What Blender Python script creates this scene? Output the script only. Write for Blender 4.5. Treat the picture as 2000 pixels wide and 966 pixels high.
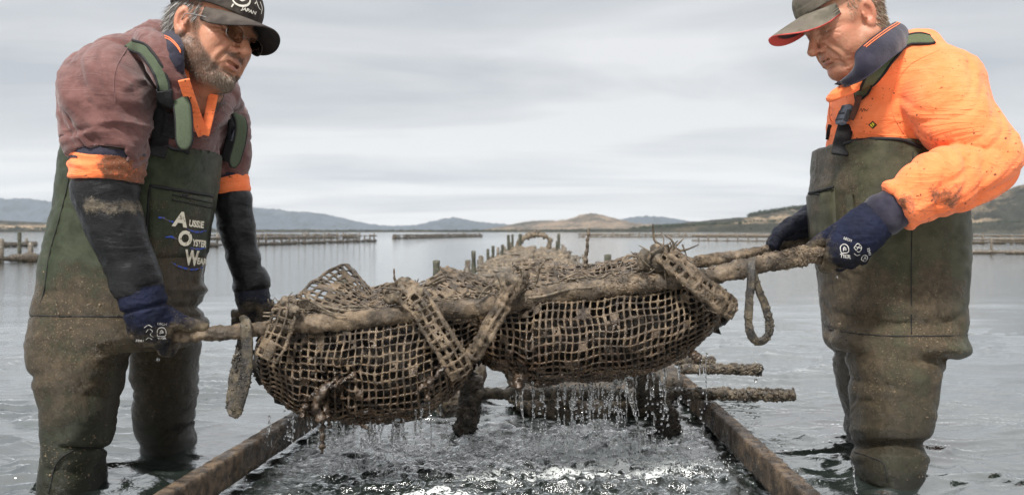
import bpy, math, random
import numpy as np
from mathutils import Vector, Matrix
from mathutils.bvhtree import BVHTree

for _o in list(bpy.data.objects):
    bpy.data.objects.remove(_o)
SC = bpy.context.scene
COL = SC.collection
rng = np.random.default_rng(7)
random.seed(7)
rad = math.radians

# ------------------------------------------------------------------ camera
F = 30.0 / 36.0 * 2000.0        # focal length in photo pixels
HORIZ = 452.0                   # photo row of the horizon
CAMZ = 0.61
cam_d = bpy.data.cameras.new('camera')
cam_d.lens = 30.0
cam_d.sensor_width = 36.0
cam_d.shift_y = -(483.0 - HORIZ) / 2000.0
cam_d.clip_start = 0.05
cam_d.clip_end = 60000.0
cam_d.dof.use_dof = True
cam_d.dof.focus_distance = 2.03
cam_d.dof.aperture_fstop = 6.3
cam = bpy.data.objects.new('camera', cam_d)
cam.location = (0, 0, CAMZ)
cam.rotation_euler = (rad(90), 0, 0)
COL.objects.link(cam)
SC.camera = cam

# ------------------------------------------------------------------ world: Nishita daylight behind an overcast deck
SUN_EL, SUN_AZ = rad(56), rad(200)      # azimuth clockwise from +Y: behind the camera, a little left
world = bpy.data.worlds.new('World')
SC.world = world
world.use_nodes = True
wt = world.node_tree
wt.nodes.clear()
def wn(t, **k):
    n = wt.nodes.new(t)
    for a, b in k.items():
        setattr(n, a, b)
    return n
wl = wt.links.new
sky = wn('ShaderNodeTexSky', sky_type='NISHITA', sun_disc=False, sun_elevation=SUN_EL, sun_rotation=SUN_AZ)
sky_s = wn('ShaderNodeVectorMath', operation='SCALE'); sky_s.inputs["Scale"].default_value = 0.10
wl(sky.outputs[0], sky_s.inputs[0])
tc = wn('ShaderNodeTexCoord')
sep = wn('ShaderNodeSeparateXYZ'); wl(tc.outputs['Generated'], sep.inputs[0])
zz = wn('ShaderNodeMath', operation='MAXIMUM'); wl(sep.outputs['Z'], zz.inputs[0]); zz.inputs[1].default_value = 0.0
za = wn('ShaderNodeMath', operation='ADD'); wl(zz.outputs[0], za.inputs[0]); za.inputs[1].default_value = 0.09
dx = wn('ShaderNodeMath', operation='DIVIDE'); wl(sep.outputs['X'], dx.inputs[0]); wl(za.outputs[0], dx.inputs[1])
dy = wn('ShaderNodeMath', operation='DIVIDE'); wl(sep.outputs['Y'], dy.inputs[0]); wl(za.outputs[0], dy.inputs[1])
cmb = wn('ShaderNodeCombineXYZ'); wl(dx.outputs[0], cmb.inputs[0]); wl(dy.outputs[0], cmb.inputs[1])
mp = wn('ShaderNodeMapping'); mp.inputs['Scale'].default_value = (0.30, 0.62, 1.0); mp.inputs['Location'].default_value = (3.1, 1.0, 0.0)
wl(cmb.outputs[0], mp.inputs[0])
n1 = wn('ShaderNodeTexNoise'); n1.inputs['Scale'].default_value = 1.1; n1.inputs['Detail'].default_value = 5.0; n1.inputs['Roughness'].default_value = 0.52
n1.inputs['Distortion'].default_value = 0.6
wl(mp.outputs[0], n1.inputs['Vector'])
cr = wn('ShaderNodeValToRGB')
cr.color_ramp.elements[0].position = 0.36; cr.color_ramp.elements[0].color = (0.262, 0.274, 0.292, 1)
cr.color_ramp.elements[1].position = 0.59; cr.color_ramp.elements[1].color = (0.425, 0.425, 0.425, 1)
e = cr.color_ramp.elements.new(0.5); e.color = (0.355, 0.361, 0.368, 1)
wl(n1.outputs[0], cr.inputs[0])
# an overcast sky is brighter overhead than at the horizon
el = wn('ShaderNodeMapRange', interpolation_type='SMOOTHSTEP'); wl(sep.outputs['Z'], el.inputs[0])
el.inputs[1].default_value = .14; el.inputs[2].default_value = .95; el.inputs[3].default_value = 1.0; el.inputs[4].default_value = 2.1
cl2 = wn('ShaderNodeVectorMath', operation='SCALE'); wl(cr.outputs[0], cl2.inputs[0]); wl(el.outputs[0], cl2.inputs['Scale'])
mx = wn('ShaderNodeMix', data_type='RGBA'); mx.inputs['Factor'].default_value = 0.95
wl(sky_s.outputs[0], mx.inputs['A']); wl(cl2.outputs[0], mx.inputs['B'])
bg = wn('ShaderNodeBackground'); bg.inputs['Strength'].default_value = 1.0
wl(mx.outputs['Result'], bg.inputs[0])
wo = wn('ShaderNodeOutputWorld'); wl(bg.outputs[0], wo.inputs[0])

sun_d = bpy.data.lights.new('sun', 'SUN')
sun_d.energy = 3.2
sun_d.angle = rad(9)
sun_d.color = (1.0, 0.965, 0.91)
sun = bpy.data.objects.new('sun', sun_d)
_sd = Vector((math.sin(SUN_AZ) * math.cos(SUN_EL), math.cos(SUN_AZ) * math.cos(SUN_EL), math.sin(SUN_EL)))
sun.rotation_euler = _sd.to_track_quat('Z', 'Y').to_euler()
COL.objects.link(sun)
SC.view_settings.view_transform = 'Standard'
SC.view_settings.look = 'None'
SC.view_settings.exposure = 0.88
SC.view_settings.gamma = 1.0
SC.render.engine = 'CYCLES'
SC.cycles.max_bounces = 8
SC.cycles.transparent_max_bounces = 12
SC.cycles.volume_bounces = 1
SC.cycles.use_denoising = True

# ------------------------------------------------------------------ helpers
def P(x, y, D):
    """world point seen at photo pixel (x, y) at depth D"""
    return np.array(((x - 1000.0) * D / F, D, CAMZ - (y - HORIZ) * D / F))
def V3(v): return Vector((float(v[0]), float(v[1]), float(v[2])))

# gradient noise, vectorised
_perm = np.random.default_rng(3).permutation(256)
_perm = np.concatenate([_perm, _perm, _perm]).astype(np.int32)
_g = np.random.default_rng(4).normal(size=(256, 3)); _g /= np.linalg.norm(_g, axis=1)[:, None]
_g = _g.astype(np.float32)
def pn(Q, seed=0):
    Q = np.asarray(Q, np.float32) + np.float32(seed * 17.31)
    i = np.floor(Q).astype(np.int32); f = Q - i; i &= 255
    u = f * f * f * (f * (f * 6 - 15) + 10)
    out = 0
    for a in (0, 1):
        wa = u[:, 0] if a else 1 - u[:, 0]
        for b in (0, 1):
            wb = u[:, 1] if b else 1 - u[:, 1]
            for c in (0, 1):
                wc = u[:, 2] if c else 1 - u[:, 2]
                h = _perm[_perm[_perm[i[:, 0] + a] + i[:, 1] + b] + ((i[:, 2] + c) & 255)]
                g = _g[h]
                out = out + wa * wb * wc * (g[:, 0] * (f[:, 0] - a) + g[:, 1] * (f[:, 1] - b) + g[:, 2] * (f[:, 2] - c))
    return out * 1.6
def fbm(Q, o=4, seed=0):
    Q = np.asarray(Q, np.float32); s = 0; a = 1.0
    for k in range(o):
        s = s + a * pn(Q * 2.03 ** k, seed + k); a *= 0.5
    return s
def sstep(a, b, x):
    t = np.clip((x - a) / (b - a), 0, 1); return t * t * (3 - 2 * t)

def mk(name, V, faces, mat=None, parent=None, smooth=True, attrs=None, link=True):
    V = np.asarray(V, np.float32).reshape(-1, 3)
    if isinstance(faces, np.ndarray): faces = [faces]
    faces = [np.asarray(f, np.int32) for f in faces if len(f)]
    me = bpy.data.meshes.new(name)
    nl = sum(f.size for f in faces); nf = sum(len(f) for f in faces)
    me.vertices.add(len(V)); me.vertices.foreach_set('co', V.ravel())
    me.loops.add(nl); me.polygons.add(nf)
    me.loops.foreach_set('vertex_index', np.concatenate([f.ravel() for f in faces]))
    tot = np.concatenate([np.full(len(f), f.shape[1], np.int32) for f in faces])
    me.polygons.foreach_set('loop_start', np.concatenate([[0], np.cumsum(tot)[:-1]]).astype(np.int32))
    try: me.polygons.foreach_set('loop_total', tot)
    except Exception: pass
    me.update(calc_edges=True)
    if smooth: me.polygons.foreach_set('use_smooth', np.ones(nf, bool))
    if attrs:
        for k, a in attrs.items():
            a = np.asarray(a, np.float32)
            if a.ndim == 1:
                at = me.attributes.new(k, 'FLOAT', 'POINT'); at.data.foreach_set('value', a)
            else:
                at = me.attributes.new(k, 'FLOAT_VECTOR', 'POINT'); at.data.foreach_set('vector', a.ravel())
    if mat: me.materials.append(mat)
    o = bpy.data.objects.new(name, me)
    if link: COL.objects.link(o)
    if parent is not None:
        o.parent = parent; o.matrix_parent_inverse = Matrix.Translation(-parent.location)
    return o
def merge(parts):
    Vs, Fs, n = [], {}, 0
    for V, fl in parts:
        if isinstance(fl, np.ndarray): fl = [fl]
        for f in fl:
            f = np.asarray(f)
            if len(f): Fs.setdefault(f.shape[1], []).append(f + n)
        Vs.append(V); n += len(V)
    return np.concatenate(Vs), [np.concatenate(v) for v in Fs.values()]
def tag(o, label=None, cat=None, group=None, kind=None):
    if label: o['label'] = label
    if cat: o['category'] = cat
    if group: o['group'] = group
    if kind: o['kind'] = kind
    return o
def empty(name, loc, label=None, cat=None, group=None):
    o = bpy.data.objects.new(name, None); o.location = V3(loc); o.empty_display_size = 0.1
    COL.objects.link(o)
    bpy.context.view_layer.update()
    return tag(o, label, cat, group)

def catmull(pts, n):
    pts = np.asarray(pts, float)
    if len(pts) == 2:
        t = np.linspace(0, 1, n)[:, None]; return pts[0] * (1 - t) + pts[1] * t
    Q = np.vstack([2 * pts[0] - pts[1], pts, 2 * pts[-1] - pts[-2]])
    d = np.concatenate([[0], np.cumsum(np.linalg.norm(np.diff(pts[:, :3], axis=0), axis=1) + 1e-9)])
    s = np.linspace(0, d[-1], n); out = np.empty((n, pts.shape[1]))
    i = np.clip(np.searchsorted(d, s, side='right') - 1, 0, len(pts) - 2)
    t = ((s - d[i]) / (d[i + 1] - d[i]))[:, None]
    a, b, c, e = Q[i], Q[i + 1], Q[i + 2], Q[i + 3]
    return 0.5 * (2 * b + (c - a) * t + (2 * a - 5 * b + 4 * c - e) * t * t + (3 * b - a - 3 * c + e) * t ** 3)
def frames(pts, up=None):
    T = np.gradient(pts, axis=0); T /= np.linalg.norm(T, axis=1)[:, None] + 1e-12
    N = np.empty_like(T)
    if up is not None:
        up = np.asarray(up, float)
        n = up[None] - (T @ up)[:, None] * T
        N = n / (np.linalg.norm(n, axis=1)[:, None] + 1e-9)
    else:
        a = np.array([0, 0, 1.0]) if abs(T[0][2]) < .9 else np.array([0, 1.0, 0])
        n = a - (a @ T[0]) * T[0]; n /= np.linalg.norm(n); N[0] = n
        for k in range(1, len(T)):
            n = n - (n @ T[k]) * T[k]; n /= np.linalg.norm(n) + 1e-12; N[k] = n
    return T, N, np.cross(T, N)
def tube(pts, r, ns=8, asp=1.0, up=None, closed=False, cap=True):
    """swept tube; r scalar or per point; asp = ratio of binormal radius"""
    pts = np.asarray(pts, float); n = len(pts)
    r = np.broadcast_to(np.asarray(r, float), (n,)).copy()
    T, N, B = frames(pts, up)
    th = np.linspace(0, 2 * np.pi, ns, endpoint=False)
    V = pts[:, None] + r[:, None, None] * (np.cos(th)[None, :, None] * N[:, None] + asp * np.sin(th)[None, :, None] * B[:, None])
    V = V.reshape(-1, 3)
    i = np.arange(n - 1)[:, None] * ns; j = np.arange(ns)[None]; j2 = (j + 1) % ns
    Fq = np.stack([i + j, i + j2, i + ns + j2, i + ns + j], -1).reshape(-1, 4)
    fl = [Fq]
    if cap:
        k = len(V); V = np.vstack([V, pts[0] - T[0] * r[0] * .3, pts[-1] + T[-1] * r[-1] * .3])
        jj = np.arange(ns); j3 = (jj + 1) % ns
        fl.append(np.vstack([np.stack([j3, jj, np.full(ns, k)], -1), np.stack([(n - 1) * ns + jj, (n - 1) * ns + j3, np.full(ns, k + 1)], -1)]))
    return V, fl
def vnormals(V, fl):
    if isinstance(fl, np.ndarray): fl = [fl]
    N = np.zeros_like(V, dtype=float)
    for f in fl:
        if f.shape[1] == 4: n = np.cross(V[f[:, 2]] - V[f[:, 0]], V[f[:, 3]] - V[f[:, 1]])
        else: n = np.cross(V[f[:, 1]] - V[f[:, 0]], V[f[:, 2]] - V[f[:, 0]])
        for k in range(f.shape[1]):
            for c in range(3): N[:, c] += np.bincount(f[:, k], n[:, c], len(V))
    return N / (np.linalg.norm(N, axis=1)[:, None] + 1e-12)
def box(c, s, R=None, bev=0.12):
    """bevelled box: centre c, full sizes s"""
    s = np.asarray(s, float) / 2; b = min(s) * bev * 2
    V = []
    for z in (-1, 1):
        for y in (-1, 1):
            for x in (-1, 1):
                V += [(x * s[0], y * (s[1] - b), z * (s[2] - b)), (x * (s[0] - b), y * s[1], z * (s[2] - b)), (x * (s[0] - b), y * (s[1] - b), z * s[2])]
    V = np.array(V)
    if R is not None: V = V @ np.asarray(R).T
    V = V + np.asarray(c)
    I = lambda x, y, z, a: ((z * 2 + y) * 2 + x) * 3 + a
    q = []; t = []
    for a in (0, 1):
        q.append([I(a, 0, 0, 0), I(a, 1, 0, 0), I(a, 1, 1, 0), I(a, 0, 1, 0)][::1 if a else -1])
        q.append([I(0, a, 0, 1), I(0, a, 1, 1), I(1, a, 1, 1), I(1, a, 0, 1)][::1 if a else -1])
        q.append([I(0, 0, a, 2), I(1, 0, a, 2), I(1, 1, a, 2), I(0, 1, a, 2)][::1 if a else -1])
    for a in (0, 1):
        for b_ in (0, 1):
            q.append([I(a, b_, 0, 0), I(a, b_, 1, 0), I(a, b_, 1, 1), I(a, b_, 0, 1)])
            q.append([I(a, 0, b_, 0), I(a, 1, b_, 0), I(a, 1, b_, 2), I(a, 0, b_, 2)])
            q.append([I(0, a, b_, 1), I(1, a, b_, 1), I(1, a, b_, 2), I(0, a, b_, 2)])
    for x in (0, 1):
        for y in (0, 1):
            for z in (0, 1): t.append([I(x, y, z, 0), I(x, y, z, 1), I(x, y, z, 2)])
    return V, [np.array(q), np.array(t)]
def basis(z, hint=(0, 0, 1)):
    z = np.asarray(z, float); z = z / np.linalg.norm(z)
    x = np.cross(hint, z); x /= np.linalg.norm(x); return np.stack([x, np.cross(z, x), z], 1)

# signed distance fields -> mesh by surface nets
class Field:
    def __init__(s, lo, hi, h):
        s.h = h; s.lo = np.asarray(lo, float)
        n = np.ceil((np.asarray(hi) - s.lo) / h).astype(int) + 1
        s.ax = [(s.lo[k] + h * np.arange(n[k])).astype(np.float32) for k in range(3)]
        s.d = np.full(n, 1.0, np.float32)
    def _win(s, lo, hi):
        sl = []
        for k in range(3):
            a = int(np.clip(math.floor((lo[k] - s.lo[k]) / s.h), 0, len(s.ax[k])))
            b = int(np.clip(math.ceil((hi[k] - s.lo[k]) / s.h) + 1, 0, len(s.ax[k])))
            sl.append(slice(a, b))
        X = s.ax[0][sl[0]][:, None, None]; Y = s.ax[1][sl[1]][None, :, None]; Z = s.ax[2][sl[2]][None, None, :]
        return tuple(sl), X, Y, Z
    def _comb(s, sl, q, k, mode):
        d = s.d[sl]
        if d.size == 0: return
        q = q.astype(np.float32)
        if mode == 'add':
            if k > 0:
                h = np.maximum(k - np.abs(d - q), 0) / k; s.d[sl] = np.minimum(d, q) - h * h * k * .25
            else: s.d[sl] = np.minimum(d, q)
        else:
            q = -q
            if k > 0:
                h = np.maximum(k - np.abs(d - q), 0) / k; s.d[sl] = np.maximum(d, q) + h * h * k * .25
            else: s.d[sl] = np.maximum(d, q)
    def ell(s, c, r, k=0.0, R=None, mode='add'):
        c = np.asarray(c, float); r = np.asarray(r, float) * np.ones(3)
        m = r.max() + k + 3 * s.h
        sl, X, Y, Z = s._win(c - m, c + m)
        x, y, z = X - c[0], Y - c[1], Z - c[2]
        if R is not None:
            R = np.asarray(R); x, y, z = (R[0, i] * x + R[1, i] * y + R[2, i] * z for i in range(3))
        k0 = np.sqrt((x / r[0]) ** 2 + (y / r[1]) ** 2 + (z / r[2]) ** 2)
        k1 = np.sqrt((x / r[0] ** 2) ** 2 + (y / r[1] ** 2) ** 2 + (z / r[2] ** 2) ** 2) + 1e-9
        s._comb(sl, k0 * (k0 - 1) / k1, k, mode)
    def cone(s, a, b, ra, rb, k=0.0, mode='add', sq=None):
        """round cone; sq=(axis, f): flatten along a unit axis by factor f"""
        a = np.asarray(a, float); b = np.asarray(b, float)
        m = max(ra, rb) + k + 3 * s.h
        sl, X, Y, Z = s._win(np.minimum(a, b) - m, np.maximum(a, b) + m)
        ba = b - a; L = ba @ ba + 1e-12
        x, y, z = X - a[0], Y - a[1], Z - a[2]
        t = np.clip((x * ba[0] + y * ba[1] + z * ba[2]) / L, 0, 1)
        x, y, z = x - t * ba[0], y - t * ba[1], z - t * ba[2]
        if sq is not None:
            u, f = np.asarray(sq[0], float), sq[1]; u = u / np.linalg.norm(u)
            q = (x * u[0] + y * u[1] + z * u[2]); g = (1 / f ** 2 - 1)
            d = np.sqrt(np.maximum(x * x + y * y + z * z + g * q * q, 0))
        else: d = np.sqrt(x * x + y * y + z * z)
        s._comb(sl, d - (ra + (rb - ra) * t), k, mode)
    def chain(s, pts, rs, k=0.0, mode='add', sq=None, n=None):
        pts = np.asarray(pts, float); rs = np.asarray(rs, float) * np.ones(len(pts))
        if n:
            q = catmull(np.column_stack([pts, rs]), n); pts, rs = q[:, :3], q[:, 3]
        tmp = None
        for i in range(len(pts) - 1): s.cone(pts[i], pts[i + 1], rs[i], rs[i + 1], k if i == 0 else max(k * .3, .004), mode, sq)
    def loft(s, rows, k=0.0, p=2.3, mode='add'):
        """rows of (cx, cy, z, rx, ry), any order in z"""
        rows = np.array(sorted(rows, key=lambda q: q[2]), float)
        m = k + 3 * s.h
        lo = (rows[:, :3] - np.column_stack([rows[:, 3:5], np.zeros(len(rows))])).min(0) - m
        hi = (rows[:, :3] + np.column_stack([rows[:, 3:5], np.zeros(len(rows))])).max(0) + m
        sl, X, Y, Z = s._win(lo, hi)
        zz = Z.ravel(); zc = np.clip(zz, rows[0, 2], rows[-1, 2])
        i = np.clip(np.searchsorted(rows[:, 2], zc, side='right') - 1, 0, len(rows) - 2)
        t = (zc - rows[i, 2]) / (rows[i + 1, 2] - rows[i, 2])
        Q = np.vstack([rows[0], rows, rows[-1]])[:, [0, 1, 3, 4]]
        a, b, c, e = Q[i], Q[i + 1], Q[i + 2], Q[i + 3]; t = t[:, None]
        v = 0.5 * (2 * b + (c - a) * t + (2 * a - 5 * b + 4 * c - e) * t * t + (3 * b - a - 3 * c + e) * t ** 3)
        cx, cy, rx, ry = (v[:, j][None, None, :] for j in range(4))
        q = (np.abs((X - cx) / rx) ** p + np.abs((Y - cy) / ry) ** p + 1e-9) ** (1 / p)
        d = (q - 1) * np.minimum(rx, ry)
        oz = np.maximum(np.maximum(zz - rows[-1, 2], rows[0, 2] - zz), -9)[None, None, :]
        d = np.where(oz > 0, np.sqrt(np.maximum(d, 0) ** 2 + oz ** 2), np.maximum(d, oz))
        s._comb(sl, d, k, mode)
    def cut(s, fn):
        """keep where fn(X,Y,Z) < 0"""
        sl, X, Y, Z = s._win(s.lo, s.lo + s.h * np.array(s.d.shape))
        s.d = np.maximum(s.d, fn(X, Y, Z).astype(np.float32))
    def mesh(s, smooth=1):
        d = s.d; d[0] = d[-1] = 1; d[:, 0] = d[:, -1] = 1; d[:, :, 0] = d[:, :, -1] = 1
        I = d < 0
        c = np.zeros(np.array(d.shape) - 1, np.int8)
        for a in (0, 1):
            for b in (0, 1):
                for e in (0, 1): c += I[a:a + c.shape[0], b:b + c.shape[1], e:e + c.shape[2]]
        act = (c > 0) & (c < 8)
        ids = np.argwhere(act); n = len(ids)
        idx = np.full(c.shape, -1, np.int32); idx[act] = np.arange(n)
        acc = np.zeros((n, 3)); cnt = np.zeros(n)
        cor = {}
        for a in (0, 1):
            for b in (0, 1):
                for e in (0, 1): cor[a, b, e] = d[ids[:, 0] + a, ids[:, 1] + b, ids[:, 2] + e].astype(float)
        for ax in range(3):
            for u in (0, 1):
                for v in (0, 1):
                    p0 = [0, 0, 0]; o = [q for q in range(3) if q != ax]; p0[o[0]] = u; p0[o[1]] = v
                    p1 = list(p0); p1[ax] = 1
                    A, B = cor[tuple(p0)], cor[tuple(p1)]
                    m = (A < 0) != (B < 0)
                    t = np.where(m, A / np.where(m, A - B, 1), 0)
                    pos = np.tile(np.array(p0, float), (n, 1)); pos[:, ax] = t
                    acc[m] += pos[m]; cnt[m] += 1
        V = s.lo + s.h * (ids + acc / cnt[:, None])
        Fs = []
        for ax in range(3):
            o = [(ax + 1) % 3, (ax + 2) % 3]
            s0 = [slice(1, -1)] * 3; s1 = [slice(1, -1)] * 3
            s0[ax] = slice(0, -1); s1[ax] = slice(1, None)
            A, B = I[tuple(s0)], I[tuple(s1)]
            off = np.array([1, 1, 1]); off[ax] = 0
            for fl, m in ((0, A & ~B), (1, ~A & B)):
                g = np.argwhere(m) + off
                if not len(g): continue
                q = []
                for (u, v) in ((0, 0), (1, 0), (1, 1), (0, 1)):
                    gg = g.copy(); gg[:, o[0]] -= u; gg[:, o[1]] -= v
                    q.append(idx[gg[:, 0], gg[:, 1], gg[:, 2]])
                q = np.stack(q, 1)
                Fs.append(q if fl == 0 else q[:, ::-1])
        Fq = np.concatenate(Fs)
        Fq = Fq[(Fq >= 0).all(1)]
        for _ in range(smooth):
            S = np.zeros_like(V); w = np.zeros(n)
            for a, b in ((0, 1), (1, 2), (2, 3), (3, 0)):
                for c_ in range(3): S[:, c_] += np.bincount(Fq[:, a], V[Fq[:, b], c_], n) + np.bincount(Fq[:, b], V[Fq[:, a], c_], n)
                w += np.bincount(Fq[:, a], minlength=n) + np.bincount(Fq[:, b], minlength=n)
            V = V * .4 + .6 * S / np.maximum(w, 1)[:, None]
        return V, Fq

class Surf:
    """ray lookup on built garment surfaces"""
    def __init__(s, VF):
        V, fl = merge(VF)
        s.V = V
        s.b = BVHTree.FromPolygons([tuple(v) for v in V.tolist()], [tuple(f) for fs in fl for f in fs.tolist()])
    def hit(s, x, y, D=2.2):
        o = Vector((0, 0, CAMZ)); p = V3(P(x, y, D)); h = s.b.ray_cast(o, (p - o).normalized())
        if h[0] is None:
            h = s.b.find_nearest(p)
        nrm = h[1]
        if nrm.dot(h[0] - o) > 0: nrm = -nrm
        return np.array(h[0]), np.array(nrm)
def surf_line(S, pix, off=0.0, n=24, D=2.2):
    q = catmull(np.array([(x, y, 0.0) for x, y in pix]), n)
    pts, nr = [], []
    for x, y, _ in q:
        p, m = S.hit(x, y, D); pts.append(p + m * off); nr.append(m)
    pts = np.array(pts); nr = np.array(nr)
    if n > 5:   # smooth depth jumps
        for _ in range(2):
            pts[1:-1] = (pts[:-2] + 2 * pts[1:-1] + pts[2:]) / 4; nr[1:-1] = (nr[:-2] + nr[1:-1] + nr[2:])
        nr /= np.linalg.norm(nr, axis=1)[:, None]
    return pts, nr
def ribbon(pts, nr, w, t, edge=0.0):
    """flat strap with rounded section along pts; nr = outward normals"""
    n = len(pts); w = np.broadcast_to(w, (n,))
    T = np.gradient(pts, axis=0); T /= np.linalg.norm(T, axis=1)[:, None] + 1e-12
    N = nr - (nr * T).sum(1)[:, None] * T; N /= np.linalg.norm(N, axis=1)[:, None] + 1e-12
    B = np.cross(T, N)
    prof = np.array([(-.5, 0), (-.47, .5), (-.3, .62), (0, .66), (.3, .62), (.47, .5), (.5, 0), (.47, -.4), (0, -.5), (-.47, -.4)])
    V = pts[:, None] + B[:, None] * (prof[None, :, 0:1] * w[:, None, None]) + N[:, None] * (prof[None, :, 1:2] * t)
    ns = len(prof); V = V.reshape(-1, 3)
    i = np.arange(n - 1)[:, None] * ns; j = np.arange(ns)[None]; j2 = (j + 1) % ns
    Fq = np.stack([i + j, i + ns + j, i + ns + j2, i + j2], -1).reshape(-1, 4)
    ends = np.array([list(range(ns)), list(range((n - 1) * ns, n * ns))[::-1]])
    return V, [Fq, ends]

# ------------------------------------------------------------------ materials
class M:
    def __init__(s, name, rough=0.7, spec=0.5, base=(.5, .5, .5)):
        s.m = bpy.data.materials.new(name); s.m.use_nodes = True; s.t = s.m.node_tree; s.t.nodes.clear()
        s.b = s.t.nodes.new('ShaderNodeBsdfPrincipled'); s.o = s.t.nodes.new('ShaderNodeOutputMaterial')
        s.t.links.new(s.b.outputs[0], s.o.inputs[0])
        s.b.inputs['Roughness'].default_value = rough; s.b.inputs['Specular IOR Level'].default_value = spec
        s.b.inputs['Base Color'].default_value = (*base, 1)
        s.tc = s.t.nodes.new('ShaderNodeTexCoord')
    def n(s, t, **k):
        n = s.t.nodes.new(t)
        for a, b in k.items(): setattr(n, a, b)
        return n
    def l(s, a, b): s.t.links.new(a, b)
    def setin(s, n, k, v):
        if isinstance(v, bpy.types.NodeSocket): s.l(v, n.inputs[k])
        else:
            if isinstance(v, tuple) and len(v) == 3 and n.inputs[k].type == 'RGBA': v = (*v, 1)
            n.inputs[k].default_value = v
    def noise(s, scale, detail=4, rough=.55, vec=None, stretch=None, dist=0.0):
        n = s.n('ShaderNodeTexNoise'); n.inputs['Scale'].default_value = scale; n.inputs['Detail'].default_value = detail
        n.inputs['Roughness'].default_value = rough; n.inputs['Distortion'].default_value = dist
        v = vec or s.tc.outputs['Object']
        if stretch:
            m = s.n('ShaderNodeMapping'); m.inputs['Scale'].default_value = stretch; s.l(v, m.inputs[0]); v = m.outputs[0]
        s.l(v, n.inputs['Vector']); return n.outputs[0]
    def voro(s, scale, feature='F1', rnd=1.0):
        n = s.n('ShaderNodeTexVoronoi', feature=feature); n.inputs['Scale'].default_value = scale
        s.l(s.tc.outputs['Object'], n.inputs['Vector']); return n.outputs[0]
    def ramp(s, f, a, b):
        n = s.n('ShaderNodeMapRange', interpolation_type='SMOOTHSTEP'); s.l(f, n.inputs[0])
        n.inputs[1].default_value = a; n.inputs[2].default_value = b; return n.outputs[0]
    def math(s, op, a, b=0.0, clamp=False):
        n = s.n('ShaderNodeMath', operation=op, use_clamp=clamp); s.setin(n, 0, a); s.setin(n, 1, b); return n.outputs[0]
    def mix(s, f, a, b):
        n = s.n('ShaderNodeMix', data_type='RGBA'); s.setin(n, 'Factor', f)
        for k, v in ((6, a), (7, b)):
            if isinstance(v, tuple): n.inputs[k].default_value = (*v, 1)
            else: s.l(v, n.inputs[k])
        return n.outputs[2]
    def mixf(s, f, a, b):
        n = s.n('ShaderNodeMix', data_type='FLOAT'); s.setin(n, 0, f); s.setin(n, 2, a); s.setin(n, 3, b); return n.outputs[0]
    def attr(s, name):
        n = s.n('ShaderNodeAttribute'); n.attribute_name = name; return n.outputs['Fac']
    def col(s, c): s.setin(s.b, 'Base Color', c)
    def rough(s, v): s.setin(s.b, 'Roughness', v)
    def bump(s, hgt, dist=.002, strength=1.0, nrm=None):
        n = s.n('ShaderNodeBump'); n.inputs['Distance'].default_value = dist; n.inputs['Strength'].default_value = strength
        s.l(hgt, n.inputs['Height'])
        if nrm is not None: s.l(nrm, n.inputs['Normal'])
        s.l(n.outputs[0], s.b.inputs['Normal']); return n.outputs[0]
def simple(name, base, rough=.6, spec=.4, var=.25, scale=60, bump=0.0):
    m = M(name, rough, spec, base)
    d = tuple(c * (1 - var) for c in base); u = tuple(min(1, c * (1 + var)) for c in base)
    m.col(m.mix(m.ramp(m.noise(scale), .3, .7), d, u))
    if bump: m.bump(m.noise(scale * 2), bump)
    return m.m

# materials shared by several things
def mud_material(name, dark, light, wet=.45, s=1.0):
    m = M(name, .6, .5)
    a = m.ramp(m.noise(35 * s, 6, .6), .35, .68); b = m.noise(240 * s, 3, .6)
    c = m.mix(a, dark, light); c = m.mix(m.math('MULTIPLY', m.ramp(m.noise(9 * s, 4, .6), .50, .66), .7), c, tuple(x * .55 for x in dark))
    c = m.mix(m.math('MULTIPLY', m.ramp(b, .52, .75), .5), c, tuple(x * .45 for x in dark))
    c = m.mix(m.math('MULTIPLY', m.ramp(m.noise(520 * s, 2), .66, .74), .7), c, (.42, .36, .27))
    w_ = m.attr('wet')
    c = m.mix(m.math('MULTIPLY', w_, .62), c, m.mix(m.ramp(m.noise(40, 3), .4, .7), (.018, .010, .005), (.070, .036, .018)))
    m.col(c); m.rough(m.mixf(m.math('MULTIPLY', w_, .7), m.mixf(m.ramp(m.noise(18 * s, 3), .42, .62), wet - .18, wet + .30), .22))
    n = m.bump(m.noise(130 * s, 5, .65), .004 / s)
    m.bump(m.noise(620 * s, 2, .6), .0012 / s, nrm=n)
    return m.m
MUD = mud_material('wet_mud', (.065, .045, .026), (.25, .18, .11))
MUD_NET = mud_material('muddy_net', (.030, .020, .012), (.185, .132, .082), .36, 1.3)
MUD_DARK = mud_material('dark_wet_mud', (.028, .022, .016), (.10, .078, .055), .4)
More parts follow.
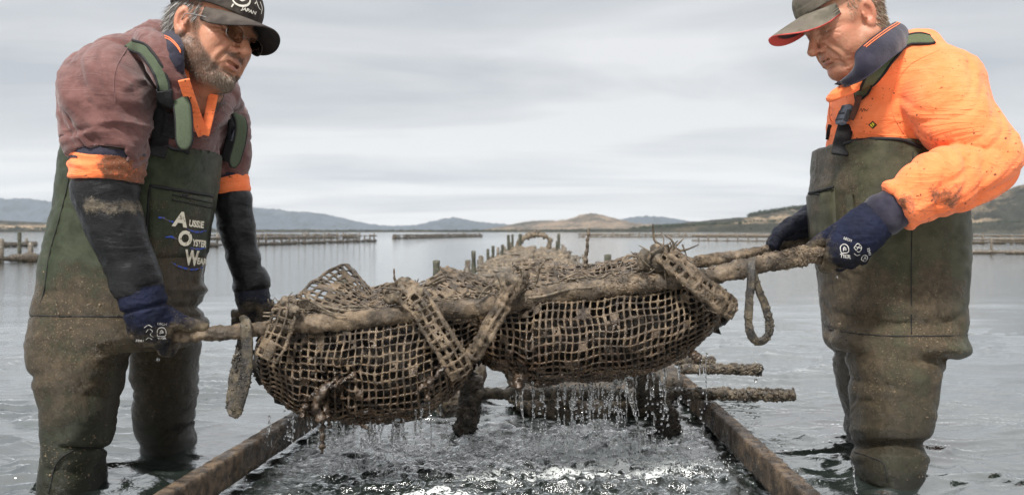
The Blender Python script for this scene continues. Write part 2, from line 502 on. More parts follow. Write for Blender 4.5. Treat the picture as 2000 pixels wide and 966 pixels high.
# ------------------------------------------------------------------ water
def axis_c(): return None
def rack_x(D): return -0.12 + 0.036 * D
def rings(x, y, cx, cy, lam, amp, dec, ph=0.0):
    r = np.hypot(x - cx, y - cy)
    return amp * np.cos(2 * np.pi * r / lam + ph) * np.exp(-r / dec)
def churn(x, y):
    """where the dripping basket stirs the water"""
    a = np.exp(-(((x + .02) / .66) ** 4 + ((y - 2.12) / .62) ** 4))
    return a
def water_h(x, y, cell):
    Q = np.column_stack([x, y, np.zeros_like(x)])
    w = lambda lam: sstep(lam * .5, lam * .22, cell)
    h = .0075 * pn(Q * [1.3, 3.4, 1], 1) * w(.25)
    h += .0068 * pn(Q * [3.4, 8.0, 1] + [3 * .1, 0, 0], 2) * w(.12)
    h += .0030 * pn(Q * [8, 19, 1], 3) * w(.05)
    near = sstep(9, 4, y) * w(.05)
    for (sc_, am_, sd_, lm_) in (((3.2, 8.5, 1), 0.0165, 21, .12), ((6.0, 16, 1), .0080, 22, .06)):
        Q3 = Q * sc_; Q3 = Q3 + .5 * np.column_stack([pn(Q3 * .6, sd_ + 1), pn(Q3 * .6, sd_ + 2), Q3[:, 2] * 0])
        h += am_ * np.clip(1 - 3.2 * np.abs(pn(Q3, sd_)), 0, 1) ** 2 * sstep(-.25, .25, pn(Q * [1.1, 1.6, 1], sd_ + 5)) * w(lm_) * sstep(16, 5, y)
    for (cx, cy, l, a, d, p) in ((-1.05, 2.02, .10, .0050, .22, 0), (-.86, 2.42, .09, .0035, .2, 1), (.92, 2.1, .11, .0050, .26, 2), (.80, 2.45, .09, .003, .2, 0),
                                 (.82, 2.9, .08, .002, .25, .5)):
        h += near * rings(x, y, cx, cy, l, a, d, p)
    c = churn(x, y)
    W = Q + .02 * np.column_stack([pn(Q * 9, 11), pn(Q * 9, 12), np.zeros_like(x)])
    rd = .6 * (1 - 2 * np.abs(pn(W * [7, 10, 1], 4))) + .55 * (1 - 2 * np.abs(pn(W * [14, 19, 1], 14)))
    h += c * (.0130 * rd + .0100 * pn(W * [24, 30, 1], 5) + .0040 * (1 - 2 * np.abs(pn(W * [42, 50, 1], 6))) + .0022 * pn(W * 95, 7)) * near
    for k in range(26):
        r_ = np.random.default_rng(100 + k)
        cx, cy = r_.uniform(-.55, .5), r_.uniform(1.75, 2.55)
        h += near * rings(x, y, cx, cy, r_.uniform(.03, .055), r_.uniform(.0020, .0045), .05, r_.uniform(0, 6))
    return h
def make_water():
    ys = [-40, -15, -5, -1.5, 0, .6, 1.1]
    y = 1.45
    while y < 3.1: ys.append(y); y += .0062
    st = .0066
    while y < 5800: ys.append(y); st *= 1.018 if y < 14 else 1.06; y += st
    ys.append(5900); ys = np.array(ys)
    xs = [0.0]; st = .0066; x = 0
    while x < 5900:
        if x > 1.25: st *= 1.024 if x < 6 else 1.07
        x += st; xs.append(x)
    xs = np.array(xs); xs = np.concatenate([-xs[:0:-1], xs])
    X, Y = np.meshgrid(xs, ys)
    cy = np.gradient(ys)[:, None] * np.ones_like(X); cx = np.gradient(xs)[None] * np.ones_like(X)
    cell = np.maximum(cy, cx)
    fin = cell.ravel() < .2
    Z = np.zeros(X.size)
    Z[fin] = water_h(X.ravel()[fin], Y.ravel()[fin], cell.ravel()[fin])
    foam = np.zeros(X.size)
    xf, yf = X.ravel()[fin], Y.ravel()[fin]
    Q = np.column_stack([xf, yf, xf * 0])
    def blob(cx_, cy_, rx, ry): return np.exp(-(((xf - cx_) / rx) ** 2 + ((yf - cy_) / ry) ** 2))
    fm = 1.5 * blob(.25, 2.27, .17, .12) + .7 * blob(.02, 2.1, .2, .05) + .6 * blob(-.15, 1.95, .14, .05) + .75 * blob(.36, 2.18, .12, .08) + .75 * blob(-.38, 2.2, .07, .07) + .5 * blob(-.24, 2.32, .08, .06) + .45 * blob(.1, 2.42, .14, .06) + .4 * blob(.48, 2.5, .08, .12)
    fm += .10 * churn(xf, yf)
    chn = np.zeros(X.size); chn[fin] = churn(xf, yf)
    foam[fin] = fm
    n_, m_ = X.shape
    V = np.column_stack([X.ravel(), Y.ravel(), Z + 0 * foam])
    i = np.arange(n_ - 1)[:, None] * m_; j = np.arange(m_ - 1)[None]
    Fq = np.stack([i + j, i + j + 1, i + m_ + j + 1, i + m_ + j], -1).reshape(-1, 4)
    m = M('sea_water', .06, .5, (.012, .019, .017))
    b = m.b; b.inputs['IOR'].default_value = 1.40
    cd = m.n('ShaderNodeCameraData')
    geo = m.n('ShaderNodeNewGeometry')
    fo = m.attr('foam')
    g = m.tc.outputs['Object']
    nz = m.noise(34, 6, .68, g, (1, 1.3, 1), .8)
    fine = m.noise(160, 4, .6, g)
    f1 = m.math('MULTIPLY', fo, m.ramp(nz, .40, .60))
    f1 = m.math('MULTIPLY', f1, m.ramp(fine, .3, .5))
    fm_ = m.ramp(f1, .24, .46)
    silt = m.mix(m.ramp(m.noise(3.0, 3), .3, .7), (.006, .010, .009), (.016, .022, .019))
    m.col(m.mix(fm_, silt, (.66, .69, .68)))
    m.rough(m.mixf(fm_, .045, .55))
    b1 = m.noise(9.0, 5, .6, g, (.55, 1.25, 1)); b2 = m.noise(2.1, 4, .6, g, (.6, 1.6, 1)); b3 = m.noise(55, 3, .6, g, (.7, 1.1, 1))
    n1_ = m.bump(b1, .022, .24)
    n2_ = m.bump(b2, .06, .08, nrm=n1_)
    n3_ = m.bump(b3, .004, .55, nrm=n2_)
    bc = m.noise(30, 5, .7, g, (1, 1.25, 1), 1.2)
    m.bump(bc, .016, .5, nrm=n3_); m.l(m.math('MULTIPLY', m.attr('churn'), .55), m.b.inputs['Normal'].links[0].from_node.inputs['Strength'])
    # mirror layer: Fresnel reflection of rippled water, lifted for the many facets too small to mesh
    gls = m.n('ShaderNodeBsdfGlossy'); gls.inputs['Roughness'].default_value = .05; gls.inputs['Color'].default_value = (.97, .98, .98, 1)
    nsock = m.b.inputs['Normal'].links[0].from_socket; m.l(nsock, gls.inputs['Normal'])
    fr = m.n('ShaderNodeFresnel'); fr.inputs['IOR'].default_value = 1.333; m.l(nsock, fr.inputs['Normal'])
    fac = m.math('MULTIPLY', m.math('POWER', fr.outputs[0], .45), m.math('SUBTRACT', 1.0, m.math('MULTIPLY', fm_, .85)), True)
    m.b.inputs['Specular IOR Level'].default_value = 0.0
    mxs = m.n('ShaderNodeMixShader'); m.l(fac, mxs.inputs[0]); m.l(m.b.outputs[0], mxs.inputs[1]); m.l(gls.outputs[0], mxs.inputs[2]); m.l(mxs.outputs[0], m.o.inputs[0])
    o = mk('water', V, Fq, m.m, attrs={'foam': foam, 'churn': chn})
    tag(o, 'dark rippled estuary water stirred white below the dripping bags', kind='structure')
    sb = mk('seabed', [(-5900, -40, -.9), (5900, -40, -.9), (5900, 5900, -.9), (-5900, 5900, -.9)], np.array([[0, 1, 2, 3]]), simple('silt', (.08, .07, .05)))
    tag(sb, 'dark silty seabed under the water', kind='structure')
make_water()

# ------------------------------------------------------------------ hills and far shores
def hill_material(name, wood, grass, gscale, gthr):
    m = M(name, .95, .1)
    a = m.noise(gscale, 6, .62); b = m.noise(gscale * 7, 4, .6)
    c = m.mix(m.ramp(a, gthr, gthr + .12), wood, grass)
    c = m.mix(m.math('MULTIPLY', m.ramp(b, .45, .62), .55), c, tuple(x * .45 for x in wood))
    m.col(c); m.bump(b, 12); return m.m
def hill(name, label, D, prof, depth, mat, rough=2.0, seed=0, base_y=None):
    px = np.arange(prof[0][0], prof[-1][0] + 1, 3.0)
    py = catmull(np.array(prof, float), len(px) * 4); py = np.interp(px, py[:, 0], py[:, 1])
    H = CAMZ - (py - HORIZ) * D / F
    X = (px - 1000) * D / F
    T = np.concatenate([np.linspace(0, 1, 26), np.linspace(1.08, 2.0, 9)])
    Xg, Tg = np.meshgrid(X, T); Hg = np.tile(H, (len(T), 1))
    Yg = D - depth + Tg * depth
    Q = np.column_stack([Xg.ravel(), Yg.ravel(), Yg.ravel() * 0]) / (D * .05)
    sh = np.where(Tg <= 1, np.sin(np.clip(Tg, 0, 1) * np.pi / 2) ** 1.4, np.cos((Tg - 1) * np.pi / 2) * .98)
    gul = ((.5 - np.abs(fbm(Q * 1.6, 4, seed))) * .42).reshape(Xg.shape) * Hg * np.sin(np.clip(Tg, 0, 1) * np.pi) * 1.0
    rg = (fbm(Q * 14, 3, seed + 5)).reshape(Xg.shape) * rough
    Z = np.maximum(Hg * sh + gul + rg * np.clip(Tg * 3, 0, 1), -.4) * np.where(Tg == 0, 0, 1) - .4 * (Tg == 0)
    n_, m_ = Xg.shape
    i = np.arange(n_ - 1)[:, None] * m_; j = np.arange(m_ - 1)[None]
    Fq = np.stack([i + j, i + j + 1, i + m_ + j + 1, i + m_ + j], -1).reshape(-1, 4)
    return tag(mk(name, np.column_stack([Xg.ravel(), Yg.ravel(), Z.ravel()]), Fq, mat), label, kind='structure')
MH1 = hill_material('far_hill_bush', (.045, .06, .075), (.11, .115, .115), .0016, .56)
MH2 = hill_material('dry_hill', (.035, .035, .027), (.17, .125, .085), .003, .44)
MH3 = hill_material('near_slope', (.026, .027, .02), (.27, .20, .13), .006, .47)
MH4 = hill_material('shore_scrub', (.035, .037, .027), (.09, .075, .05), .02, .5)
hill('hills', 'long blue bush covered ranges along the far shore', 4300,
     [(-500, 392), (-200, 399), (0, 394), (70, 392), (130, 398), (300, 404), (430, 404), (500, 408), (570, 414), (640, 420), (700, 434), (760, 442), (815, 441), (855, 433), (893, 427), (930, 434), (985, 439), (1060, 446), (1150, 441), (1200, 431), (1245, 424), (1290, 427), (1350, 437), (1430, 446), (1700, 449), (2400, 447)], 900, MH1, 7, 1)
hill('hills', 'round brown hills behind the middle of the bay', 2600,
     [(880, 455), (960, 447), (1005, 438), (1050, 432), (1100, 431), (1145, 419), (1185, 426), (1230, 437), (1300, 440), (1420, 447), (1500, 454)], 500, MH2, 3, 2)
hill('hills', 'pale dry grass slope with a dark treeline on the right shore', 1250,
     [(1230, 455), (1290, 441), (1350, 434), (1400, 429), (1460, 424), (1510, 416), (1560, 408), (1650, 402), (1780, 400), (1880, 392), (1950, 378), (2010, 362), (2100, 345), (2600, 330)], 260, MH3, 1.2, 3)
hill('hills', 'pale dry paddocks low on the left shore', 1500, [(-600, 425), (-100, 428), (20, 432), (110, 436), (300, 444), (480, 451), (560, 455)], 300, MH3, 1.0, 4)
hill('shore', 'dark scrubby shoreline strip right across the bay', 900, [(-900, 449.5), (300, 450), (800, 450.6), (1000, 450), (1250, 447), (1400, 440), (1600, 437), (1900, 436), (2900, 434)], 60, MH4, 1.3, 5)

def woodland(name, label, D, pts, n, hgt, seed):
    """far tree crowns along a ridge, too many and too far to tell apart"""
    r_ = np.random.default_rng(seed); parts = []
    q = catmull(np.array(pts, float), 200)
    for k in range(n):
        t = r_.integers(0, 199); x, y = q[t]; d = D + r_.uniform(-20, 20)
        c = P(x + r_.uniform(-2, 2), y, d); s = hgt * r_.uniform(.5, 1.1)
        m_ = 10; V = r_.normal(size=(m_ * 4, 3)); V /= np.linalg.norm(V, axis=1)[:, None]; V = c + V * s * [.8, .8, .55] * r_.uniform(.6, 1, (m_ * 4, 1))
        w = s * .3
        A = V + r_.normal(size=V.shape) * w; B = V + r_.normal(size=V.shape) * w; Cc = V + r_.normal(size=V.shape) * w
        VV = np.stack([A, B, Cc], 1).reshape(-1, 3)
        parts.append((VV, np.arange(len(VV)).reshape(-1, 3)))
    V, fl = merge(parts)
    return tag(mk(name, V, fl, simple(name + '_leaf', (.04, .05, .03), .9, .1), smooth=False), label, kind='stuff')
woodland('woodland', 'dark row of trees along the crest of the right hill', 1240, [(1465, 421), (1500, 414), (1560, 406), (1600, 404)], 260, 4.5, 1)
woodland('woodland', 'dark scrub trees at the foot of the pale slope', 1000, [(1230, 450), (1300, 443), (1400, 441), (1500, 443), (1600, 441)], 420, 4.0, 2)
woodland('woodland', 'dark bush covering the hillside at the right edge', 1235, [(1880, 410), (1920, 400), (1960, 395), (2010, 385)], 420, 6, 3)
woodland('woodland', 'low dark bush along the water at the right edge', 980, [(1890, 442), (1940, 438), (2010, 436)], 300, 4, 4)

# ------------------------------------------------------------------ haze
def make_haze():
    x, y0, y1, z0, z1 = 6500, -60, 6400, -2.0, 420
    V = [(sx * x, y, z) for z in (z0, z1) for y in (y0, y1) for sx in (-1, 1)]
    Fq = np.array([[0, 2, 3, 1], [4, 5, 7, 6], [0, 1, 5, 4], [2, 6, 7, 3], [0, 4, 6, 2], [1, 3, 7, 5]])
    m = bpy.data.materials.new('haze_air'); m.use_nodes = True; t = m.node_tree; t.nodes.clear()
    v = t.nodes.new('ShaderNodeVolumePrincipled'); o = t.nodes.new('ShaderNodeOutputMaterial')
    v.inputs['Color'].default_value = (.86, .92, 1.0, 1); v.inputs['Density'].default_value = .00006
    t.links.new(v.outputs[0], o.inputs['Volume'])
    tag(mk('haze', V, Fq, m, smooth=False), 'thin pale haze over the bay', kind='stuff')
make_haze()

woodland('woodland', 'scattered dark trees low on the pale slope', 1120, [(1330, 441), (1420, 436), (1500, 432), (1560, 428)], 130, 3.0, 6)
woodland('woodland', 'dark tree belt along the far left shore', 1300, [(-200, 444), (0, 446), (110, 448), (430, 450)], 420, 4.0, 7)
woodland('woodland', 'thin dark treeline along the middle far shore', 1500, [(480, 450), (700, 451), (1000, 450.5), (1240, 449)], 620, 3.2, 8)
# ------------------------------------------------------------------ oyster racks, rails, posts
WOOD = mud_material('weathered_wood', (.055, .043, .03), (.17, .14, .105), .5)
RAILM = mud_material('muddy_rail_timber', (.022, .014, .008), (.145, .100, .062), .36)
POSTM = mud_material('green_treated_post', (.030, .030, .020), (.085, .082, .055), .6)
ENCR = mud_material('encrusted_timber', (.022, .017, .012), (.14, .11, .075), .42, 1.2)
def lumpy(V, fl, amp, sc, seed=0, o=4):
    N = vnormals(V, fl); return V + N * (amp * fbm(V * sc, o, seed))[:, None]
def blobs(points, normals, sizes, seed=0, flat=.6):
    """little clods / shell bits, 20-tri each"""
    t = (1 + 5 ** .5) / 2
    I = np.array([(-1, t, 0), (1, t, 0), (-1, -t, 0), (1, -t, 0), (0, -1, t), (0, 1, t), (0, -1, -t), (0, 1, -t), (t, 0, -1), (t, 0, 1), (-t, 0, -1), (-t, 0, 1)]) / 1.9
    Fi = np.array([(0, 11, 5), (0, 5, 1), (0, 1, 7), (0, 7, 10), (0, 10, 11), (1, 5, 9), (5, 11, 4), (11, 10, 2), (10, 7, 6), (7, 1, 8), (3, 9, 4), (3, 4, 2), (3, 2, 6), (3, 6, 8), (3, 8, 9), (4, 9, 5), (2, 4, 11), (6, 2, 10), (8, 6, 7), (9, 8, 1)])
    r_ = np.random.default_rng(seed); n = len(points)
    J = I[None] * (1 + r_.uniform(-.35, .35, (n, 12, 1))) * r_.uniform(.55, 1.2, (n, 1, 3)) * np.asarray(sizes).reshape(n, 1, 1)
    V = (points[:, None] + J).reshape(-1, 3)
    Fq = (Fi[None] + (np.arange(n) * 12)[:, None, None]).reshape(-1, 3)
    return V, [Fq]
def scatter(V, fl, n, seed=0, mask=None):
    f = [q for q in (fl if isinstance(fl, list) else [fl]) if len(q) and q.shape[1] == 4][0]
    r_ = np.random.default_rng(seed)
    c = V[f].mean(1); nr = np.cross(V[f[:, 2]] - V[f[:, 0]], V[f[:, 3]] - V[f[:, 1]])
    ar = np.linalg.norm(nr, axis=1); w = ar * (mask(c) if mask is not None else 1)
    k = r_.choice(len(f), n, p=w / w.sum())
    u, v = r_.uniform(0, 1, (2, n, 1))
    q = V[f[k]]; p = (q[:, 0] * (1 - u) + q[:, 1] * u) * (1 - v) + (q[:, 3] * (1 - u) + q[:, 2] * u) * v
    return p, nr[k] / (ar[k][:, None] + 1e-12)

def plank(a, b, w, h, name, label, mat, seg=.008, amp=.0022, seed=0, clods=0):
    """rail of rectangular section w x h between a and b (top centre line)"""
    a, b = np.array(a, float), np.array(b, float); L = np.linalg.norm(b - a); n = int(L / seg)
    n = min(n, 900)
    s = np.linspace(0, 1, n)[:, None]; pts = a + (b - a) * s - [0, 0, h / 2]
    k = 7
    prof = []
    for (x0, z0, x1, z1) in ((-1, -1, 1, -1), (1, -1, 1, 1), (1, 1, -1, 1), (-1, 1, -1, -1)):
        for t in np.linspace(0, 1, k, endpoint=False): prof.append((x0 + (x1 - x0) * t, z0 + (z1 - z0) * t))
    prof = np.array(prof); prof *= (1 - .06 * (np.abs(prof).min(1, keepdims=True) > .97))
    T = (b - a) / L; S = np.cross(T, [0, 0, 1.0]); S /= np.linalg.norm(S)
    V = pts[:, None] + prof[None, :, :1] * S * w / 2 + prof[None, :, 1:] * np.array([0, 0, h / 2])
    ns = len(prof); V = V.reshape(-1, 3)
    i = np.arange(n - 1)[:, None] * ns; j = np.arange(ns)[None]; j2 = (j + 1) % ns
    Fq = np.stack([i + j, i + j2, i + ns + j2, i + ns + j], -1).reshape(-1, 4)
    fl = [Fq, np.array([list(range(ns))[::-1], list(range((n - 1) * ns, n * ns))])]
    V = lumpy(V, [Fq], amp, 28, seed, 4)
    if clods:
        p, nr = scatter(V, fl, clods, seed, lambda c: np.clip(.3 + pn(c * 6, seed), .02, 1))
        V, fl = merge([(V, fl), blobs(p, nr, np.random.default_rng(seed).uniform(.001, .0042, clods), seed)])
    return mk(name, V, fl, mat)
def rail_pt(x, y, z=.09):
    D = (CAMZ - z) * F / (y - HORIZ); return P(x, y, D)
A0, A1 = rail_pt(310, 966), rail_pt(582, 803)
B0, B1 = rail_pt(1590, 966), rail_pt(1378, 775)
dA = (A1 - A0) / np.linalg.norm(A1 - A0); dB = (B1 - B0) / np.linalg.norm(B1 - B0)
tag(plank(A0 - dA * .5, A0 + dA * 3.0, .038, .070, 'wooden_rail', '', RAILM, seed=1, clods=1500), 'muddy timber rail at lower left beside the man in the brown hoodie', 'rail', 'timber rails of the oyster rack')
tag(plank(B0 - dB * .5, B0 + dB * 3.4, .038, .070, 'wooden_rail', '', RAILM, seed=2, clods=1500), 'muddy timber rail at lower right in front of the man in orange', 'rail', 'timber rails of the oyster rack')

def crossbar(px0, px1, y, D, r, label, seed):
    a, b = P(px0, y, D), P(px1, y + 2, D + .03)
    n = 260; pts = a + (b - a) * np.linspace(0, 1, n)[:, None]
    pts[:, 2] += .004 * pn(pts * 5, seed)
    V, fl = tube(pts, r, 16)
    V = lumpy(V, fl, .0062, 34, seed, 5)
    p, nr = scatter(V, fl, 700, seed); V, fl = merge([(V, fl), blobs(p, nr, np.random.default_rng(seed).uniform(.002, .007, 700), seed)])
    tag(mk('cross_pole', V, fl, ENCR), label, 'pole', 'encrusted cross poles of the oyster rack')
crossbar(900, 1552, 768, 2.58, .0175, 'thick encrusted cross pole reaching farthest right below the carried bags', 3)
crossbar(1330, 1486, 719, 3.02, .0165, 'shorter encrusted cross pole just above and behind the longest one', 4)
crossbar(1318, 1392, 704, 3.28, .0165, 'stub of an encrusted cross pole, farthest back of those on the right', 5)

# rack bags lying in the row behind: each a lumpy netted pillow
NETB = None
def net_bump_material():
    m = M('clogged_net_bag', .6, .45)
    mp_ = m.n('ShaderNodeMapping'); mp_.inputs['Scale'].default_value = (48, 48, 48); m.l(m.tc.outputs['Object'], mp_.inputs[0])
    v = m.n('ShaderNodeTexVoronoi', feature='F1'); v.inputs['Scale'].default_value = 1.0; v.inputs['Randomness'].default_value = .35; m.l(mp_.outputs[0], v.inputs['Vector'])
    hole = m.ramp(v.outputs[0], .42, .30)
    a = m.ramp(m.noise(9, 5, .6), .38, .62)
    c = m.mix(m.ramp(m.noise(30, 5, .6), .35, .65), (.045, .034, .022), (.21, .16, .105))
    k = m.math('MULTIPLY', hole, a)
    m.col(m.mix(k, c, (.03, .024, .018)))
    m.bump(m.math('SUBTRACT', m.noise(50, 5), k), .010)
    return m.m
NETB = net_bump_material()
def rack_bag(cx, cy, cz, lx, ly, lz, seed):
    nu, nv = 40, 28
    u = np.linspace(0, 2 * np.pi, nu, endpoint=False); v = np.linspace(-np.pi / 2, np.pi / 2, nv)
    U, W = np.meshgrid(u, v)
    sp = lambda a, e: np.sign(a) * np.abs(a) ** e
    x = sp(np.cos(W), .55) * sp(np.cos(U), .6); y = sp(np.cos(W), .55) * sp(np.sin(U), .6); z = sp(np.sin(W), .75)
    V = np.column_stack([x.ravel() * lx / 2, y.ravel() * ly / 2, z.ravel() * lz / 2])
    V *= (1 + .26 * fbm(V * 5 + seed, 4, seed))[:, None]
    V += .020 * pn(V * 22, seed)[:, None]
    V[:, 2] -= .03 * np.cos(V[:, 0] / lx * 6)
    V += [cx, cy, cz]
    i = np.arange(nv - 1)[:, None] * nu; j = np.arange(nu)[None]; j2 = (j + 1) % nu
    Fq = np.stack([i + j, i + j2, i + nu + j2, i + nu + j], -1).reshape(-1, 4)
    return V, [Fq]
def row_rack(D0, D1, idx, label):
    """one frame of the row: two side timbers, a cross pole, two bags"""
    c = (D0 + D1) / 2; r_ = np.random.default_rng(300 + idx)
    root = empty('oyster_rack', (rack_x(c), c, 0), label, 'oyster rack', 'racks of netted bags running out into the bay')
    for sgn in (-1, 1):
        a = np.array([rack_x(D0) + sgn * .50, D0 + .02, .16 + r_.uniform(-.01, .01)]); b = np.array([rack_x(D1) + sgn * .5, D1 - .02, .16])
        pl = catmull(np.array([a, b]), 40); V, fl = tube(pl, .024, 8); V = lumpy(V, fl, .008, 14, idx)
        mk('side_rail', V, fl, WOOD, root)
        V, fl = tube(np.array([[a[0], c, -.3], [a[0], c, 0], [a[0], c, .15]]), .022, 8)
        mk('leg', V, fl, WOOD, root)
        n_b = 2 if D1 - D0 > 1 else 1
        for q in range(n_b):
            cc = D0 + (q + .5) * (D1 - D0) / n_b
            V, fl = rack_bag(rack_x(cc) + sgn * .235, cc, .13 + r_.uniform(-.05, .06), .46, (D1 - D0) / n_b * .80, .25, idx * 7 + q * 3 + sgn)
            mk('net_bag', V, fl, NETB, root)
    for q in range(3):
        yy = D0 + (.12 + .38 * q) * (D1 - D0); w_ = r_.uniform(.50, .66)
        V, fl = tube(catmull(np.array([[rack_x(yy) - w_, yy, .22 + r_.uniform(-.02, .05)], [rack_x(yy) + r_.uniform(-.1, .1), yy, .235], [rack_x(yy) + w_, yy, .22 + r_.uniform(-.02, .05)]]), 24), .017, 7)
        mk('cross_bar', lumpy(V, fl, .009, 22, idx + q, 4), fl, WOOD, root)
    for q in range(4):
        sx = r_.choice([-1, 1]); yy = r_.uniform(D0, D1); zt = r_.uniform(.26, .40)
        V, fl = tube(np.array([[rack_x(yy) + sx * .52, yy, -.3], [rack_x(yy) + sx * .52, yy, .1], [rack_x(yy) + sx * (.52 + r_.uniform(-.02, .02)), yy, zt]]), r_.uniform(.012, .024), 8)
        mk('stake', lumpy(V, fl, .006, 20, idx + q, 3), fl, WOOD, root)
    return root
ord_ = ['first', 'second', 'third', 'fourth', 'fifth', 'sixth', 'seventh', 'eighth', 'ninth', 'tenth', 'eleventh', 'twelfth']
for k in range(10):
    D0 = 5.3 + k * 1.25
    row_rack(D0, D0 + 1.18, k, f'rack of clogged muddy net bags, {ord_[k]} back in the line behind the carried bags')

# the raised hoop shaped end far down the line
def hoop():
    root = empty('arched_rack', P(1047, 480, 19), 'arched rack of weedy bags standing clear of the water far down the line', 'oyster rack')
    a = catmull(np.array([P(1008, 487, 19), P(1016, 472, 19), P(1030, 461, 19), P(1050, 457, 19), P(1068, 461, 19), P(1074, 472, 19), P(1070, 487, 19)]), 60)
    V, fl = tube(a, .055, 10); V = lumpy(V, fl, .05, 5, 4, 3); mk('arch_bag', V, fl, NETB, root)
    for x, y in ((1032, 459), (1044, 454), (1052, 453), (1062, 457), (1020, 466)):
        V, fl = tube(np.array([P(x, y + 10, 19), P(x, y, 19), P(x + 1, y - 4, 19)]), .03, 6); V = lumpy(V, fl, .02, 9, 1, 3); mk('weed_clump', V, fl, ENCR, root)
hoop()

def post(x, ytop, D, w, label, seed, base=-.3, lean=0.0, square=False):
    t = P(x, ytop, D); b = np.array([t[0] - lean, D, base])
    n = 46; pts = b + (t - b) * np.linspace(0, 1, n)[:, None]
    r = w * D / F / 2 * np.ones(n)
    V, fl = tube(pts, r, 12)
    V = lumpy(V, fl, w * D / F * .10, 1.1 / (w * D / F) * .7, seed, 4)
    tag(mk('post', V, fl, POSTM), label, 'post', 'marker posts along the rack line')
post(852, 509, 5.1, 14, 'stout green post left of the rack line, just behind the left bag', 1)
post(925, 490, 7.6, 9, 'dark post at the left edge of the rack line, next beyond the stout green one', 2)
post(953, 486, 9.7, 6, 'thin post on the left of the rack line, left of a close pair', 3)
post(963, 480, 10.9, 6, 'thin post on the left of the rack line, right of a close pair', 4)
post(981, 478, 12.9, 5, 'short thin post beside the ninth rack on its left', 5)
post(993, 459, 15.4, 6, 'tall thin post left of the arched rack, outermost of two', 6)
post(1001, 458, 17.0, 5, 'tall thin post left of the arched rack, inner one of two', 7)
post(1016, 457, 18.6, 7, 'post against the left foot of the arched rack', 8)
post(1091, 456, 17.6, 6, 'lone tall dark post right of the arched rack', 9)
post(1187, 497, 5.0, 14, 'stout square topped post right of the rack line behind the right bag', 10)
post(668, 547, 2.72, 28, 'broad muddy post stub showing behind the left bag', 11)
post(1088, 470, 14.0, 5, 'short thin post on the right of the rack line', 12)
post(38, 453, 19, 7, 'lone post standing by the racks at the far left edge', 13)

# distant racks
def far_rack(x0, x1, D0, D1, zt, zb, nleg, label, legx=None, th=.05, band=.10, seed=0):
    band *= .62
    a = np.array([(x0 - 1000) * D0 / F, D0, 0.]); b = np.array([(x1 - 1000) * D1 / F, D1, 0.])
    root = empty('oyster_rack', (a + b) / 2, label, 'oyster rack', 'far racks standing in the bay')
    n = 160; pl = a + (b - a) * np.linspace(0, 1, n)[:, None]
    if zt:
        q = pl + [0, 0, zt]; V, fl = tube(q, th, 6); mk('top_rail', lumpy(V, fl, th * .8, 1.2, seed, 3), fl, WOOD, root)
    q = pl + [0, 0, zb]; V, fl = tube(q, band, 8); mk('bag_row', lumpy(V, fl, band * .9, 1.8, seed + 1, 4), fl, ENCR, root)
    r_ = np.random.default_rng(seed)
    for k in range(nleg):
        t = (k + .5 + r_.uniform(-.2, .2)) / nleg; p = a + (b - a) * t
        V, fl = tube(np.array([p + [0, 0, -.3], p + [0, 0, 0.1], p + [0, 0, (zt or .3) + r_.uniform(-.02, .20)]]), th * 1.0, 6)
        mk('leg', V, fl, WOOD, root)
far_rack(395, 735, 33, 52, .36, .07, 24, 'long far rack on legs right of the hooded man, nearer of two', th=.045, band=.13, seed=1)
far_rack(400, 700, 62, 78, .34, .06, 20, 'long far rack behind the nearer one right of the hooded man', th=.07, band=.12, seed=2)
far_rack(768, 940, 70, 100, .30, .08, 14, 'far rack lying low left of the arched rack', th=.08, band=.20, seed=3)
far_rack(1352, 1620, 56, 50, .34, .02, 13, 'far rack on spaced legs left of the man in orange', th=.05, band=.07, seed=4)
far_rack(1130, 1620, 95, 88, .30, .06, 30, 'farthest dark rack across the right of the bay', th=.10, band=.14, seed=5)
far_rack(-120, 70, 30, 36, .16, .07, 6, 'far rack at the left edge, higher of two', th=.05, band=.14, seed=6)
far_rack(-160, 76, 15.5, 17.5, 0, .06, 5, 'muddy rack at the left edge, nearer of two', th=.05, band=.13, seed=7)
far_rack(1880, 2120, 42, 44, .40, .08, 9, 'far rack on legs at the right edge, farther one', th=.06, band=.10, seed=8)
far_rack(1885, 2130, 23.5, 22.5, .40, .05, 3, 'rack with tall legs at the right edge, nearer one', th=.035, band=.08, seed=9)
# ------------------------------------------------------------------ heads
def rot_head(yaw, pitch, roll):
    """columns: local right, forward, up.  yaw: heading in the XY plane from +X towards +Y"""
    f = np.array([math.cos(pitch) * math.cos(yaw), math.cos(pitch) * math.sin(yaw), -math.sin(pitch)])
    r = np.cross(f, [0, 0, 1.0]); r /= np.linalg.norm(r); u = np.cross(r, f)
    c, s_ = math.cos(roll), math.sin(roll)
    r2 = r * c + u * s_; u2 = -r * s_ + u * c
    return np.stack([r2, f, u2], 1)

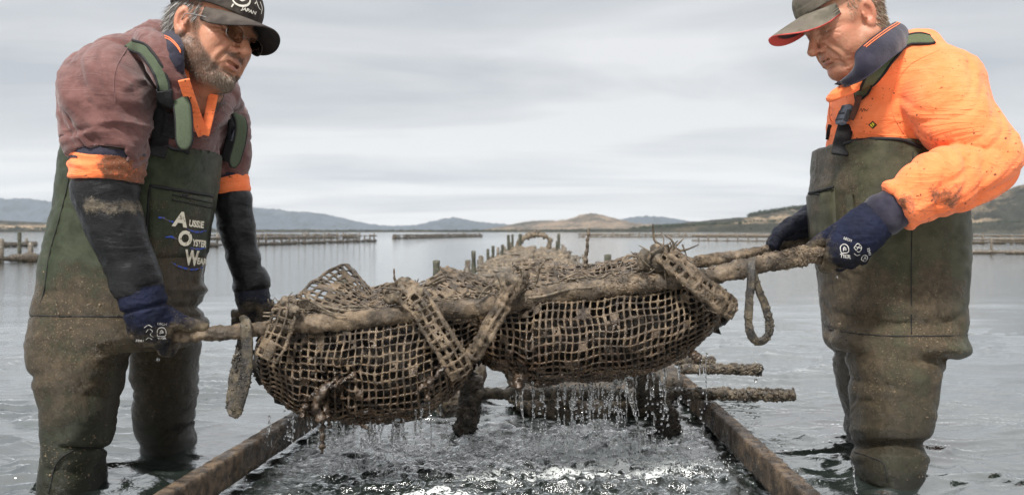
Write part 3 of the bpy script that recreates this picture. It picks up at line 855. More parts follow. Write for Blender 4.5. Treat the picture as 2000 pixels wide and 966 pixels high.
def head_mesh(p, neck_to, h=.0018):
    """p: dict of face proportions; neck_to: local point the neck runs to"""
    S = (-1, 1)
    Fd = Field((-.105, -.17, -.25), (.105, .15, .145), h)
    Fd.ell((0, -.014, .045), (.0745, .098, .087))
    Fd.ell((0, .032, .012), (.066, .064, .085), .02)
    Fd.ell((0, .040, -.045), (.050 * p['wide'], .050, .050), .025)
    for s in S:
        Fd.cone((s * .050 * p['wide'], .004, -.048), (s * .018, .070, -.088), .023 * p['jowl'], .017 * p['jowl'], .022)
        Fd.ell((s * .043, .054, -.012), (.023 * p['cheek'], .026 * p['cheek'], .024), .02)
        Fd.ell((s * .036, .050, -.045), (.024 * p['jowl'], .028, .028), .02)
        Fd.cone((s * .052, .060, .030), (s * .062, .030, .018), .011, .010, .016)      # outer orbit
    Fd.ell((0, .080, -.086), (.021, .017 * p['chin'], .015), .016)                      # chin
    Fd.ell((0, .055, -.097), (.034, .03, .015 * p['jowl']), .02)                        # under chin
    Fd.ell((0, .078, -.046), (.029, .019, .026), .016)                                  # muzzle
    for s in S:                                                                          # sockets then lids
        Fd.ell((s * .033, .096, .017), (.021, .018, .0135), .012, mode='sub')
    for s in S:
        Fd.cone((s * .010, .084, .036), (s * .046, .074, .040), .0085, .0085, .010)     # brow ridge
        Fd.ell((s * .0315, .0715, .017), (.0165, .0145, .0138), .005)                   # eyeball under the lids
    Fd.chain([(0, .079, .034), (0, .088, .020), (0, .105, .000), (0, .1155, -.015)], [.0085, .0078, .0095, .0118 * p['nose']], .009)
    for s in S:
        Fd.ell((s * .0135 * p['nose'], .0985, -.0215), (.0085, .0115, .0085), .006)
        Fd.ell((s * .0065, .103, -.0295), (.0036, .0052, .0042), .003, mode='sub')
        Fd.chain([(s * .0195, .0885, .0125), (s * .031, .0880, .0105), (s * .0435, .0790, .0115)], [.0016, .0022, .0016], .002, mode='sub')     # slit under the lowered lid
    # lips
    o = p['open']
    for s in S:
        Fd.chain([(0, .0965, -.0440), (s * .009, .0955, -.0425), (s * .0250, .0825, -.0475)], [.0036, .0040, .0024], .005)
        Fd.chain([(0, .0935, -.0565 - o), (s * .011, .0920, -.0565 - o), (s * .0240, .0820, -.0492 - o * .4)], [.0046, .0042, .0026], .005)
        Fd.chain([(0, .0985, -.0503 - o * .5), (s * .012, .0950, -.0500 - o * .5), (s * .0260, .0830, -.0482 - o * .2)], [.0016 + o * .75, .0016 + o * .6, .0014], .0015, 'sub')
        Fd.chain([(0, .0945, -.0503 - o * .5), (s * .012, .0915, -.0500 - o * .5), (s * .0250, .0800, -.0482 - o * .2)], [.0016 + o * .75, .0016 + o * .6, .0014], .0015, 'sub')
    Fd.cone((-.012, .091, -.067 - o), (.012, .091, -.067 - o), .004, .004, .009, mode='sub')
    # ears
    for s in S:
        e = np.array([s * .0765, -.010, .002]); R = basis((s * 1, .38, .05))
        Fd.ell(e + [0, -.004, .004], (.0175, .0335, .0085), .004, R=basis_ear(s))
        Fd.ell(e + [s * .008, .002, .006], (.0115, .0225, .0085), .003, R=basis_ear(s), mode='sub')
        Fd.chain([e + [s * .004, -.010, -.010], e + [s * .005, -.013, .010], e + [s * .005, -.004, .024]], [.003, .0032, .003], .004)
        Fd.cone(e + [s * .001, .010, -.004], e + [s * .001, .011, .004], .0055, .0045, .004)
        Fd.ell(e + [s * .001, .004, -.024], (.0065, .0095, .0105), .007)
        Fd.ell(e + [s * .004, .005, -.002], (.006, .005, .007), .002, mode='sub')
    # neck with its two cords and wattle
    n = np.asarray(neck_to, float)
    Fd.cone((0, -.030, -.035), n, .058, .064, .03)
    for s in S: Fd.cone((s * .052, -.014, -.045), n + [s * .02, .05, 0], .015, .014, .02)
    Fd.cone((0, .04, -.085), n + [0, .045, .01], .02, .018, .03)
    V, f = Fd.mesh(1); N = vnormals(V, f)
    A = V.copy(); A[:, 0] = np.abs(A[:, 0]); front = sstep(.0, .03, V[:, 1])
    def crease(pl, amp, w, bulge=0.0, off=(0, 0)):
        pl = catmull(np.array(pl, float), 24); d = np.full(len(V), 9.0); sd = np.zeros(len(V))
        for a, b in zip(pl[:-1], pl[1:]):
            ab = b - a; q = A[:, [0, 2]] - a; t = np.clip((q @ ab) / (ab @ ab), 0, 1); r = q - t[:, None] * ab; dd = np.hypot(r[:, 0], r[:, 1])
            m = dd < d; d[m] = dd[m]; sd[m] = (ab[0] * r[m, 1] - ab[1] * r[m, 0])
        tt = 1.0
        return -amp * np.exp(-(d / w) ** 2) * front + bulge * np.exp(-((d - 2.2 * w) / (1.8 * w)) ** 2) * (sd > 0) * front
    k = p.get('lines', 1.0); D_ = np.zeros(len(V))
    D_ += crease([(.0175, -.014), (.023, -.024), (.0325, -.042), (.036, -.056)], .0034 * k, .0034, .0030 * k)
    D_ += crease([(.029, -.062), (.034, -.072), (.036, -.086)], .0018 * k, .003, .0012)
    D_ += crease([(.017, .006), (.028, .000), (.041, .001)], .0016 * k, .0028, .0014)
    D_ += crease([(.018, .0225), (.031, .0265), (.046, .0205)], .0016, .0018)
    for q in range(3): D_ += crease([(.047, .014 - .003 * q), (.056, .017 - .008 * q), (.064, .018 - .012 * q)], .0012 * k, .0016)
    for z in (.056, .066): D_ += crease([(0, z + .002), (.02, z), (.045, z + .002)], .0010 * k, .0022)
    D_ += crease([(.006, .034), (.008, .050)], .0012 * k, .0018)
    D_ += crease([(.040, -.020), (.050, -.040), (.052, -.062)], .0014 * k, .005)
    V = V + N * (D_ + .0006 * fbm(V * 45, 3, 2) * (A[:, 0] < .07) + .0003 * pn(V * 160, 6))[:, None]
    return V, f
def basis_ear(s):
    # thin axis sideways and slightly forward, long axis up and leaning back
    thin = np.array([s * .90, .42, .0]); thin /= np.linalg.norm(thin)
    long_ = np.array([0, -.20, .98]); long_ -= (long_ @ thin) * thin; long_ /= np.linalg.norm(long_)
    return np.stack([np.cross(long_, thin), long_, thin], 1)

def reg(L, c, r): return np.exp(-(((L - np.asarray(c)) / np.asarray(r)) ** 2).sum(1))
def head_masks(L):
    A = np.abs(L); A[:, 1:] = L[:, 1:]
    red = reg(A, (.045, .06, -.010), (.024, .05, .020)) + 1.1 * reg(A, (0, .112, -.014), (.018, .018, .014)) + 1.0 * reg(A, (.084, -.01, .004), (.014, .03, .035)) + .5 * reg(A, (0, .08, -.085), (.03, .03, .012)) + .35 * reg(A, (0, .08, .055), (.06, .04, .02)) + .35 * reg(A, (.03, 0, -.13), (.06, .07, .03))
    lip = (reg(A, (0, .095, -.043), (.017, .02, .0038)) + 1.3 * reg(A, (0, .095, -.0575), (.016, .02, .0048))) * (A[:, 0] < .026)
    dark = .9 * reg(A, (.033, .085, .012), (.018, .02, .009)) + 1.2 * reg(A, (.0065, .103, -.029), (.004, .006, .004))  # eye sockets and nostrils: shade put into the skin colour
    # beard: jaw, chin, upper lip, sideburn
    jaw = sstep(.016, -.022, L[:, 2] + .55 * (.095 - L[:, 1]) * 0 + .9 * np.clip(L[:, 1] - .045, 0, 1) - (.0)) 
    line = -.018 - 1.05 * np.clip(L[:, 1] - .040, 0, .06)
    b = sstep(.008, -.010, L[:, 2] - line) * sstep(-.020, .0, L[:, 1] - .003 + .3 * np.clip(-.07 - L[:, 2], 0, 1)) * sstep(-.125, -.100, L[:, 2])
    side = sstep(.018, .028, L[:, 1] + .018) * sstep(.045, .030, L[:, 1]) * sstep(.05, .03, L[:, 2]) * (A[:, 0] > .05)
    mou = reg(A, (.012, .09, -.0345), (.020, .03, .0065)) * 1.3
    gap = np.clip(1.5 * reg(A, (0, .09, -.051), (.024, .03, .0105)), 0, 1)
    beard = np.clip(np.maximum(np.maximum(b, side * .8), mou), 0, 1) * (1 - gap)
    return red, lip, dark, beard

def skin_material(name, base, redc, stub):
    m = M(name, .48, .42)
    b = m.b; b.inputs['Subsurface Weight'].default_value = .06; b.inputs['Subsurface Radius'].default_value = (.010, .004, .002)
    b.inputs['Subsurface Scale'].default_value = .6
    bl = m.ramp(m.noise(34, 5, .6), .35, .7)
    c = m.mix(m.math('MULTIPLY', bl, .45), base, redc)
    c = m.mix(m.math('MULTIPLY', m.math('MULTIPLY', m.attr('red'), m.ramp(m.noise(90, 4), .25, .6)), .80, True), c, redc)
    c = m.mix(m.math('MULTIPLY', m.attr('lip'), .8, True), c, (.33, .125, .10))
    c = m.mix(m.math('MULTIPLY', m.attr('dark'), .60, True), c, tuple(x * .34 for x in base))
    fr = m.ramp(m.noise(330, 2, .5), .66, .72)
    c = m.mix(m.math('MULTIPLY', fr, .30), c, (.20, .085, .05))
    c = m.mix(m.math('MULTIPLY', m.attr('beard'), .70, True), c, stub)
    m.col(c)
    m.rough(m.mixf(m.ramp(m.noise(60, 3), .3, .7), .38, .55))
    n = m.bump(m.noise(420, 3, .6), .0006, .9)
    m.bump(m.noise(110, 4, .6), .0014, .7, nrm=n)
    return m.m

def hair_strands(P0, Dr, length, width, n=5, curl=.15, grav=(0, 0, -1), gw=.25, seed=0, lay=0.0):
    r_ = np.random.default_rng(seed); N = len(P0)
    length = np.broadcast_to(length, (N,)); d = Dr / (np.linalg.norm(Dr, axis=1)[:, None] + 1e-9)
    ph = r_.normal(size=(N, 3)) * curl
    side = np.cross(d, r_.normal(size=(N, 3))); side /= np.linalg.norm(side, axis=1)[:, None] + 1e-9
    pts = [P0]; g = np.asarray(grav, float)
    for k in range(1, n):
        d = d + (g * gw + ph) / n; d /= np.linalg.norm(d, axis=1)[:, None]
        pts.append(pts[-1] + d * (length / (n - 1))[:, None])
    V = []
    for k, q in enumerate(pts):
        w = width * (1 - .85 * (k / (n - 1)) ** 2) / 2
        V.append(q - side * w); V.append(q + side * w)
    V = np.stack(V, 1)   # N, 2n, 3
    base = (np.arange(N) * 2 * n)[:, None, None]
    f = np.array([(2 * k, 2 * k + 1, 2 * k + 3, 2 * k + 2) for k in range(n - 1)])
    shade = np.repeat(r_.uniform(0, 1, N), 2 * n)
    return V.reshape(-1, 3), (f[None] + base).reshape(-1, 4), shade
def hair_material(name, c0, c1, c2=None):
    m = M(name, .45, .35)
    t = m.attr('shade'); c = m.mix(t, c0, c1)
    if c2: c = m.mix(m.ramp(t, .72, .8), c, c2)
    m.col(c); return m.m

def cap_parts(c, h=.0026):
    """crown shell in head space; returns crown VF"""
    Fd = Field((-.11, -.15, 0.02), (.11, .13, .175), h)
    Fd.ell((0, -.012, .062), (.0865, .1085, .090)); Fd.ell((0, .02, .085), (.070, .070, .060), .03)
    Fd.ell((0, -.012, .056), (.0815, .1035, .087), .0, mode='sub')
    Fd.cut(lambda X, Y, Z: (c['z0'] + .10 * (Y - .0) * c['tilt'] - Z) + 0 * X)
    V, f = Fd.mesh(1)
    # panel seams and softness
    ang = np.arctan2(V[:, 0], V[:, 1] + .012); N = vnormals(V, f)
    a = (ang / (np.pi / 3)) ; d = np.abs(a - np.round(a)) * np.pi / 3 * np.hypot(V[:, 0], V[:, 1] + .012)
    V = V - N * (.0010 * np.exp(-(d / .0018) ** 2))[:, None] + N * (.0022 * fbm(V * 16, 3, 9))[:, None]
    band = np.exp(-((V[:, 2] - (c['z0'] + .022 + .1 * V[:, 1] * c['tilt'])) / .0014) ** 2)
    V = V - N * (.0006 * band)[:, None]
    return V, [f]
def brim_mesh(c, n=46, m_=26, thick=.0034):
    """curved peak; u across, v outwards"""
    u = np.linspace(-1, 1, n); v = np.linspace(0, 1, m_)
    U, W = np.meshgrid(u, v)
    th = U * rad(c['span'])
    bx, by = .084 * np.sin(th), -.012 + .106 * np.cos(th)
    L = c['len'] * np.sqrt(np.clip(1 - np.abs(U) ** 2.6, 0, 1))
    x = bx + W * L * .18 * np.sin(th); y = by + W * L
    z0 = c['z0'] + .10 * by * c['tilt'] + .001
    z = z0 - c['drop'] * W * L / c['len'] - c['arch'] * (x / .08) ** 2 * (.35 + .65 * W) - .004 * W ** 2
    top = np.stack([x, y, z + thick * .5], -1).reshape(-1, 3); bot = np.stack([x, y, z - thick * .5], -1).reshape(-1, 3)
    k = n * m_
    i = np.arange(m_ - 1)[:, None] * n; j = np.arange(n - 1)[None]
    q = np.stack([i + j, i + j + 1, i + n + j + 1, i + n + j], -1).reshape(-1, 4)
    rim = np.concatenate([np.arange(m_ - 1) * 0 + 0, []]).astype(int)
    loop = list(range(0, n)) + [r * n + n - 1 for r in range(1, m_)] + list(range((m_ - 1) * n + n - 2, (m_ - 1) * n - 1, -1)) + [r * n for r in range(m_ - 2, 0, -1)]
    loop = np.array(loop); l2 = np.roll(loop, -1)
    e = np.stack([loop, loop + k, l2 + k, l2], -1)
    outer = np.abs(U) > 2
    edge = np.concatenate([W.ravel(), W.ravel()])
    return np.vstack([top, bot]), q, q[:, ::-1] + k, e, edge

def text_mesh(s, size, bold=.0, space=1.0):
    cu = bpy.data.curves.new('txt', 'FONT'); cu.body = s; cu.size = size; cu.offset = bold; cu.space_character = space
    cu.align_x = 'CENTER'; cu.align_y = 'CENTER'; cu.resolution_u = 3
    o = bpy.data.objects.new('txt', cu); COL.objects.link(o)
    dg = bpy.context.evaluated_depsgraph_get(); me = bpy.data.meshes.new_from_object(o.evaluated_get(dg))
    V = np.empty(len(me.vertices) * 3, np.float32); me.vertices.foreach_get('co', V); V = V.reshape(-1, 3)
    me.calc_loop_triangles(); T = np.empty(len(me.loop_triangles) * 3, np.int32); me.loop_triangles.foreach_get('vertices', T)
    bpy.data.objects.remove(o); bpy.data.meshes.remove(me); bpy.data.curves.remove(cu)
    return V.astype(float), T.reshape(-1, 3)
def refine(V, T, mx):
    """split long edges so flat print can follow a curved surface"""
    for _ in range(5):
        e = np.linalg.norm(V[T] - V[np.roll(T, -1, 1)], axis=2)
        big = e.max(1) > mx
        if not big.any(): break
        # shared midpoint split of every triangle that has a long edge (neighbours may hang, print only)
        A, B, C = (V[T[big, k]] for k in range(3)); n0 = len(V)
        m1, m2, m3 = (A + B) / 2, (B + C) / 2, (C + A) / 2; nb = big.sum(); V = np.vstack([V, m1, m2, m3])
        i1 = n0 + np.arange(nb); i2 = i1 + nb; i3 = i2 + nb; a, b, c = T[big].T
        T = np.vstack([T[~big], np.stack([a, i1, i3], 1), np.stack([i1, b, i2], 1), np.stack([i3, i2, c], 1), np.stack([i1, i2, i3], 1)])
    return V, T
def print_on(S, V, T, px, off=.0012, D=2.0, mx=6.0):
    """V: 2D in photo pixels after px() maps them; drop them on surface S"""
    V, T = refine(V, T, mx)
    out = []
    for v in V:
        x, y = px(v); p, n = S.hit(x, y, D); out.append(p + n * off)
    return np.array(out), T

def place(V, R, o, s=1.0): return (V * s) @ R.T + np.asarray(o)

def build_head(root, cfg):
    """returns (world verts, faces, attrs) for the body mesh; makes cap, hair, beard, eyes as children"""
    R, O, s = cfg['R'], cfg['O'], cfg['scale']
    V, f = head_mesh(cfg['face'], cfg['neck'])
    A = np.abs(V)
    red, lip, dark, beard = head_masks(V)
    W = place(V, R, O, s)
    N = vnormals(V, f)
    SB = BVHTree.FromPolygons([tuple(v) for v in V.tolist()], [tuple(q) for q in f.tolist()])
    # eyes
    for sx in (-1, 1):
        c = np.array([sx * .0315, .0722, .0165])
        uu = catmull(np.array([c + [0, 0, -.0001], c]), 3)
        nphi, nth = 20, 12; th = np.linspace(.02, np.pi / 2 * 1.2, nth); ph = np.linspace(0, 2 * np.pi, nphi, endpoint=False)
        TT, PP = np.meshgrid(th, ph, indexing='ij'); r = .0126
        fw = np.array([sx * .05, .95, -.3]); Rb = basis(fw / np.linalg.norm(fw))
        E = c + r * np.stack([np.sin(TT) * np.cos(PP), np.sin(TT) * np.sin(PP), np.cos(TT)], -1).reshape(-1, 3) @ Rb.T
        i = np.arange(nth - 1)[:, None] * nphi; j = np.arange(nphi)[None]; j2 = (j + 1) % nphi
        q = np.stack([i + j, i + nphi + j, i + nphi + j2, i + j2], -1).reshape(-1, 4)
        mk('eye', place(E, R, O, s), q, EYE, root, attrs={'iris': (TT.ravel() < .45).astype(float) + (TT.ravel() < .2)})
    # eyebrows
    cand = f.mean if False else None
    C = V[f].mean(1); CN = vnormals(V, f)[f[:, 0]]
    r_ = np.random.default_rng(cfg['seed'])
    Ac = np.abs(C[:, 0])
    wbrow = np.exp(-((C[:, 2] - (.040 + .004 * np.sin(Ac / .05 * np.pi))) / .0042) ** 2) * sstep(.010, .016, Ac) * sstep(.052, .044, Ac) * (C[:, 1] > .05)
    k = r_.choice(len(f), 420, p=wbrow / wbrow.sum())
    d = CN[k] * .35 + np.stack([np.sign(C[k, 0]) * .9, -.3 + 0 * C[k, 0], .25 + 0 * C[k, 0]], -1)
    HV, HF, sh = hair_strands(C[k], d, r_.uniform(.006, .011, len(k)), .0007, 4, .3, (0, 0, -1), .2, cfg['seed'])
    mk('eyebrows', place(HV, R, O, s), HF, cfg['brow_mat'], root, attrs={'shade': sh})
    # beard
    if cfg.get('beard'):
        red_, lip_, dark_, bc = head_masks(C)
        w = np.clip(bc, 0, 1) ** 2.2 * (bc > .25)
        k = r_.choice(len(f), cfg['beard'], p=w / w.sum())
        jit = C[k] + r_.normal(size=(len(k), 3)) * .0008
        chin = reg(C[k], (0, .085, -.085), (.030, .03, .024))
        Ln = (.0032 + .0085 * chin) * r_.uniform(.6, 1.3, len(k))
        d = CN[k] * .55 + np.array([0, .25, -1.0])
        HV, HF, sh = hair_strands(jit, d, Ln, .00065, 4, .5, (0, 0, -1), .3, cfg['seed'] + 1)
        grey = np.clip(sh * .42 + np.repeat(chin, 8) * .62 + .0, 0, 1)
        mk('beard', place(HV, R, O, s), HF, cfg['beard_mat'], root, attrs={'shade': grey})
    # hair
    c = C; hz = cfg['cap']['z0']
    hair = sstep(.034, .022, c[:, 1] + .25 * (c[:, 2] - .03)) * sstep(cfg['nape'], cfg['nape'] + .015, c[:, 2] - .15 * (c[:, 1])) * (c[:, 2] < .085) * sstep(.010, .026, np.hypot((c[:, 1] + .010) * .9, (c[:, 2] - .002) * .75) - .006)
    hair = hair * (c[:, 1] < .045) * (1 - (np.abs(c[:, 0]) > .074) * (np.abs(c[:, 1] + .012) < .02) * (c[:, 2] < .035))
    hair *= 1 - sstep(-.012, .0, c[:, 1]) * sstep(.024, .010, c[:, 2])
    w = hair * (hair > .2); 
    fa = np.linalg.norm(np.cross(V[f[:, 2]] - V[f[:, 0]], V[f[:, 3]] - V[f[:, 1]]), axis=1); w = w * fa
    k = r_.choice(len(f), cfg['hair_n'], p=w / w.sum())
    cl = fbm(C[k] * 60, 2, 3)[:, None]
    d = CN[k] * cfg['hair_lift'] + np.array(cfg['hair_dir']) + np.stack([0 * cl[:, 0], cl[:, 0] * .5, cl[:, 0] * .3], -1)
    Ln = cfg['hair_len'] * r_.uniform(.6, 1.25, len(k)) * (.65 + .5 * sstep(.02, -.06, C[k, 1]))
    HV, HF, sh = hair_strands(C[k] + r_.normal(size=(len(k), 3)) * .001, d, Ln, .0008, 6, cfg['hair_curl'], (0, 0, -1), .35, cfg['seed'] + 2)
    mk('hair', place(HV, R, O, s), HF, cfg['hair_mat'], root, attrs={'shade': sh})
    # cap
    CV, CF = cap_parts(cfg['cap'])
    cap = mk('cap', place(CV, R, O, s), CF, cfg['cap']['mat'], root)
    BV, qt, qb, qe, edge = brim_mesh(cfg['cap'])
    BW = place(BV, R, O, s)
    br = mk('brim', BW, [np.vstack([qt, qb, qe])], cfg['cap']['mat'], cap, attrs={'edge': edge})
    br.data.materials.append(cfg['cap']['under']); br.data.materials.append(cfg['cap']['rim'])
    mi = np.concatenate([np.zeros(len(qt)), np.ones(len(qb)), np.full(len(qe), 2)]).astype(np.int32)
    br.data.polygons.foreach_set('material_index', mi)
    # stitched rows and sweat band piping
    for q in range(0, 1):
        pass
    return W, f, {'red': red, 'lip': lip, 'dark': dark, 'beard': beard * (1 if cfg.get('beard') else cfg.get('stub', 0))}, cap, (place(CV, R, O, s), CF)

def eye_material():
    m = M('eyeball', .08, .6)
    a = m.attr('iris')
    c = m.mix(m.ramp(a, .4, .6), (.62, .55, .50), (.10, .14, .16)); c = m.mix(m.ramp(a, 1.4, 1.6), c, (.01, .01, .01))
    m.col(c); return m.m
EYE = eye_material()
# two heads
def cap_material(name, c0, c1, stain):
    m = M(name, .85, .2)
    c = m.mix(m.ramp(m.noise(26, 5, .6), .35, .65), c0, c1)
    c = m.mix(m.math('MULTIPLY', m.ramp(m.noise(13, 4, .6), .5, .66), .55), c, stain)
    m.col(c)
    w = m.n('ShaderNodeTexWave', wave_type='BANDS', bands_direction='DIAGONAL'); w.inputs['Scale'].default_value = 420; m.l(m.tc.outputs['Object'], w.inputs['Vector'])
    n = m.bump(w.outputs[0], .0003, .6); m.bump(m.noise(55, 4), .0016, .6, nrm=n); return m.m
CAP_L = cap_material('brown_cap_cloth', (.030, .024, .021), (.062, .050, .044), (.10, .085, .07))
CAP_LU = simple('dark_brim_underside', (.022, .019, .018), .8, .2)
CAP_R = cap_material('faded_khaki_cap_cloth', (.10, .088, .068), (.19, .165, .13), (.055, .045, .042))
_m = M('grubby_brim_underside', .8, .2); _m.col(_m.mix(_m.ramp(_m.attr('edge'), .70, .76), _m.mix(_m.noise(60), (.04, .034, .038), (.09, .075, .08)), (.60, .10, .085))); CAP_RU = _m.m
CAP_RR = simple('coral_red_edging', (.62, .10, .085), .7, .2, .3)
L_YAW, L_PITCH, L_ROLL = rad(-26), rad(12), rad(15)
LH = dict(R=rot_head(L_YAW, L_PITCH, L_ROLL), O=P(410, 76, 2.0), scale=1.04, neck=(-.030, -.030, -.115), seed=11,
          face=dict(wide=1.05, jowl=1.05, cheek=1.0, chin=1.0, nose=1.05, lid=-.001, open=.0022),
          brow_mat=hair_material('dark_brow_hair', (.04, .03, .025), (.12, .10, .085)),
          beard=12000, beard_mat=hair_material('grizzled_beard_hair', (.040, .025, .016), (.40, .33, .26)),
          nape=-.052, hair_n=6500, hair_lift=.16, hair_dir=(0, -.35, -1.0), hair_len=.032, hair_curl=.32,
          hair_mat=hair_material('grey_brown_hair', (.045, .036, .030), (.26, .24, .22), (.50, .48, .46)),
          cap=dict(z0=.052, tilt=.15, span=64, len=.080, drop=.010, arch=.040, mat=CAP_L, under=CAP_LU, rim=CAP_L))
RH = dict(R=rot_head(rad(180 + 13), rad(29), rad(-4)), O=P(1653, 50, 2.10), scale=.995, neck=(.05, -.022, -.125), seed=21,
          face=dict(wide=1.10, jowl=1.2, cheek=1.08, chin=1.0, nose=1.1, lid=-.001, open=0.0), stub=.18,
          brow_mat=hair_material('fair_brow_hair', (.16, .11, .075), (.30, .22, .16)),
          nape=-.045, hair_n=7000, hair_lift=.2, hair_dir=(0, -.35, -.9), hair_len=.012, hair_curl=.3,
          hair_mat=hair_material('short_fair_greying_hair', (.10, .065, .04), (.30, .22, .15), (.42, .36, .29)),
          cap=dict(z0=.070, tilt=.15, span=56, len=.102, drop=.004, arch=.046, mat=CAP_R, under=CAP_RU, rim=CAP_RR))
SKIN_L = skin_material('weathered_tanned_skin', (.40, .20, .12), (.38, .13, .075), (.10, .065, .05))
SKIN_R = skin_material('ruddy_fair_skin', (.40, .20, .12), (.42, .13, .075), (.26, .15, .11))

def glasses(root, cfg):
    R, O, s = cfg['R'], cfg['O'], cfg['scale']
    mt = M('steel_glasses_frame', .25, .8, (.45, .44, .42)); mt.b.inputs['Metallic'].default_value = 1.0
    gl = M('spectacle_lens', .02, .5, (.55, .52, .48)); gl.b.inputs['Transmission Weight'].default_value = 1.0; gl.b.inputs['IOR'].default_value = 1.05
    g = empty('glasses', place(np.array([[0, .095, .01]]), R, O, s)[0]); g.parent = root; g.matrix_parent_inverse = Matrix.Translation(-root.location); g.location = g.location
    parts = []
    for sx in (-1, 1):
        t = np.linspace(0, 2 * np.pi, 33)[:-1]; e = .72
        lx = sx * .033 + .0245 * np.sign(np.cos(t)) * np.abs(np.cos(t)) ** e; lz = .008 + .0165 * np.sign(np.sin(t)) * np.abs(np.sin(t)) ** e
        ly = .104 - .12 * (np.abs(lx) ** 2) * 6
        ring = np.stack([lx, ly, lz], -1)
        V, fl = tube(np.vstack([ring, ring[:2]]), .00085, 6, cap=False); mk('lens_rim', place(V, R, O, s), fl, mt.m, root)
        Vd = np.vstack([ring, ring.mean(0)]); k = len(ring); Vd = np.vstack([Vd, Vd + [0, .0012, 0]])
        Ft = np.array([(i, (i + 1) % k, k) for i in range(k)] + [((i + 1) % k + k + 1, i + k + 1, 2 * k + 1) for i in range(k)]); Fq = np.array([(i, i + k + 1, (i + 1) % k + k + 1, (i + 1) % k) for i in range(k)])
        mk('lens', place(Vd, R, O, s), [Ft, Fq], gl.m, root)
        a = np.array([(sx * .057, .086, .016), (sx * .066, .080, .017), (sx * .0745, .060, .019), (sx * .079, .010, .021), (sx * .080, -.006, .017), (sx * .078, -.014, .004)])
        V, fl = tube(catmull(a, 30), .0011, 6); mk('temple_arm', place(V, R, O, s), fl, mt.m, root)
    V, fl = tube(catmull(np.array([(-.0095, .1035, .012), (0, .1065, .0145), (.0095, .1035, .012)]), 12), .001, 6); mk('bridge', place(V, R, O, s), fl, mt.m, root)
    bpy.data.objects.remove(g)
# ------------------------------------------------------------------ garments
def cloth_material(name, c0, c1, mudc=(.16, .125, .085), weave=420, rough=.88, fuzz=.0, wet=0.0, knit=.0006, mud_scale=16, crease=0.0, crot=(0, .7, 0), spots=0.0):
    """cloth with mud where the mesh attribute 'mud' is high"""
    m = M(name, rough, .14)
    c = m.mix(m.ramp(m.noise(22, 4, .6), .35, .65), c0, c1)
    mu = m.math('ADD', m.attr('mud'), m.math('MULTIPLY', m.math('SUBTRACT', m.noise(mud_scale, 8, .74), .5), 1.6))
    k = m.ramp(mu, .42, .78)
    mc = m.mix(m.ramp(m.noise(60, 5, .65), .35, .68), tuple(x * .55 for x in mudc), mudc)
    c2 = m.mix(m.math('MULTIPLY', k, .88), c, mc)
    sp = m.math('MULTIPLY', m.ramp(m.noise(240, 3, .6), .62, .68), m.ramp(mu, .20, .6))
    c2 = m.mix(m.math('MULTIPLY', sp, .8), c2, (.30, .25, .17))
    wetz = m.n('ShaderNodeSeparateXYZ'); m.l(m.tc.outputs['Object'], wetz.inputs[0]); wz = m.ramp(m.math('ADD', wetz.outputs['Z'], m.math('MULTIPLY', m.noise(14, 3), .06)), .115, .05)
    c2 = m.mix(m.math('MULTIPLY', wz, .6), c2, (.010, .012, .008))
    low = m.ramp(m.math('ADD', wetz.outputs['Z'], m.math('MULTIPLY', m.noise(6, 4), .16)), .46, .16) if knit > .001 else 0.0  # waders darken towards the legs: wet cloth, plus shade put into the colour
    c2 = m.mix(m.math('MULTIPLY', low, .68), c2, (.018, .017, .011))
    if spots: c2 = m.mix(m.math('MULTIPLY', m.ramp(m.noise(105, 2, .5), .685, .715), spots), c2, (.07, .035, .018))
    m.col(c2)
    m.rough(m.mixf(wz, m.mixf(m.math('MULTIPLY', k, m.ramp(m.noise(12, 3), .40, .56)), rough, max(.26, rough - .45 - wet)), .25))
    c2 = m.mix(m.math('MULTIPLY', m.attr('latex'), m.ramp(m.noise(70, 3), .2, .6)), c2, m.mix(k, (.011, .011, .013), mc)); m.col(c2)
    m.b.inputs['Sheen Weight'].default_value = fuzz
    w = m.n('ShaderNodeTexWave', wave_type='BANDS', bands_direction='Z'); w.inputs['Scale'].default_value = weave / 2.9
    w.inputs['Distortion'].default_value = .6; w.inputs['Detail'].default_value = 1
    m.l(m.tc.outputs['Object'], w.inputs['Vector'])
    n = m.bump(w.outputs[0], knit, .8)
    n = m.bump(m.noise(130, 5, .65), .0018, .7, nrm=n)
    if crease:
        mpc = m.n('ShaderNodeMapping'); mpc.inputs['Rotation'].default_value = crot; mpc.inputs['Scale'].default_value = (4, 4, 17); m.l(m.tc.outputs['Object'], mpc.inputs[0])
        cn = m.noise(1.0, 4, .62, mpc.outputs[0], None, 1.4); n = m.bump(m.ramp(m.math('ABSOLUTE', m.math('SUBTRACT', cn, .5)), 0.0, .20), crease, .9, nrm=n)
    n = m.bump(m.math('MULTIPLY', k, m.noise(70, 5, .7)), .005, .7, nrm=n)
    m.bump(sp, .0035, .8, nrm=n)
    return m.m
WADER_L = cloth_material('green_neoprene_rib_cloth', (.026, .033, .017), (.050, .060, .034), (.092, .066, .041), 500, .42, 0, .10, .0012)
WADER_R = cloth_material('olive_neoprene_rib_cloth', (.045, .045, .025), (.080, .078, .046), (.110, .081, .051), 500, .42, 0, .10, .0012)
HOODIE = cloth_material('faded_maroon_sweat_cloth', (.095, .041, .037), (.145, .068, .061), (.12, .09, .07), 1500, .95, .3, 0, .00005, 16, .0010, (0, -.6, 0))
HIVIS = cloth_material('orange_hi_vis_cloth', (.86, .190, .062), (.90, .225, .082), (.10, .055, .030), 2200, .82, .15, 0, .00005, 40, .0022, (0, .75, 0), .9)
NAVY = cloth_material('navy_rib_cloth', (.016, .015, .026), (.032, .029, .044), (.12, .10, .08), 700, .9, .2, 0, .0001)
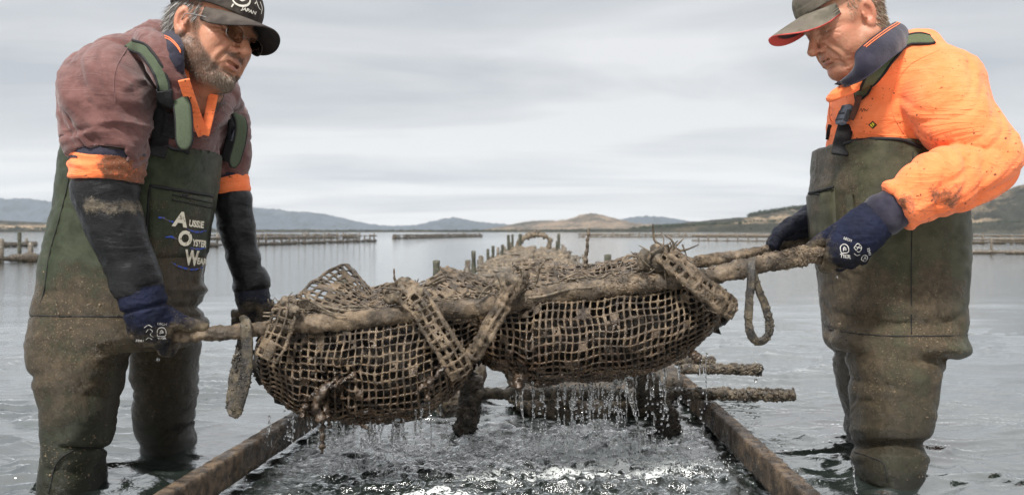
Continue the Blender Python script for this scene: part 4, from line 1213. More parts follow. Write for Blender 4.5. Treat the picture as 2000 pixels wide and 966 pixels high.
NEOBLACK = cloth_material('black_neoprene_sleeve_cloth', (.007, .007, .008), (.013, .013, .014), (.20, .165, .12), 700, .34, 0, .1, .0001, 16, .0012, (0, -.25, 0))
for _w in (WADER_L, WADER_R): _w.node_tree.nodes['Principled BSDF'].inputs['Specular IOR Level'].default_value = .26
NEOBLACK.node_tree.nodes['Principled BSDF'].inputs['Specular IOR Level'].default_value = .28
GLOVE = cloth_material('blue_knit_black_latex_glove', (.008, .010, .022), (.012, .015, .036), (.125, .098, .064), 800, .75, 0, .2, .0002, 26)
GLOVE_DARK = cloth_material('dark_wet_glove', (.010, .011, .018), (.020, .022, .034), (.12, .095, .065), 800, .5, 0, .15, .0001, 26)
WEB_BLACK = simple('black_webbing', (.012, .012, .013), .8, .3, .4, 200, .0008)
WEB_GREEN = simple('green_neoprene_strap', (.070, .088, .056), .85, .2, .10, 260, .0006)
WEB_OLIVE = simple('olive_strap_webbing', (.085, .10, .055), .85, .2, .1, 260, .0006)
BUCKLE = simple('grey_plastic_buckle', (.12, .135, .17), .4, .5, .2, 80)
BUCKLE_D = simple('black_plastic_buckle', (.03, .032, .04), .35, .5, .2, 80)
PIPING = simple('black_piping', (.010, .010, .011), .7, .3)
WHITE_PRINT = None
def print_material(name, col, thr):
    m = M(name, .7, .3)
    m.col(m.mix(m.ramp(m.noise(85, 5, .65), thr, thr + .10), (.11, .085, .055), col)); return m.m
PRINT_W = print_material('worn_white_print', (.74, .69, .56), .33)
PRINT_B = print_material('worn_blue_print', (.03, .08, .42), .43)
PRINT_G = print_material('white_glove_print', (.55, .53, .50), .36)
PRINT_C = print_material('cream_cap_embroidery', (.72, .68, .60), .22)

_ta = np.linspace(0, 2 * np.pi, 73)
_tc, _ts = np.sign(np.cos(_ta)) * np.abs(np.cos(_ta)) ** (2 / 2.4), np.sign(np.sin(_ta)) * np.abs(np.sin(_ta)) ** (2 / 2.4)
def row(y, xl, xr, D, ry, slack=7.0):
    """body section at row y whose outline spans xl..xr from the camera position"""
    xl, xr = xl + slack, xr - slack
    c = P((xl + xr) / 2, y, D); cx, rx = c[0], (xr - xl) / 2 * D / F
    for _ in range(6):
        q = (cx + rx * _tc) / (D + ry * _ts) * F + 1000
        e0, e1 = xl - q.min(), xr - q.max()
        cx += (e0 + e1) / 2 * D / F; rx = max(.03, rx + (e1 - e0) / 2 * D / F)
    return (cx, D, c[2], rx, ry)
def arm_pts(rows): return [P(x, y, D) for x, y, D, r in rows], [r for *_, r in rows]
def axis_param(V, pts, rs, n=60):
    q = catmull(np.column_stack([pts, rs]), n); best = np.full(len(V), 9.0); s = np.zeros(len(V)); acc = 0
    for a, b in zip(q[:-1], q[1:]):
        ab = b[:3] - a[:3]; L = np.linalg.norm(ab); w = V - a[:3]; t = np.clip(w @ ab / (L * L + 1e-12), 0, 1)
        d = np.linalg.norm(w - t[:, None] * ab, axis=1); m = d < best
        best[m] = d[m]; s[m] = acc + t[m] * L; acc += L
    return s, best, acc
def folds(V, N, amp, sx, sz, seed=0, R=None, sharp=True):
    """stretched ridged folds: sx along, sz across"""
    Q = V if R is None else V @ R
    Q = Q * np.array([sx, sx, sz]) ; W = Q + .8 * np.stack([pn(Q * .7, seed + 3), pn(Q * .7, seed + 4), pn(Q * .7, seed + 5)], 1)
    n = pn(W, seed)
    h = (2.6 * np.abs(n) ** .8 - .75) if sharp else n
    return V + N * (np.asarray(amp) * (h + .35 * pn(W * 2.1, seed + 1)))[:, None]
def edge_tube(S, pix, r, name, mat, parent, off=0.0, n=40, D=2.1):
    pts, nr = surf_line(S, pix, off, n, D); V, fl = tube(pts, r, 8); return mk(name, V, fl, mat, parent)
def strap(S, pix, w, t, name, mat, parent, off=.004, n=40, D=2.1, piping=None, flat=None):
    pts, nr = surf_line(S, pix, off, n, D)
    if flat is not None:      # a stiff piece: even depth along its run, one facing
        q = catmull(np.array([(x, y, 0.0) for x, y in pix]), n); k = np.polyfit(np.linspace(0, 1, n), pts[:, 1], 1); dd = np.polyval(k, np.linspace(0, 1, n)); dd = dd - np.clip((dd - pts[:, 1]).max(), 0, .03) - off
        pts = np.array([P(x, y, d) for (x, y, _), d in zip(q, dd)]); nr = np.tile(np.array(flat, float), (n, 1)); nr /= np.linalg.norm(nr, axis=1)[:, None]
    wpx = w * 2.1 / F if w > 1 else w
    V, fl = ribbon(pts, nr, wpx, t); o = mk(name, V, fl, mat, parent)
    if piping:
        T = np.gradient(pts, axis=0); T /= np.linalg.norm(T, axis=1)[:, None]; B = np.cross(T, nr); B /= np.linalg.norm(B, axis=1)[:, None]
        loop = np.vstack([pts + B * wpx / 2 + nr * t * .3, (pts - B * wpx / 2 + nr * t * .3)[::-1]])
        V, fl = tube(loop, .0032, 8); mk('strap_edging', V, fl, piping, o)
    return o
def patch(S, quad, name, mat, parent, off, thick, n=14, D=2.0):
    """raised panel over a photo quad (tl, tr, br, bl)"""
    tl, tr, br, bl = (np.array(q, float) for q in quad)
    u, v = np.meshgrid(np.linspace(0, 1, n), np.linspace(0, 1, n))
    px = ((1 - v)[..., None] * ((1 - u)[..., None] * tl + u[..., None] * tr) + v[..., None] * ((1 - u)[..., None] * bl + u[..., None] * br)).reshape(-1, 2)
    H = [S.hit(x, y, D) for x, y in px]; p = np.array([h[0] for h in H]); nr = np.array([h[1] for h in H])
    edge = np.minimum(np.minimum(u, 1 - u), np.minimum(v, 1 - v)).ravel()
    t = off + thick * sstep(0, .08, edge)
    top = p + nr * t[:, None]; bot = p - nr * .004
    i = np.arange(n - 1)[:, None] * n; j = np.arange(n - 1)[None]
    q = np.stack([i + j, i + n + j, i + n + j + 1, i + j + 1], -1).reshape(-1, 4)
    k = n * n; loop = np.array(list(range(n)) + [r * n + n - 1 for r in range(1, n)] + list(range(k - 2, k - n - 1, -1)) + [r * n for r in range(n - 2, 0, -1)]); l2 = np.roll(loop, -1)
    return mk(name, np.vstack([top, bot]), [np.vstack([q, q[:, ::-1] + k, np.stack([loop, l2, l2 + k, loop + k], -1)])], mat, parent, attrs={'mud': np.tile(fbm(p * 9, 3, 3) * .3 + .45, 2)})
def text_on(S, s, cx, cy, w, h, rot, name, mat, parent, off=.0012, D=2.0, slant=0.0, bold=.02):
    V, T = text_mesh(s, 1.0, bold)
    lo, hi = V.min(0), V.max(0); q = (V - (lo + hi) / 2) / np.maximum(hi - lo, 1e-6)
    c, sn = math.cos(rad(rot)), math.sin(rad(rot))
    def px(v): x, y = v[0] * w + v[1] * slant * h, -v[1] * h; return cx + c * x - sn * y, cy + sn * x + c * y
    q2 = np.column_stack([q[:, 0] * w, q[:, 1] * h, q[:, 2]])
    q2, T = refine(q2, T, 7.0)
    out = []
    for v in q2:
        x, y = px((v[0] / w, v[1] / h)); p, n = S.hit(x, y, D); out.append(p + n * off)
    return mk(name, np.array(out), T, mat, parent, smooth=False)
def stroke_on(S, pix, wpx, name, mat, parent, off=.0014, D=2.0, n=24, closed=False, ws=None):
    pts, nr = surf_line(S, pix, off, n, D)
    w = wpx * D / F * (1 if ws is None else np.interp(np.linspace(0, 1, n), np.linspace(0, 1, len(ws)), ws))
    T = np.gradient(pts, axis=0); T /= np.linalg.norm(T, axis=1)[:, None] + 1e-12; B = np.cross(T, nr)
    V = np.stack([pts + B * (w / 2 * np.ones(n))[:, None], pts - B * (w / 2 * np.ones(n))[:, None]], 1).reshape(-1, 3)
    i = np.arange(n - 1) * 2
    return V, [np.stack([i, i + 1, i + 3, i + 2], -1)]
def strokes(S, L, name, mat, parent, D=2.0, off=.0014):
    V, fl = merge([stroke_on(S, pix, w, name, mat, parent, D=D, off=off, ws=ws) for pix, w, ws in L]); return mk(name, V, fl, mat, parent)

def hand(pole, xs, block, cuff, thumb, flip, rp=.019, rf=.0135, h=.0025, seed=0):
    """gloved hand closed on a pole. pole(x) -> centre; xs finger positions; block = (centre, radii, R)"""
    C = [np.array(pole(x)) for x in xs]
    lo = np.min([c for c in C] + [p for p, r in cuff] + [p for p, r in thumb], 0) - .085; hi = np.max([c for c in C] + [p for p, r in cuff] + [p for p, r in thumb], 0) + .085
    Fd = Field(lo, hi, h)
    c, r, R = block
    Fd.ell(c, r, 0, R)
    for q in range(len(cuff) - 1): Fd.cone(cuff[q][0], cuff[q + 1][0], cuff[q][1], cuff[q + 1][1], .018)
    rr = np.random.default_rng(seed)
    for q, cc in enumerate(C):
        ang = np.array([138, 178, 222, 268, 312, 340]) + rr.uniform(-9, 9) - 6 * q
        if flip: ang = 180 - ang
        f = rf * (1.0, 1.06, 1.0, .86)[q]
        R_ = rp + f * np.array([1.9, 1.75, 1.25, .98, .96, 1.0])
        pts = [cc + [0, math.cos(rad(a)) * q_, math.sin(rad(a)) * q_] for a, q_ in zip(ang, R_)]
        sh = (c - cc); pts[0] = pts[0] * .8 + (c * [1, 1, 1]) * .2 * [1, 1, 1] if True else pts[0]
        pts[0][0] = cc[0] * .85 + c[0] * .15
        Fd.chain(pts, [f * 1.12, f * 1.12, f * 1.05, f, f * .95, f * .82], .0075)
        Fd.ell(pts[1], (f * 1.18, f * 1.18, f * 1.18), .008)          # knuckle
    Fd.chain([p for p, r in thumb], [r for p, r in thumb], .010)
    V, f = Fd.mesh(1); N = vnormals(V, f)
    V = V + N * (.0013 * fbm(V * 70, 3, seed) + .0009 * (1 - 2 * np.abs(pn(V * [45, 45, 110], seed + 4))))[:, None]
    return V, f

# the carrying poles (defined here because hands close on them)
FP = [(330, 657), (400, 652), (470, 646), (540, 638), (600, 632), (700, 624), (800, 613), (930, 600), (1010, 587), (1100, 572), (1200, 561), (1300, 549), (1380, 540), (1450, 524), (1520, 509), (1600, 495), (1680, 482)]
FPC = catmull(np.array([P(x, y, 2.0) for x, y in FP]), 420)
def front_pole(px):
    X = (px - 1000) * 2.0 / F; i = int(np.argmin(np.abs(FPC[:, 0] - X))); return FPC[i]
BPC = catmull(np.array([P(455, 616, 2.46), P(700, 588, 2.46), P(1000, 551, 2.46), P(1350, 513, 2.46), P(1520, 487, 2.46), P(1600, 470, 2.46)]), 420)
def back_pole(px):
    X = (px - 1000) * 2.46 / F; i = int(np.argmin(np.abs(BPC[:, 0] - X))); return BPC[i]

def finish_cloth(name, V, f, mat, root, mud, folds_=()):
    N = vnormals(V, f)
    for kw in folds_: V = folds(V, vnormals(V, f), **{k: (v(V) if callable(v) else v) for k, v in kw.items()})
    return mk(name, V, f, mat, root, attrs={'mud': mud(V)}), V
def px_of(V): return V[:, 0] * F / V[:, 1] + 1000, HORIZ - (V[:, 2] - CAMZ) * F / V[:, 1]

MUD_SPAT = simple('dried_mud_spatter', (.13, .095, .06), .6, .4, .4, 90)
def clods(V, f, n, seed, mask, parent):
    p, nr = scatter(V, [f], n, seed, mask); sz = np.random.default_rng(seed).uniform(.0007, .0019, n) * np.random.default_rng(seed + 1).choice([1, 1, 1.3, 2.3], n, p=[.4, .35, .2, .05]); v2, f2 = blobs(p, nr, sz, seed)
    q = v2.reshape(n, 12, 3) - p[:, None]; v2 = (p[:, None] + q - nr[:, None] * (q * nr[:, None]).sum(2, keepdims=True) * .6).reshape(-1, 3)
    o = mk('mud_spatter', v2, f2, MUD_SPAT, parent); o['kind'] = 'stuff'; return o
# ================================================================== the man in the brown hoodie
def man_left():
    root = empty('person', P(215, 940, 2.2), 'man in brown hoodie, dark cap and glasses, green bib waders, bending at the left', 'person')
    HW, Hf, Ha, cap, capVF = build_head(root, LH)
    glasses(root, LH)
    D = 2.17
    core = [row(110, 250, 345, 2.12, .07), row(150, 200, 405, D, .12), row(200, 160, 430, D, .14), row(260, 140, 425, D, .15), row(400, 115, 410, D, .15), row(520, 90, 390, D, .16), row(610, 100, 370, D, .13), row(632, 130, 340, D, .09)]
    Fd = Field((-1.45, 1.75, -.45), (-.60, 2.65, 1.02), .012)
    Fd.loft(core)
    Fd.loft([row(600, 90, 240, 2.07, .085), row(760, 85, 225, 2.04, .08), row(900, 85, 200, 2.03, .07), row(1080, 90, 190, 2.03, .06), row(1250, 95, 185, 2.03, .055)], .05)
    Fd.loft([row(600, 265, 380, 2.35, .085), row(760, 270, 375, 2.4, .08), row(900, 275, 370, 2.42, .07), row(1000, 280, 365, 2.42, .06)], .05)
    Fd.cone(P(310, 160, 2.15), P(365, 165, 2.10), .065, .055, .05)
    nearA = [(215, 165, 1.99, .075), (208, 260, 1.93, .058), (208, 370, 1.92, .048), (255, 500, 1.93, .036), (282, 590, 1.95, .030)]
    farA = [(420, 210, 2.36, .07), (440, 300, 2.4, .045), (455, 400, 2.4, .042), (480, 500, 2.41, .034), (493, 570, 2.42, .03)]
    for A in (nearA, farA):
        p, r = arm_pts(A); Fd.chain(p, r, .04, n=10)
    BVs, BF = Fd.mesh(1)
    V, fl = merge([(HW, [Hf]), (BVs, [BF])])
    at = {k: np.concatenate([v, np.zeros(len(BVs))]) for k, v in Ha.items()}
    mk('body', V, fl, SKIN_L, root, attrs=at)

    # hoodie ---------------------------------------------------------
    Fd = Field((-1.24, 1.70, .58), (-.58, 2.66, 1.16), .0045)
    Fd.loft([row(92, 262, 330, 2.14, .10), row(112, 222, 365, 2.15, .14), row(140, 185, 400, D, .17), row(180, 158, 428, D, .185), row(230, 140, 440, D, .19), row(280, 132, 436, D, .19), row(330, 128, 432, D, .19), row(400, 128, 425, D, .18)])
    na = [(224, 154, 2.02, .092), (208, 205, 1.945, .097), (209, 250, 1.925, .088), (212, 285, 1.92, .080), (212, 315, 1.92, .076)]
    p, r = arm_pts(na); Fd.chain(p, r, .05, n=14)
    fa = [(408, 215, 2.33, .085), (432, 255, 2.38, .074), (441, 300, 2.40, .062), (443, 350, 2.40, .055)]
    p2, r2 = arm_pts(fa); Fd.chain(p2, r2, .045, n=10)
    # hood roll around the neck
    Fd.chain([P(258, 100, 2.16), P(268, 86, 2.08), P(288, 88, 1.99), P(310, 108, 1.935), P(326, 145, 1.915), P(342, 185, 1.92), P(360, 218, 1.94)], [.030, .034, .036, .036, .034, .028, .016], .022, n=20)
    Fd.chain([P(462, 205, 2.26), P(442, 195, 2.17), P(420, 222, 2.06), P(402, 262, 2.0)], [.016, .020, .018, .012], .020, n=14)
    Fd.chain([P(262, 102, 2.16), P(300, 76, 2.22), P(350, 90, 2.26), P(420, 140, 2.26), P(446, 185, 2.18)], [.03, .04, .045, .04, .028], .03, n=14)
    # neck opening
    Fd.cone(P(385, 95, 2.06), P(396, 165, 2.04), .056, .040, .012, 'sub')
    Fd.chain([P(394, 170, 2.0), P(394, 215, 1.97), P(390, 262, 1.95)], [.032, .022, .006], .01, 'sub')
    # hem of the near sleeve
    pa, ra = P(212, 301, 1.92), (P(212, 315, 1.92) - P(208, 250, 1.925)); ra = ra / np.linalg.norm(ra)
    sel = lambda X, Y, Z: np.where((X < -.845) & (Y < 2.02) & (Z < .82), (X - pa[0]) * ra[0] + (Y - pa[1]) * ra[1] + (Z - pa[2]) * ra[2], -1)
    Fd.cut(sel)
    zb = P(440, 345, 2.4)[2]
    Fd.cut(lambda X, Y, Z: np.where((Y > 2.25) & (X > -.87), zb - Z, -1) + 0 * X)
    Vh, fh = Fd.mesh(1)
    s_, dd, L = axis_param(Vh, p, r)
    armm = sstep(.16, .09, dd) * (Vh[:, 1] < 2.04)
    N = vnormals(Vh, fh)
    Vh = Vh + N * (armm * .0045 * (1 - 2 * np.abs(np.sin(s_ * 42 + 2.6 * pn(Vh * 7, 2) + Vh[:, 0] * 9)) ** .8) * sstep(.02, .10, s_) * (.3 + .7 * sstep(-.1, .3, pn(Vh * 6, 5))))[:, None]
    Vh = Vh + N * (-.006 * armm * np.exp(-((s_ - L + .055) / .004) ** 2))[:, None]
    oh, Vh = finish_cloth('hoodie', Vh, fh, HOODIE, root, lambda V: .12 + .1 * fbm(V * 5, 2, 1),
                          (dict(amp=.0048, sx=2.8, sz=12, seed=2, R=basis((.5, -.3, .6))), dict(amp=.0045, sx=2.8, sz=22, seed=5, R=basis((.6, -.2, .45))), dict(amp=.0018, sx=14, sz=50, seed=6, R=basis((.6, -.2, .45)))))
    SH = Surf([(Vh, fh)])
    # rib line above hem, seam over the shoulder
    edge_tube(SH, [(250, 92), (228, 130), (222, 165), (226, 200)], .0012, 'shoulder_seam', HOODIE, root, .0005, 30)

    # orange shirt sleeve bands and the neck of the orange shirt
    def band(name, rows_, mat, k=.0045, amp=.003, lam=160, mud=.25, seed=1, flare=True, cutends=True, foldkw=None):
        p_, r_ = arm_pts(rows_); p_ = np.array(p_)
        F2 = Field(p_.min(0) - max(r_) - .03, p_.max(0) + max(r_) + .03, k)
        F2.chain(p_, r_, .01, n=16)
        if cutends:
            for e, q in ((0, 1), (-1, -2)):
                c = p_[e]; d = p_[e] - p_[q]; d = d / np.linalg.norm(d)
                F2.cut(lambda X, Y, Z: (X - c[0]) * d[0] + (Y - c[1]) * d[1] + (Z - c[2]) * d[2])
        V2, f2 = F2.mesh(1); N2 = vnormals(V2, f2); s2, d2, L2 = axis_param(V2, p_, np.array(r_))
        V2 = V2 + N2 * (amp * np.sin(s2 * lam + 2.6 * pn(V2 * 14, seed)) * (.4 + .6 * sstep(-.2, .3, pn(V2 * 8, seed + 1))))[:, None]
        V2 = V2 + N2 * (.0016 * fbm(V2 * 40, 3, seed))[:, None]
        o = mk(name, V2, f2, mat, root, attrs={'mud': mud(V2) if callable(mud) else mud + .12 * fbm(V2 * 9, 2, seed)})
        return V2, f2
    band('navy_sleeve_band', [(212, 292, 1.92, .0745), (211, 308, 1.92, .0765), (211, 314, 1.92, .076)], NAVY, amp=.001)
    band('shirt_sleeve', [(212, 300, 1.92, .0715), (211, 318, 1.92, .0775), (209, 338, 1.92, .0765), (208, 352, 1.92, .071)], HIVIS, amp=.0028, lam=260, mud=lambda V: .30 + .5 * sstep(-.905, -.875, V[:, 0]))
    band('navy_sleeve_band', [(443, 338, 2.4, .052), (445, 352, 2.4, .0535)], NAVY, amp=.001)
    band('shirt_sleeve', [(445, 347, 2.4, .052), (448, 362, 2.4, .055), (450, 380, 2.4, .052)], HIVIS, amp=.0025, lam=240, mud=.12)
    VA, fA = band('arm_guard', [(207, 345, 1.92, .066), (206, 362, 1.92, .0705), (208, 384, 1.92, .071), (212, 400, 1.92, .067), (228, 450, 1.922, .0605), (250, 505, 1.93, .0555), (262, 535, 1.935, .053), (266, 552, 1.94, .056), (272, 572, 1.942, .052)], NEOBLACK, amp=.0026, lam=62,
         mud=lambda V: -.22 + .90 * np.exp(-(((V[:, 2] - .665) / .030) ** 2)) * sstep(-.97, -.92, V[:, 0]) + .40 * sstep(.56, .50, V[:, 2]))
    SA = Surf([(VA, fA)])
    VB, fB = band('arm_guard', [(451, 374, 2.4, .050), (453, 392, 2.4, .056), (455, 404, 2.4, .0525), (462, 440, 2.4, .049), (472, 490, 2.41, .0455), (482, 528, 2.41, .044), (490, 548, 2.42, .050), (492, 566, 2.42, .048)], NEOBLACK, amp=.0028, lam=75, mud=lambda V: -.15 + .5 * sstep(.52, .44, V[:, 2]))
    # gloves
    cuffL = [(P(270, 556, 1.94), .050), (P(278, 582, 1.942), .046), (P(284, 602, 1.945), .044), (P(292, 622, 1.95), .043)]
    Vg, fg = hand(front_pole, [262, 286, 309, 330], (P(294, 640, 1.957), (.053, .030, .046), None), cuffL,
                  [(P(318, 612, 1.965), .024), (P(342, 626, 1.975), .021), (P(368, 633, 1.99), .0165), (P(398, 638, 2.0), .0125)], False, seed=1)
    cq = cuffL[2][0]; Ng = vnormals(Vg, fg)
    Vg = Vg + Ng * (-.0075 * np.exp(-((Vg[:, 2] - (cq[2] + .25 * (Vg[:, 0] - cq[0]))) / .005) ** 2))[:, None] * (Vg[:, 2] > cq[2] - .03)[:, None]
    gl = mk('glove', Vg, fg, GLOVE, root, attrs={'latex': sstep(.41, .385, Vg[:, 2]), 'mud': .22 + .35 * sstep(.44, .36, Vg[:, 2]) + .25 * sstep(-.80, -.76, Vg[:, 0])})
    SG = Surf([(Vg, fg)])
    strokes(SG, [([(307, 655), (307, 643), (312, 639), (318, 639), (323, 643), (323, 655), (307, 655)], 1.3, None), ([(311, 650), (315, 643), (319, 650), (311, 646), (319, 646), (312, 651)], 1.2, None),
                 ([(285, 648), (291, 641), (298, 646), (293, 652), (299, 657)], 1.3, None), ([(282, 639), (290, 634), (297, 638)], 1.2, None), ([(285, 662), (291, 658), (297, 662)], 1.4, None)], 'glove_print', PRINT_G, gl, D=1.93)
    text_on(SG, 'LECH', 316, 632, 17, 4.5, 5, 'glove_print', PRINT_G, gl, D=1.93); text_on(SG, 'TIER', 316, 660, 17, 4.5, -4, 'glove_print', PRINT_G, gl, D=1.93); text_on(SG, '3241', 273, 664, 15, 4.5, 3, 'glove_print', PRINT_G, gl, D=1.93)
    Vg2, fg2 = hand(back_pole, [466, 484, 502, 520], (P(494, 604, 2.475), (.042, .032, .044), None), [(P(491, 560, 2.42), .046), (P(493, 578, 2.42), .043), (P(494, 592, 2.44), .042)],
                    [(P(512, 584, 2.41), .020), (P(515, 600, 2.405), .018), (P(512, 615, 2.405), .016), (P(505, 628, 2.405), .013)], True, seed=2)
    mk('glove', Vg2, fg2, GLOVE_DARK, root, attrs={'mud': .35 + .3 * sstep(.45, .38, Vg2[:, 2])})

    # waders ---------------------------------------------------------
    Fd = Field((-1.32, 1.82, -.10), (-.56, 2.62, .93), .0052)
    Fd.loft([row(235, 118, 440, D, .200), row(262, 113, 441, D, .205), row(300, 109, 441, D, .208), row(350, 104, 436, D, .21), row(400, 96, 428, D, .212), row(450, 83, 418, D, .215), row(500, 71, 410, D, .218), row(550, 62, 403, D, .22), row(600, 58, 401, D, .22), row(640, 57, 403, D, .218), row(672, 62, 398, D, .20)], p=2.5)
    Fd.loft([row(585, 66, 262, 2.09, .12), row(640, 57, 268, 2.07, .125), row(680, 52, 264, 2.055, .122), row(720, 54, 258, 2.045, .118), row(760, 63, 250, 2.04, .115), row(800, 67, 243, 2.035, .11), row(850, 68, 229, 2.03, .105), row(880, 67, 220, 2.03, .102), row(915, 64, 217, 2.03, .10), row(945, 56, 213, 2.03, .105), row(975, 50, 208, 2.03, .10), row(1030, 60, 200, 2.03, .09)], .035, p=2.3)
    Fd.loft([row(600, 262, 398, 2.32, .12), row(660, 250, 401, 2.36, .118), row(720, 249, 398, 2.39, .112), row(770, 250, 394, 2.4, .108), row(810, 252, 387, 2.41, .10), row(838, 256, 383, 2.42, .098), row(858, 262, 391, 2.42, .10), row(880, 264, 389, 2.42, .09), row(930, 266, 380, 2.42, .09)], .035, p=2.3)
    # bib: top edge drops from the back to under the arm then across the chest
    topz = lambda X: np.interp(X, [P(112, 0, D)[0], P(150, 0, D)[0], P(290, 0, D)[0], P(310, 0, D)[0], P(440, 0, D)[0]], [P(0, 262, D)[2], P(0, 268, D)[2], P(0, 292, D)[2], P(0, 286, 2.0)[2] - .0, P(0, 290, 2.06)[2]])
    Fd.cut(lambda X, Y, Z: Z - np.asarray(topz(X)) + 0 * Y)
    Vw, fw = Fd.mesh(1); X_, Y_ = px_of(Vw)
    N = vnormals(Vw, fw)
    # big soft rolls at the waist, knees and shins
    def roll(y0, wd, a, x0=None, xw=60, Dm=None):
        m = np.exp(-((Y_ + .10 * (X_ - 230) * (0 if x0 is None else 0) - y0) / wd) ** 2)
        if x0 is not None: m = m * np.exp(-((X_ - x0) / xw) ** 2)
        return a * m
    d = roll(565, 9, .012, 390, 60) + roll(598, 8, -.014, 390, 90) + roll(630, 11, .012, 400, 80) + roll(655, 6, -.010, 390, 80) + roll(618, 3.5, -.004)
    d += roll(700, 40, .006, 60, 50) + roll(735, 12, -.008, 55, 40)
    lowL = (Vw[:, 1] < 2.22)
    d += lowL * (-.014 * np.exp(-((Y_ - (874 - .0022 * (X_ - 180) ** 2 * .25)) / 5) ** 2) * sstep(100, 150, X_))
    d += (~lowL) * (.008 * np.exp(-((Y_ - 822) / 7) ** 2) * sstep(320, 380, X_) - .009 * np.exp(-((Y_ - 838 + (X_ - 340) * .5) / 4) ** 2) * sstep(300, 360, X_))
    Vw = Vw + N * d[:, None]
    mudf = lambda V: (lambda x, y: .04 + .74 * sstep(430, 600, y) + .45 * sstep(300, 330, x) * sstep(400, 480, y) - .45 * sstep(800, 880, y) - .18 * (x < 110) * sstep(700, 500, y) + .16 * fbm(V * 5, 3, 4))(*px_of(V))
    ow, Vw = finish_cloth('waders', Vw, fw, WADER_L, root, mudf,
                          (dict(amp=lambda V: .0022 + .0036 * sstep(530, 620, px_of(V)[1]), sx=3.0, sz=9, seed=8), dict(amp=.0016, sx=14, sz=26, seed=9)))
    SW = Surf([(Vw, fw), ])
    clods(Vw, fw, 1700, 5, lambda c: np.clip(pn(c * 9, 5) + .12, .01, 1) ** 1.5 * sstep(430, 560, px_of(c)[1]) * (c[:, 1] < 2.3), ow)
    for nm, pix in (('side_seam', [(131, 275), (136, 340), (118, 420), (96, 500), (88, 560), (80, 590)]), ('waist_seam', [(60, 616), (130, 617), (240, 618), (290, 615)]),
                    ('knee_seam', [(95, 962), (110, 905), (140, 880), (180, 872), (212, 882)]), ('knee_seam', [(348, 848), (362, 834), (380, 822)])):
        edge_tube(SW, pix, .0015, nm, PIPING, root, .0004, 40, 2.05)
    edge_tube(SW, [(300, 290), (340, 287), (395, 290), (440, 296)], .0045, 'bib_edging', PIPING, root, .003, 40, 2.0)
    # pocket with print
    pk = patch(SW, [(291, 362), (426, 384), (412, 500), (287, 505)], 'pocket', WADER_L, root, .0005, .006)
    SP = Surf([(np.array([v.co[:] for v in pk.data.vertices]), np.array([p.vertices[:] for p in pk.data.polygons if len(p.vertices) == 4])), (Vw, fw)])
    edge_tube(SP, [(293, 362), (330, 369), (380, 377), (427, 385)], .0042, 'pocket_edging', PIPING, pk, .001, 30, 2.0)
    edge_tube(SP, [(293, 362), (288, 420), (286, 480), (290, 505)], .0022, 'pocket_edging', PIPING, pk, .001, 30, 2.0)
    edge_tube(SP, [(336, 380), (370, 387), (414, 396)], .0016, 'pocket_stitching', PIPING, pk, .0005, 24, 2.0)
    edge_tube(SP, [(336, 390), (370, 397), (414, 406)], .0016, 'pocket_stitching', PIPING, pk, .0005, 24, 2.0)
    for t_, cx, cy, w, h, sl in (('A', 353, 428, 30, 30, .12), ('USSIE', 383, 437, 29, 14, .0), ('O', 361, 465, 27, 31, 0), ('YSTER', 389, 475, 28, 14, 0), ('W', 374, 503, 28, 30, -.05), ('EAR', 394, 510, 19, 13, 0)):
        text_on(SP, t_, cx, cy, w, h, 7, 'lettering', PRINT_W, pk, .0012, 2.0, sl, .045)
    for st_ in [([(309, 424), (318, 425), (328, 430), (338, 433)], 4, (1, .8, .5, .9)), ([(365, 447), (372, 450), (385, 453), (402, 450)], 4.5, (.4, .8, 1, .5)), ([(322, 463), (334, 462), (346, 467)], 4.5, (.3, 1, .6)), ([(370, 484), (385, 486), (400, 484)], 4, (.5, 1, .4)), ([(335, 512), (350, 520), (375, 526), (395, 522)], 5, (.3, .8, 1, .5))]: strokes(SP, [st_], 'wave_print', PRINT_B, pk)

    SC_ = Surf([(Vh, fh), (Vw, fw)])
    # orange shirt front and navy collar
    Fs = Field(P(330, 280, 2.3) - [.02, .36, .0], P(440, 60, 2.3) + [.04, .02, .06], .004)
    Fs.chain([P(366, 135, 1.96), P(372, 170, 1.945), P(386, 215, 1.95), P(398, 262, 1.965)], [.030, .034, .026, .018], .0, sq=((0.2, -.9, .2), .45), n=12)
    Fs.chain([P(438, 160, 2.12), P(426, 185, 2.05), P(408, 215, 1.99), P(398, 262, 1.965)], [.034, .030, .024, .018], .006, sq=((0.2, -.9, .2), .45), n=12)
    
    Fs.ell(P(392, 212, 2.055), (.062, .062, .085), .01)
    Fs.cone(P(392, 120, 1.99), P(398, 178, 1.985), .036, .010, .01, 'sub')
    Vs, fs = Fs.mesh(1)
    finish_cloth('shirt', Vs, fs, HIVIS, root, lambda V: .02 + 0 * V[:, 0], (dict(amp=.003, sx=12, sz=26, seed=4, R=basis((.8, 0, .4))),))
    def collar(pts, wd, name, mat, th=.006, up=None):
        q = catmull(np.array(pts, float), 40); T, N_, B_ = frames(q, up)
        V, fl = ribbon(q, N_, wd, th); return mk(name, V, fl, mat, root), q, N_
    # navy collar standing by the neck, with two orange lines
    cq = np.array([P(316, 80, 2.03), P(326, 78, 1.95), P(336, 92, 1.91), P(345, 118, 1.90), P(354, 150, 1.915)])
    F3 = Field(cq.min(0) - .05, cq.max(0) + .05, .003)
    F3.chain(cq, [.020, .026, .026, .021, .007], .0, sq=((-.35, -.75, .45), .38), n=20)
    V3_, f3 = F3.mesh(1); finish_cloth('collar', V3_, f3, NAVY, root, lambda V: .05 + 0 * V[:, 0], (dict(amp=.0015, sx=12, sz=18, seed=3),))
    S3 = Surf([(V3_, f3)])
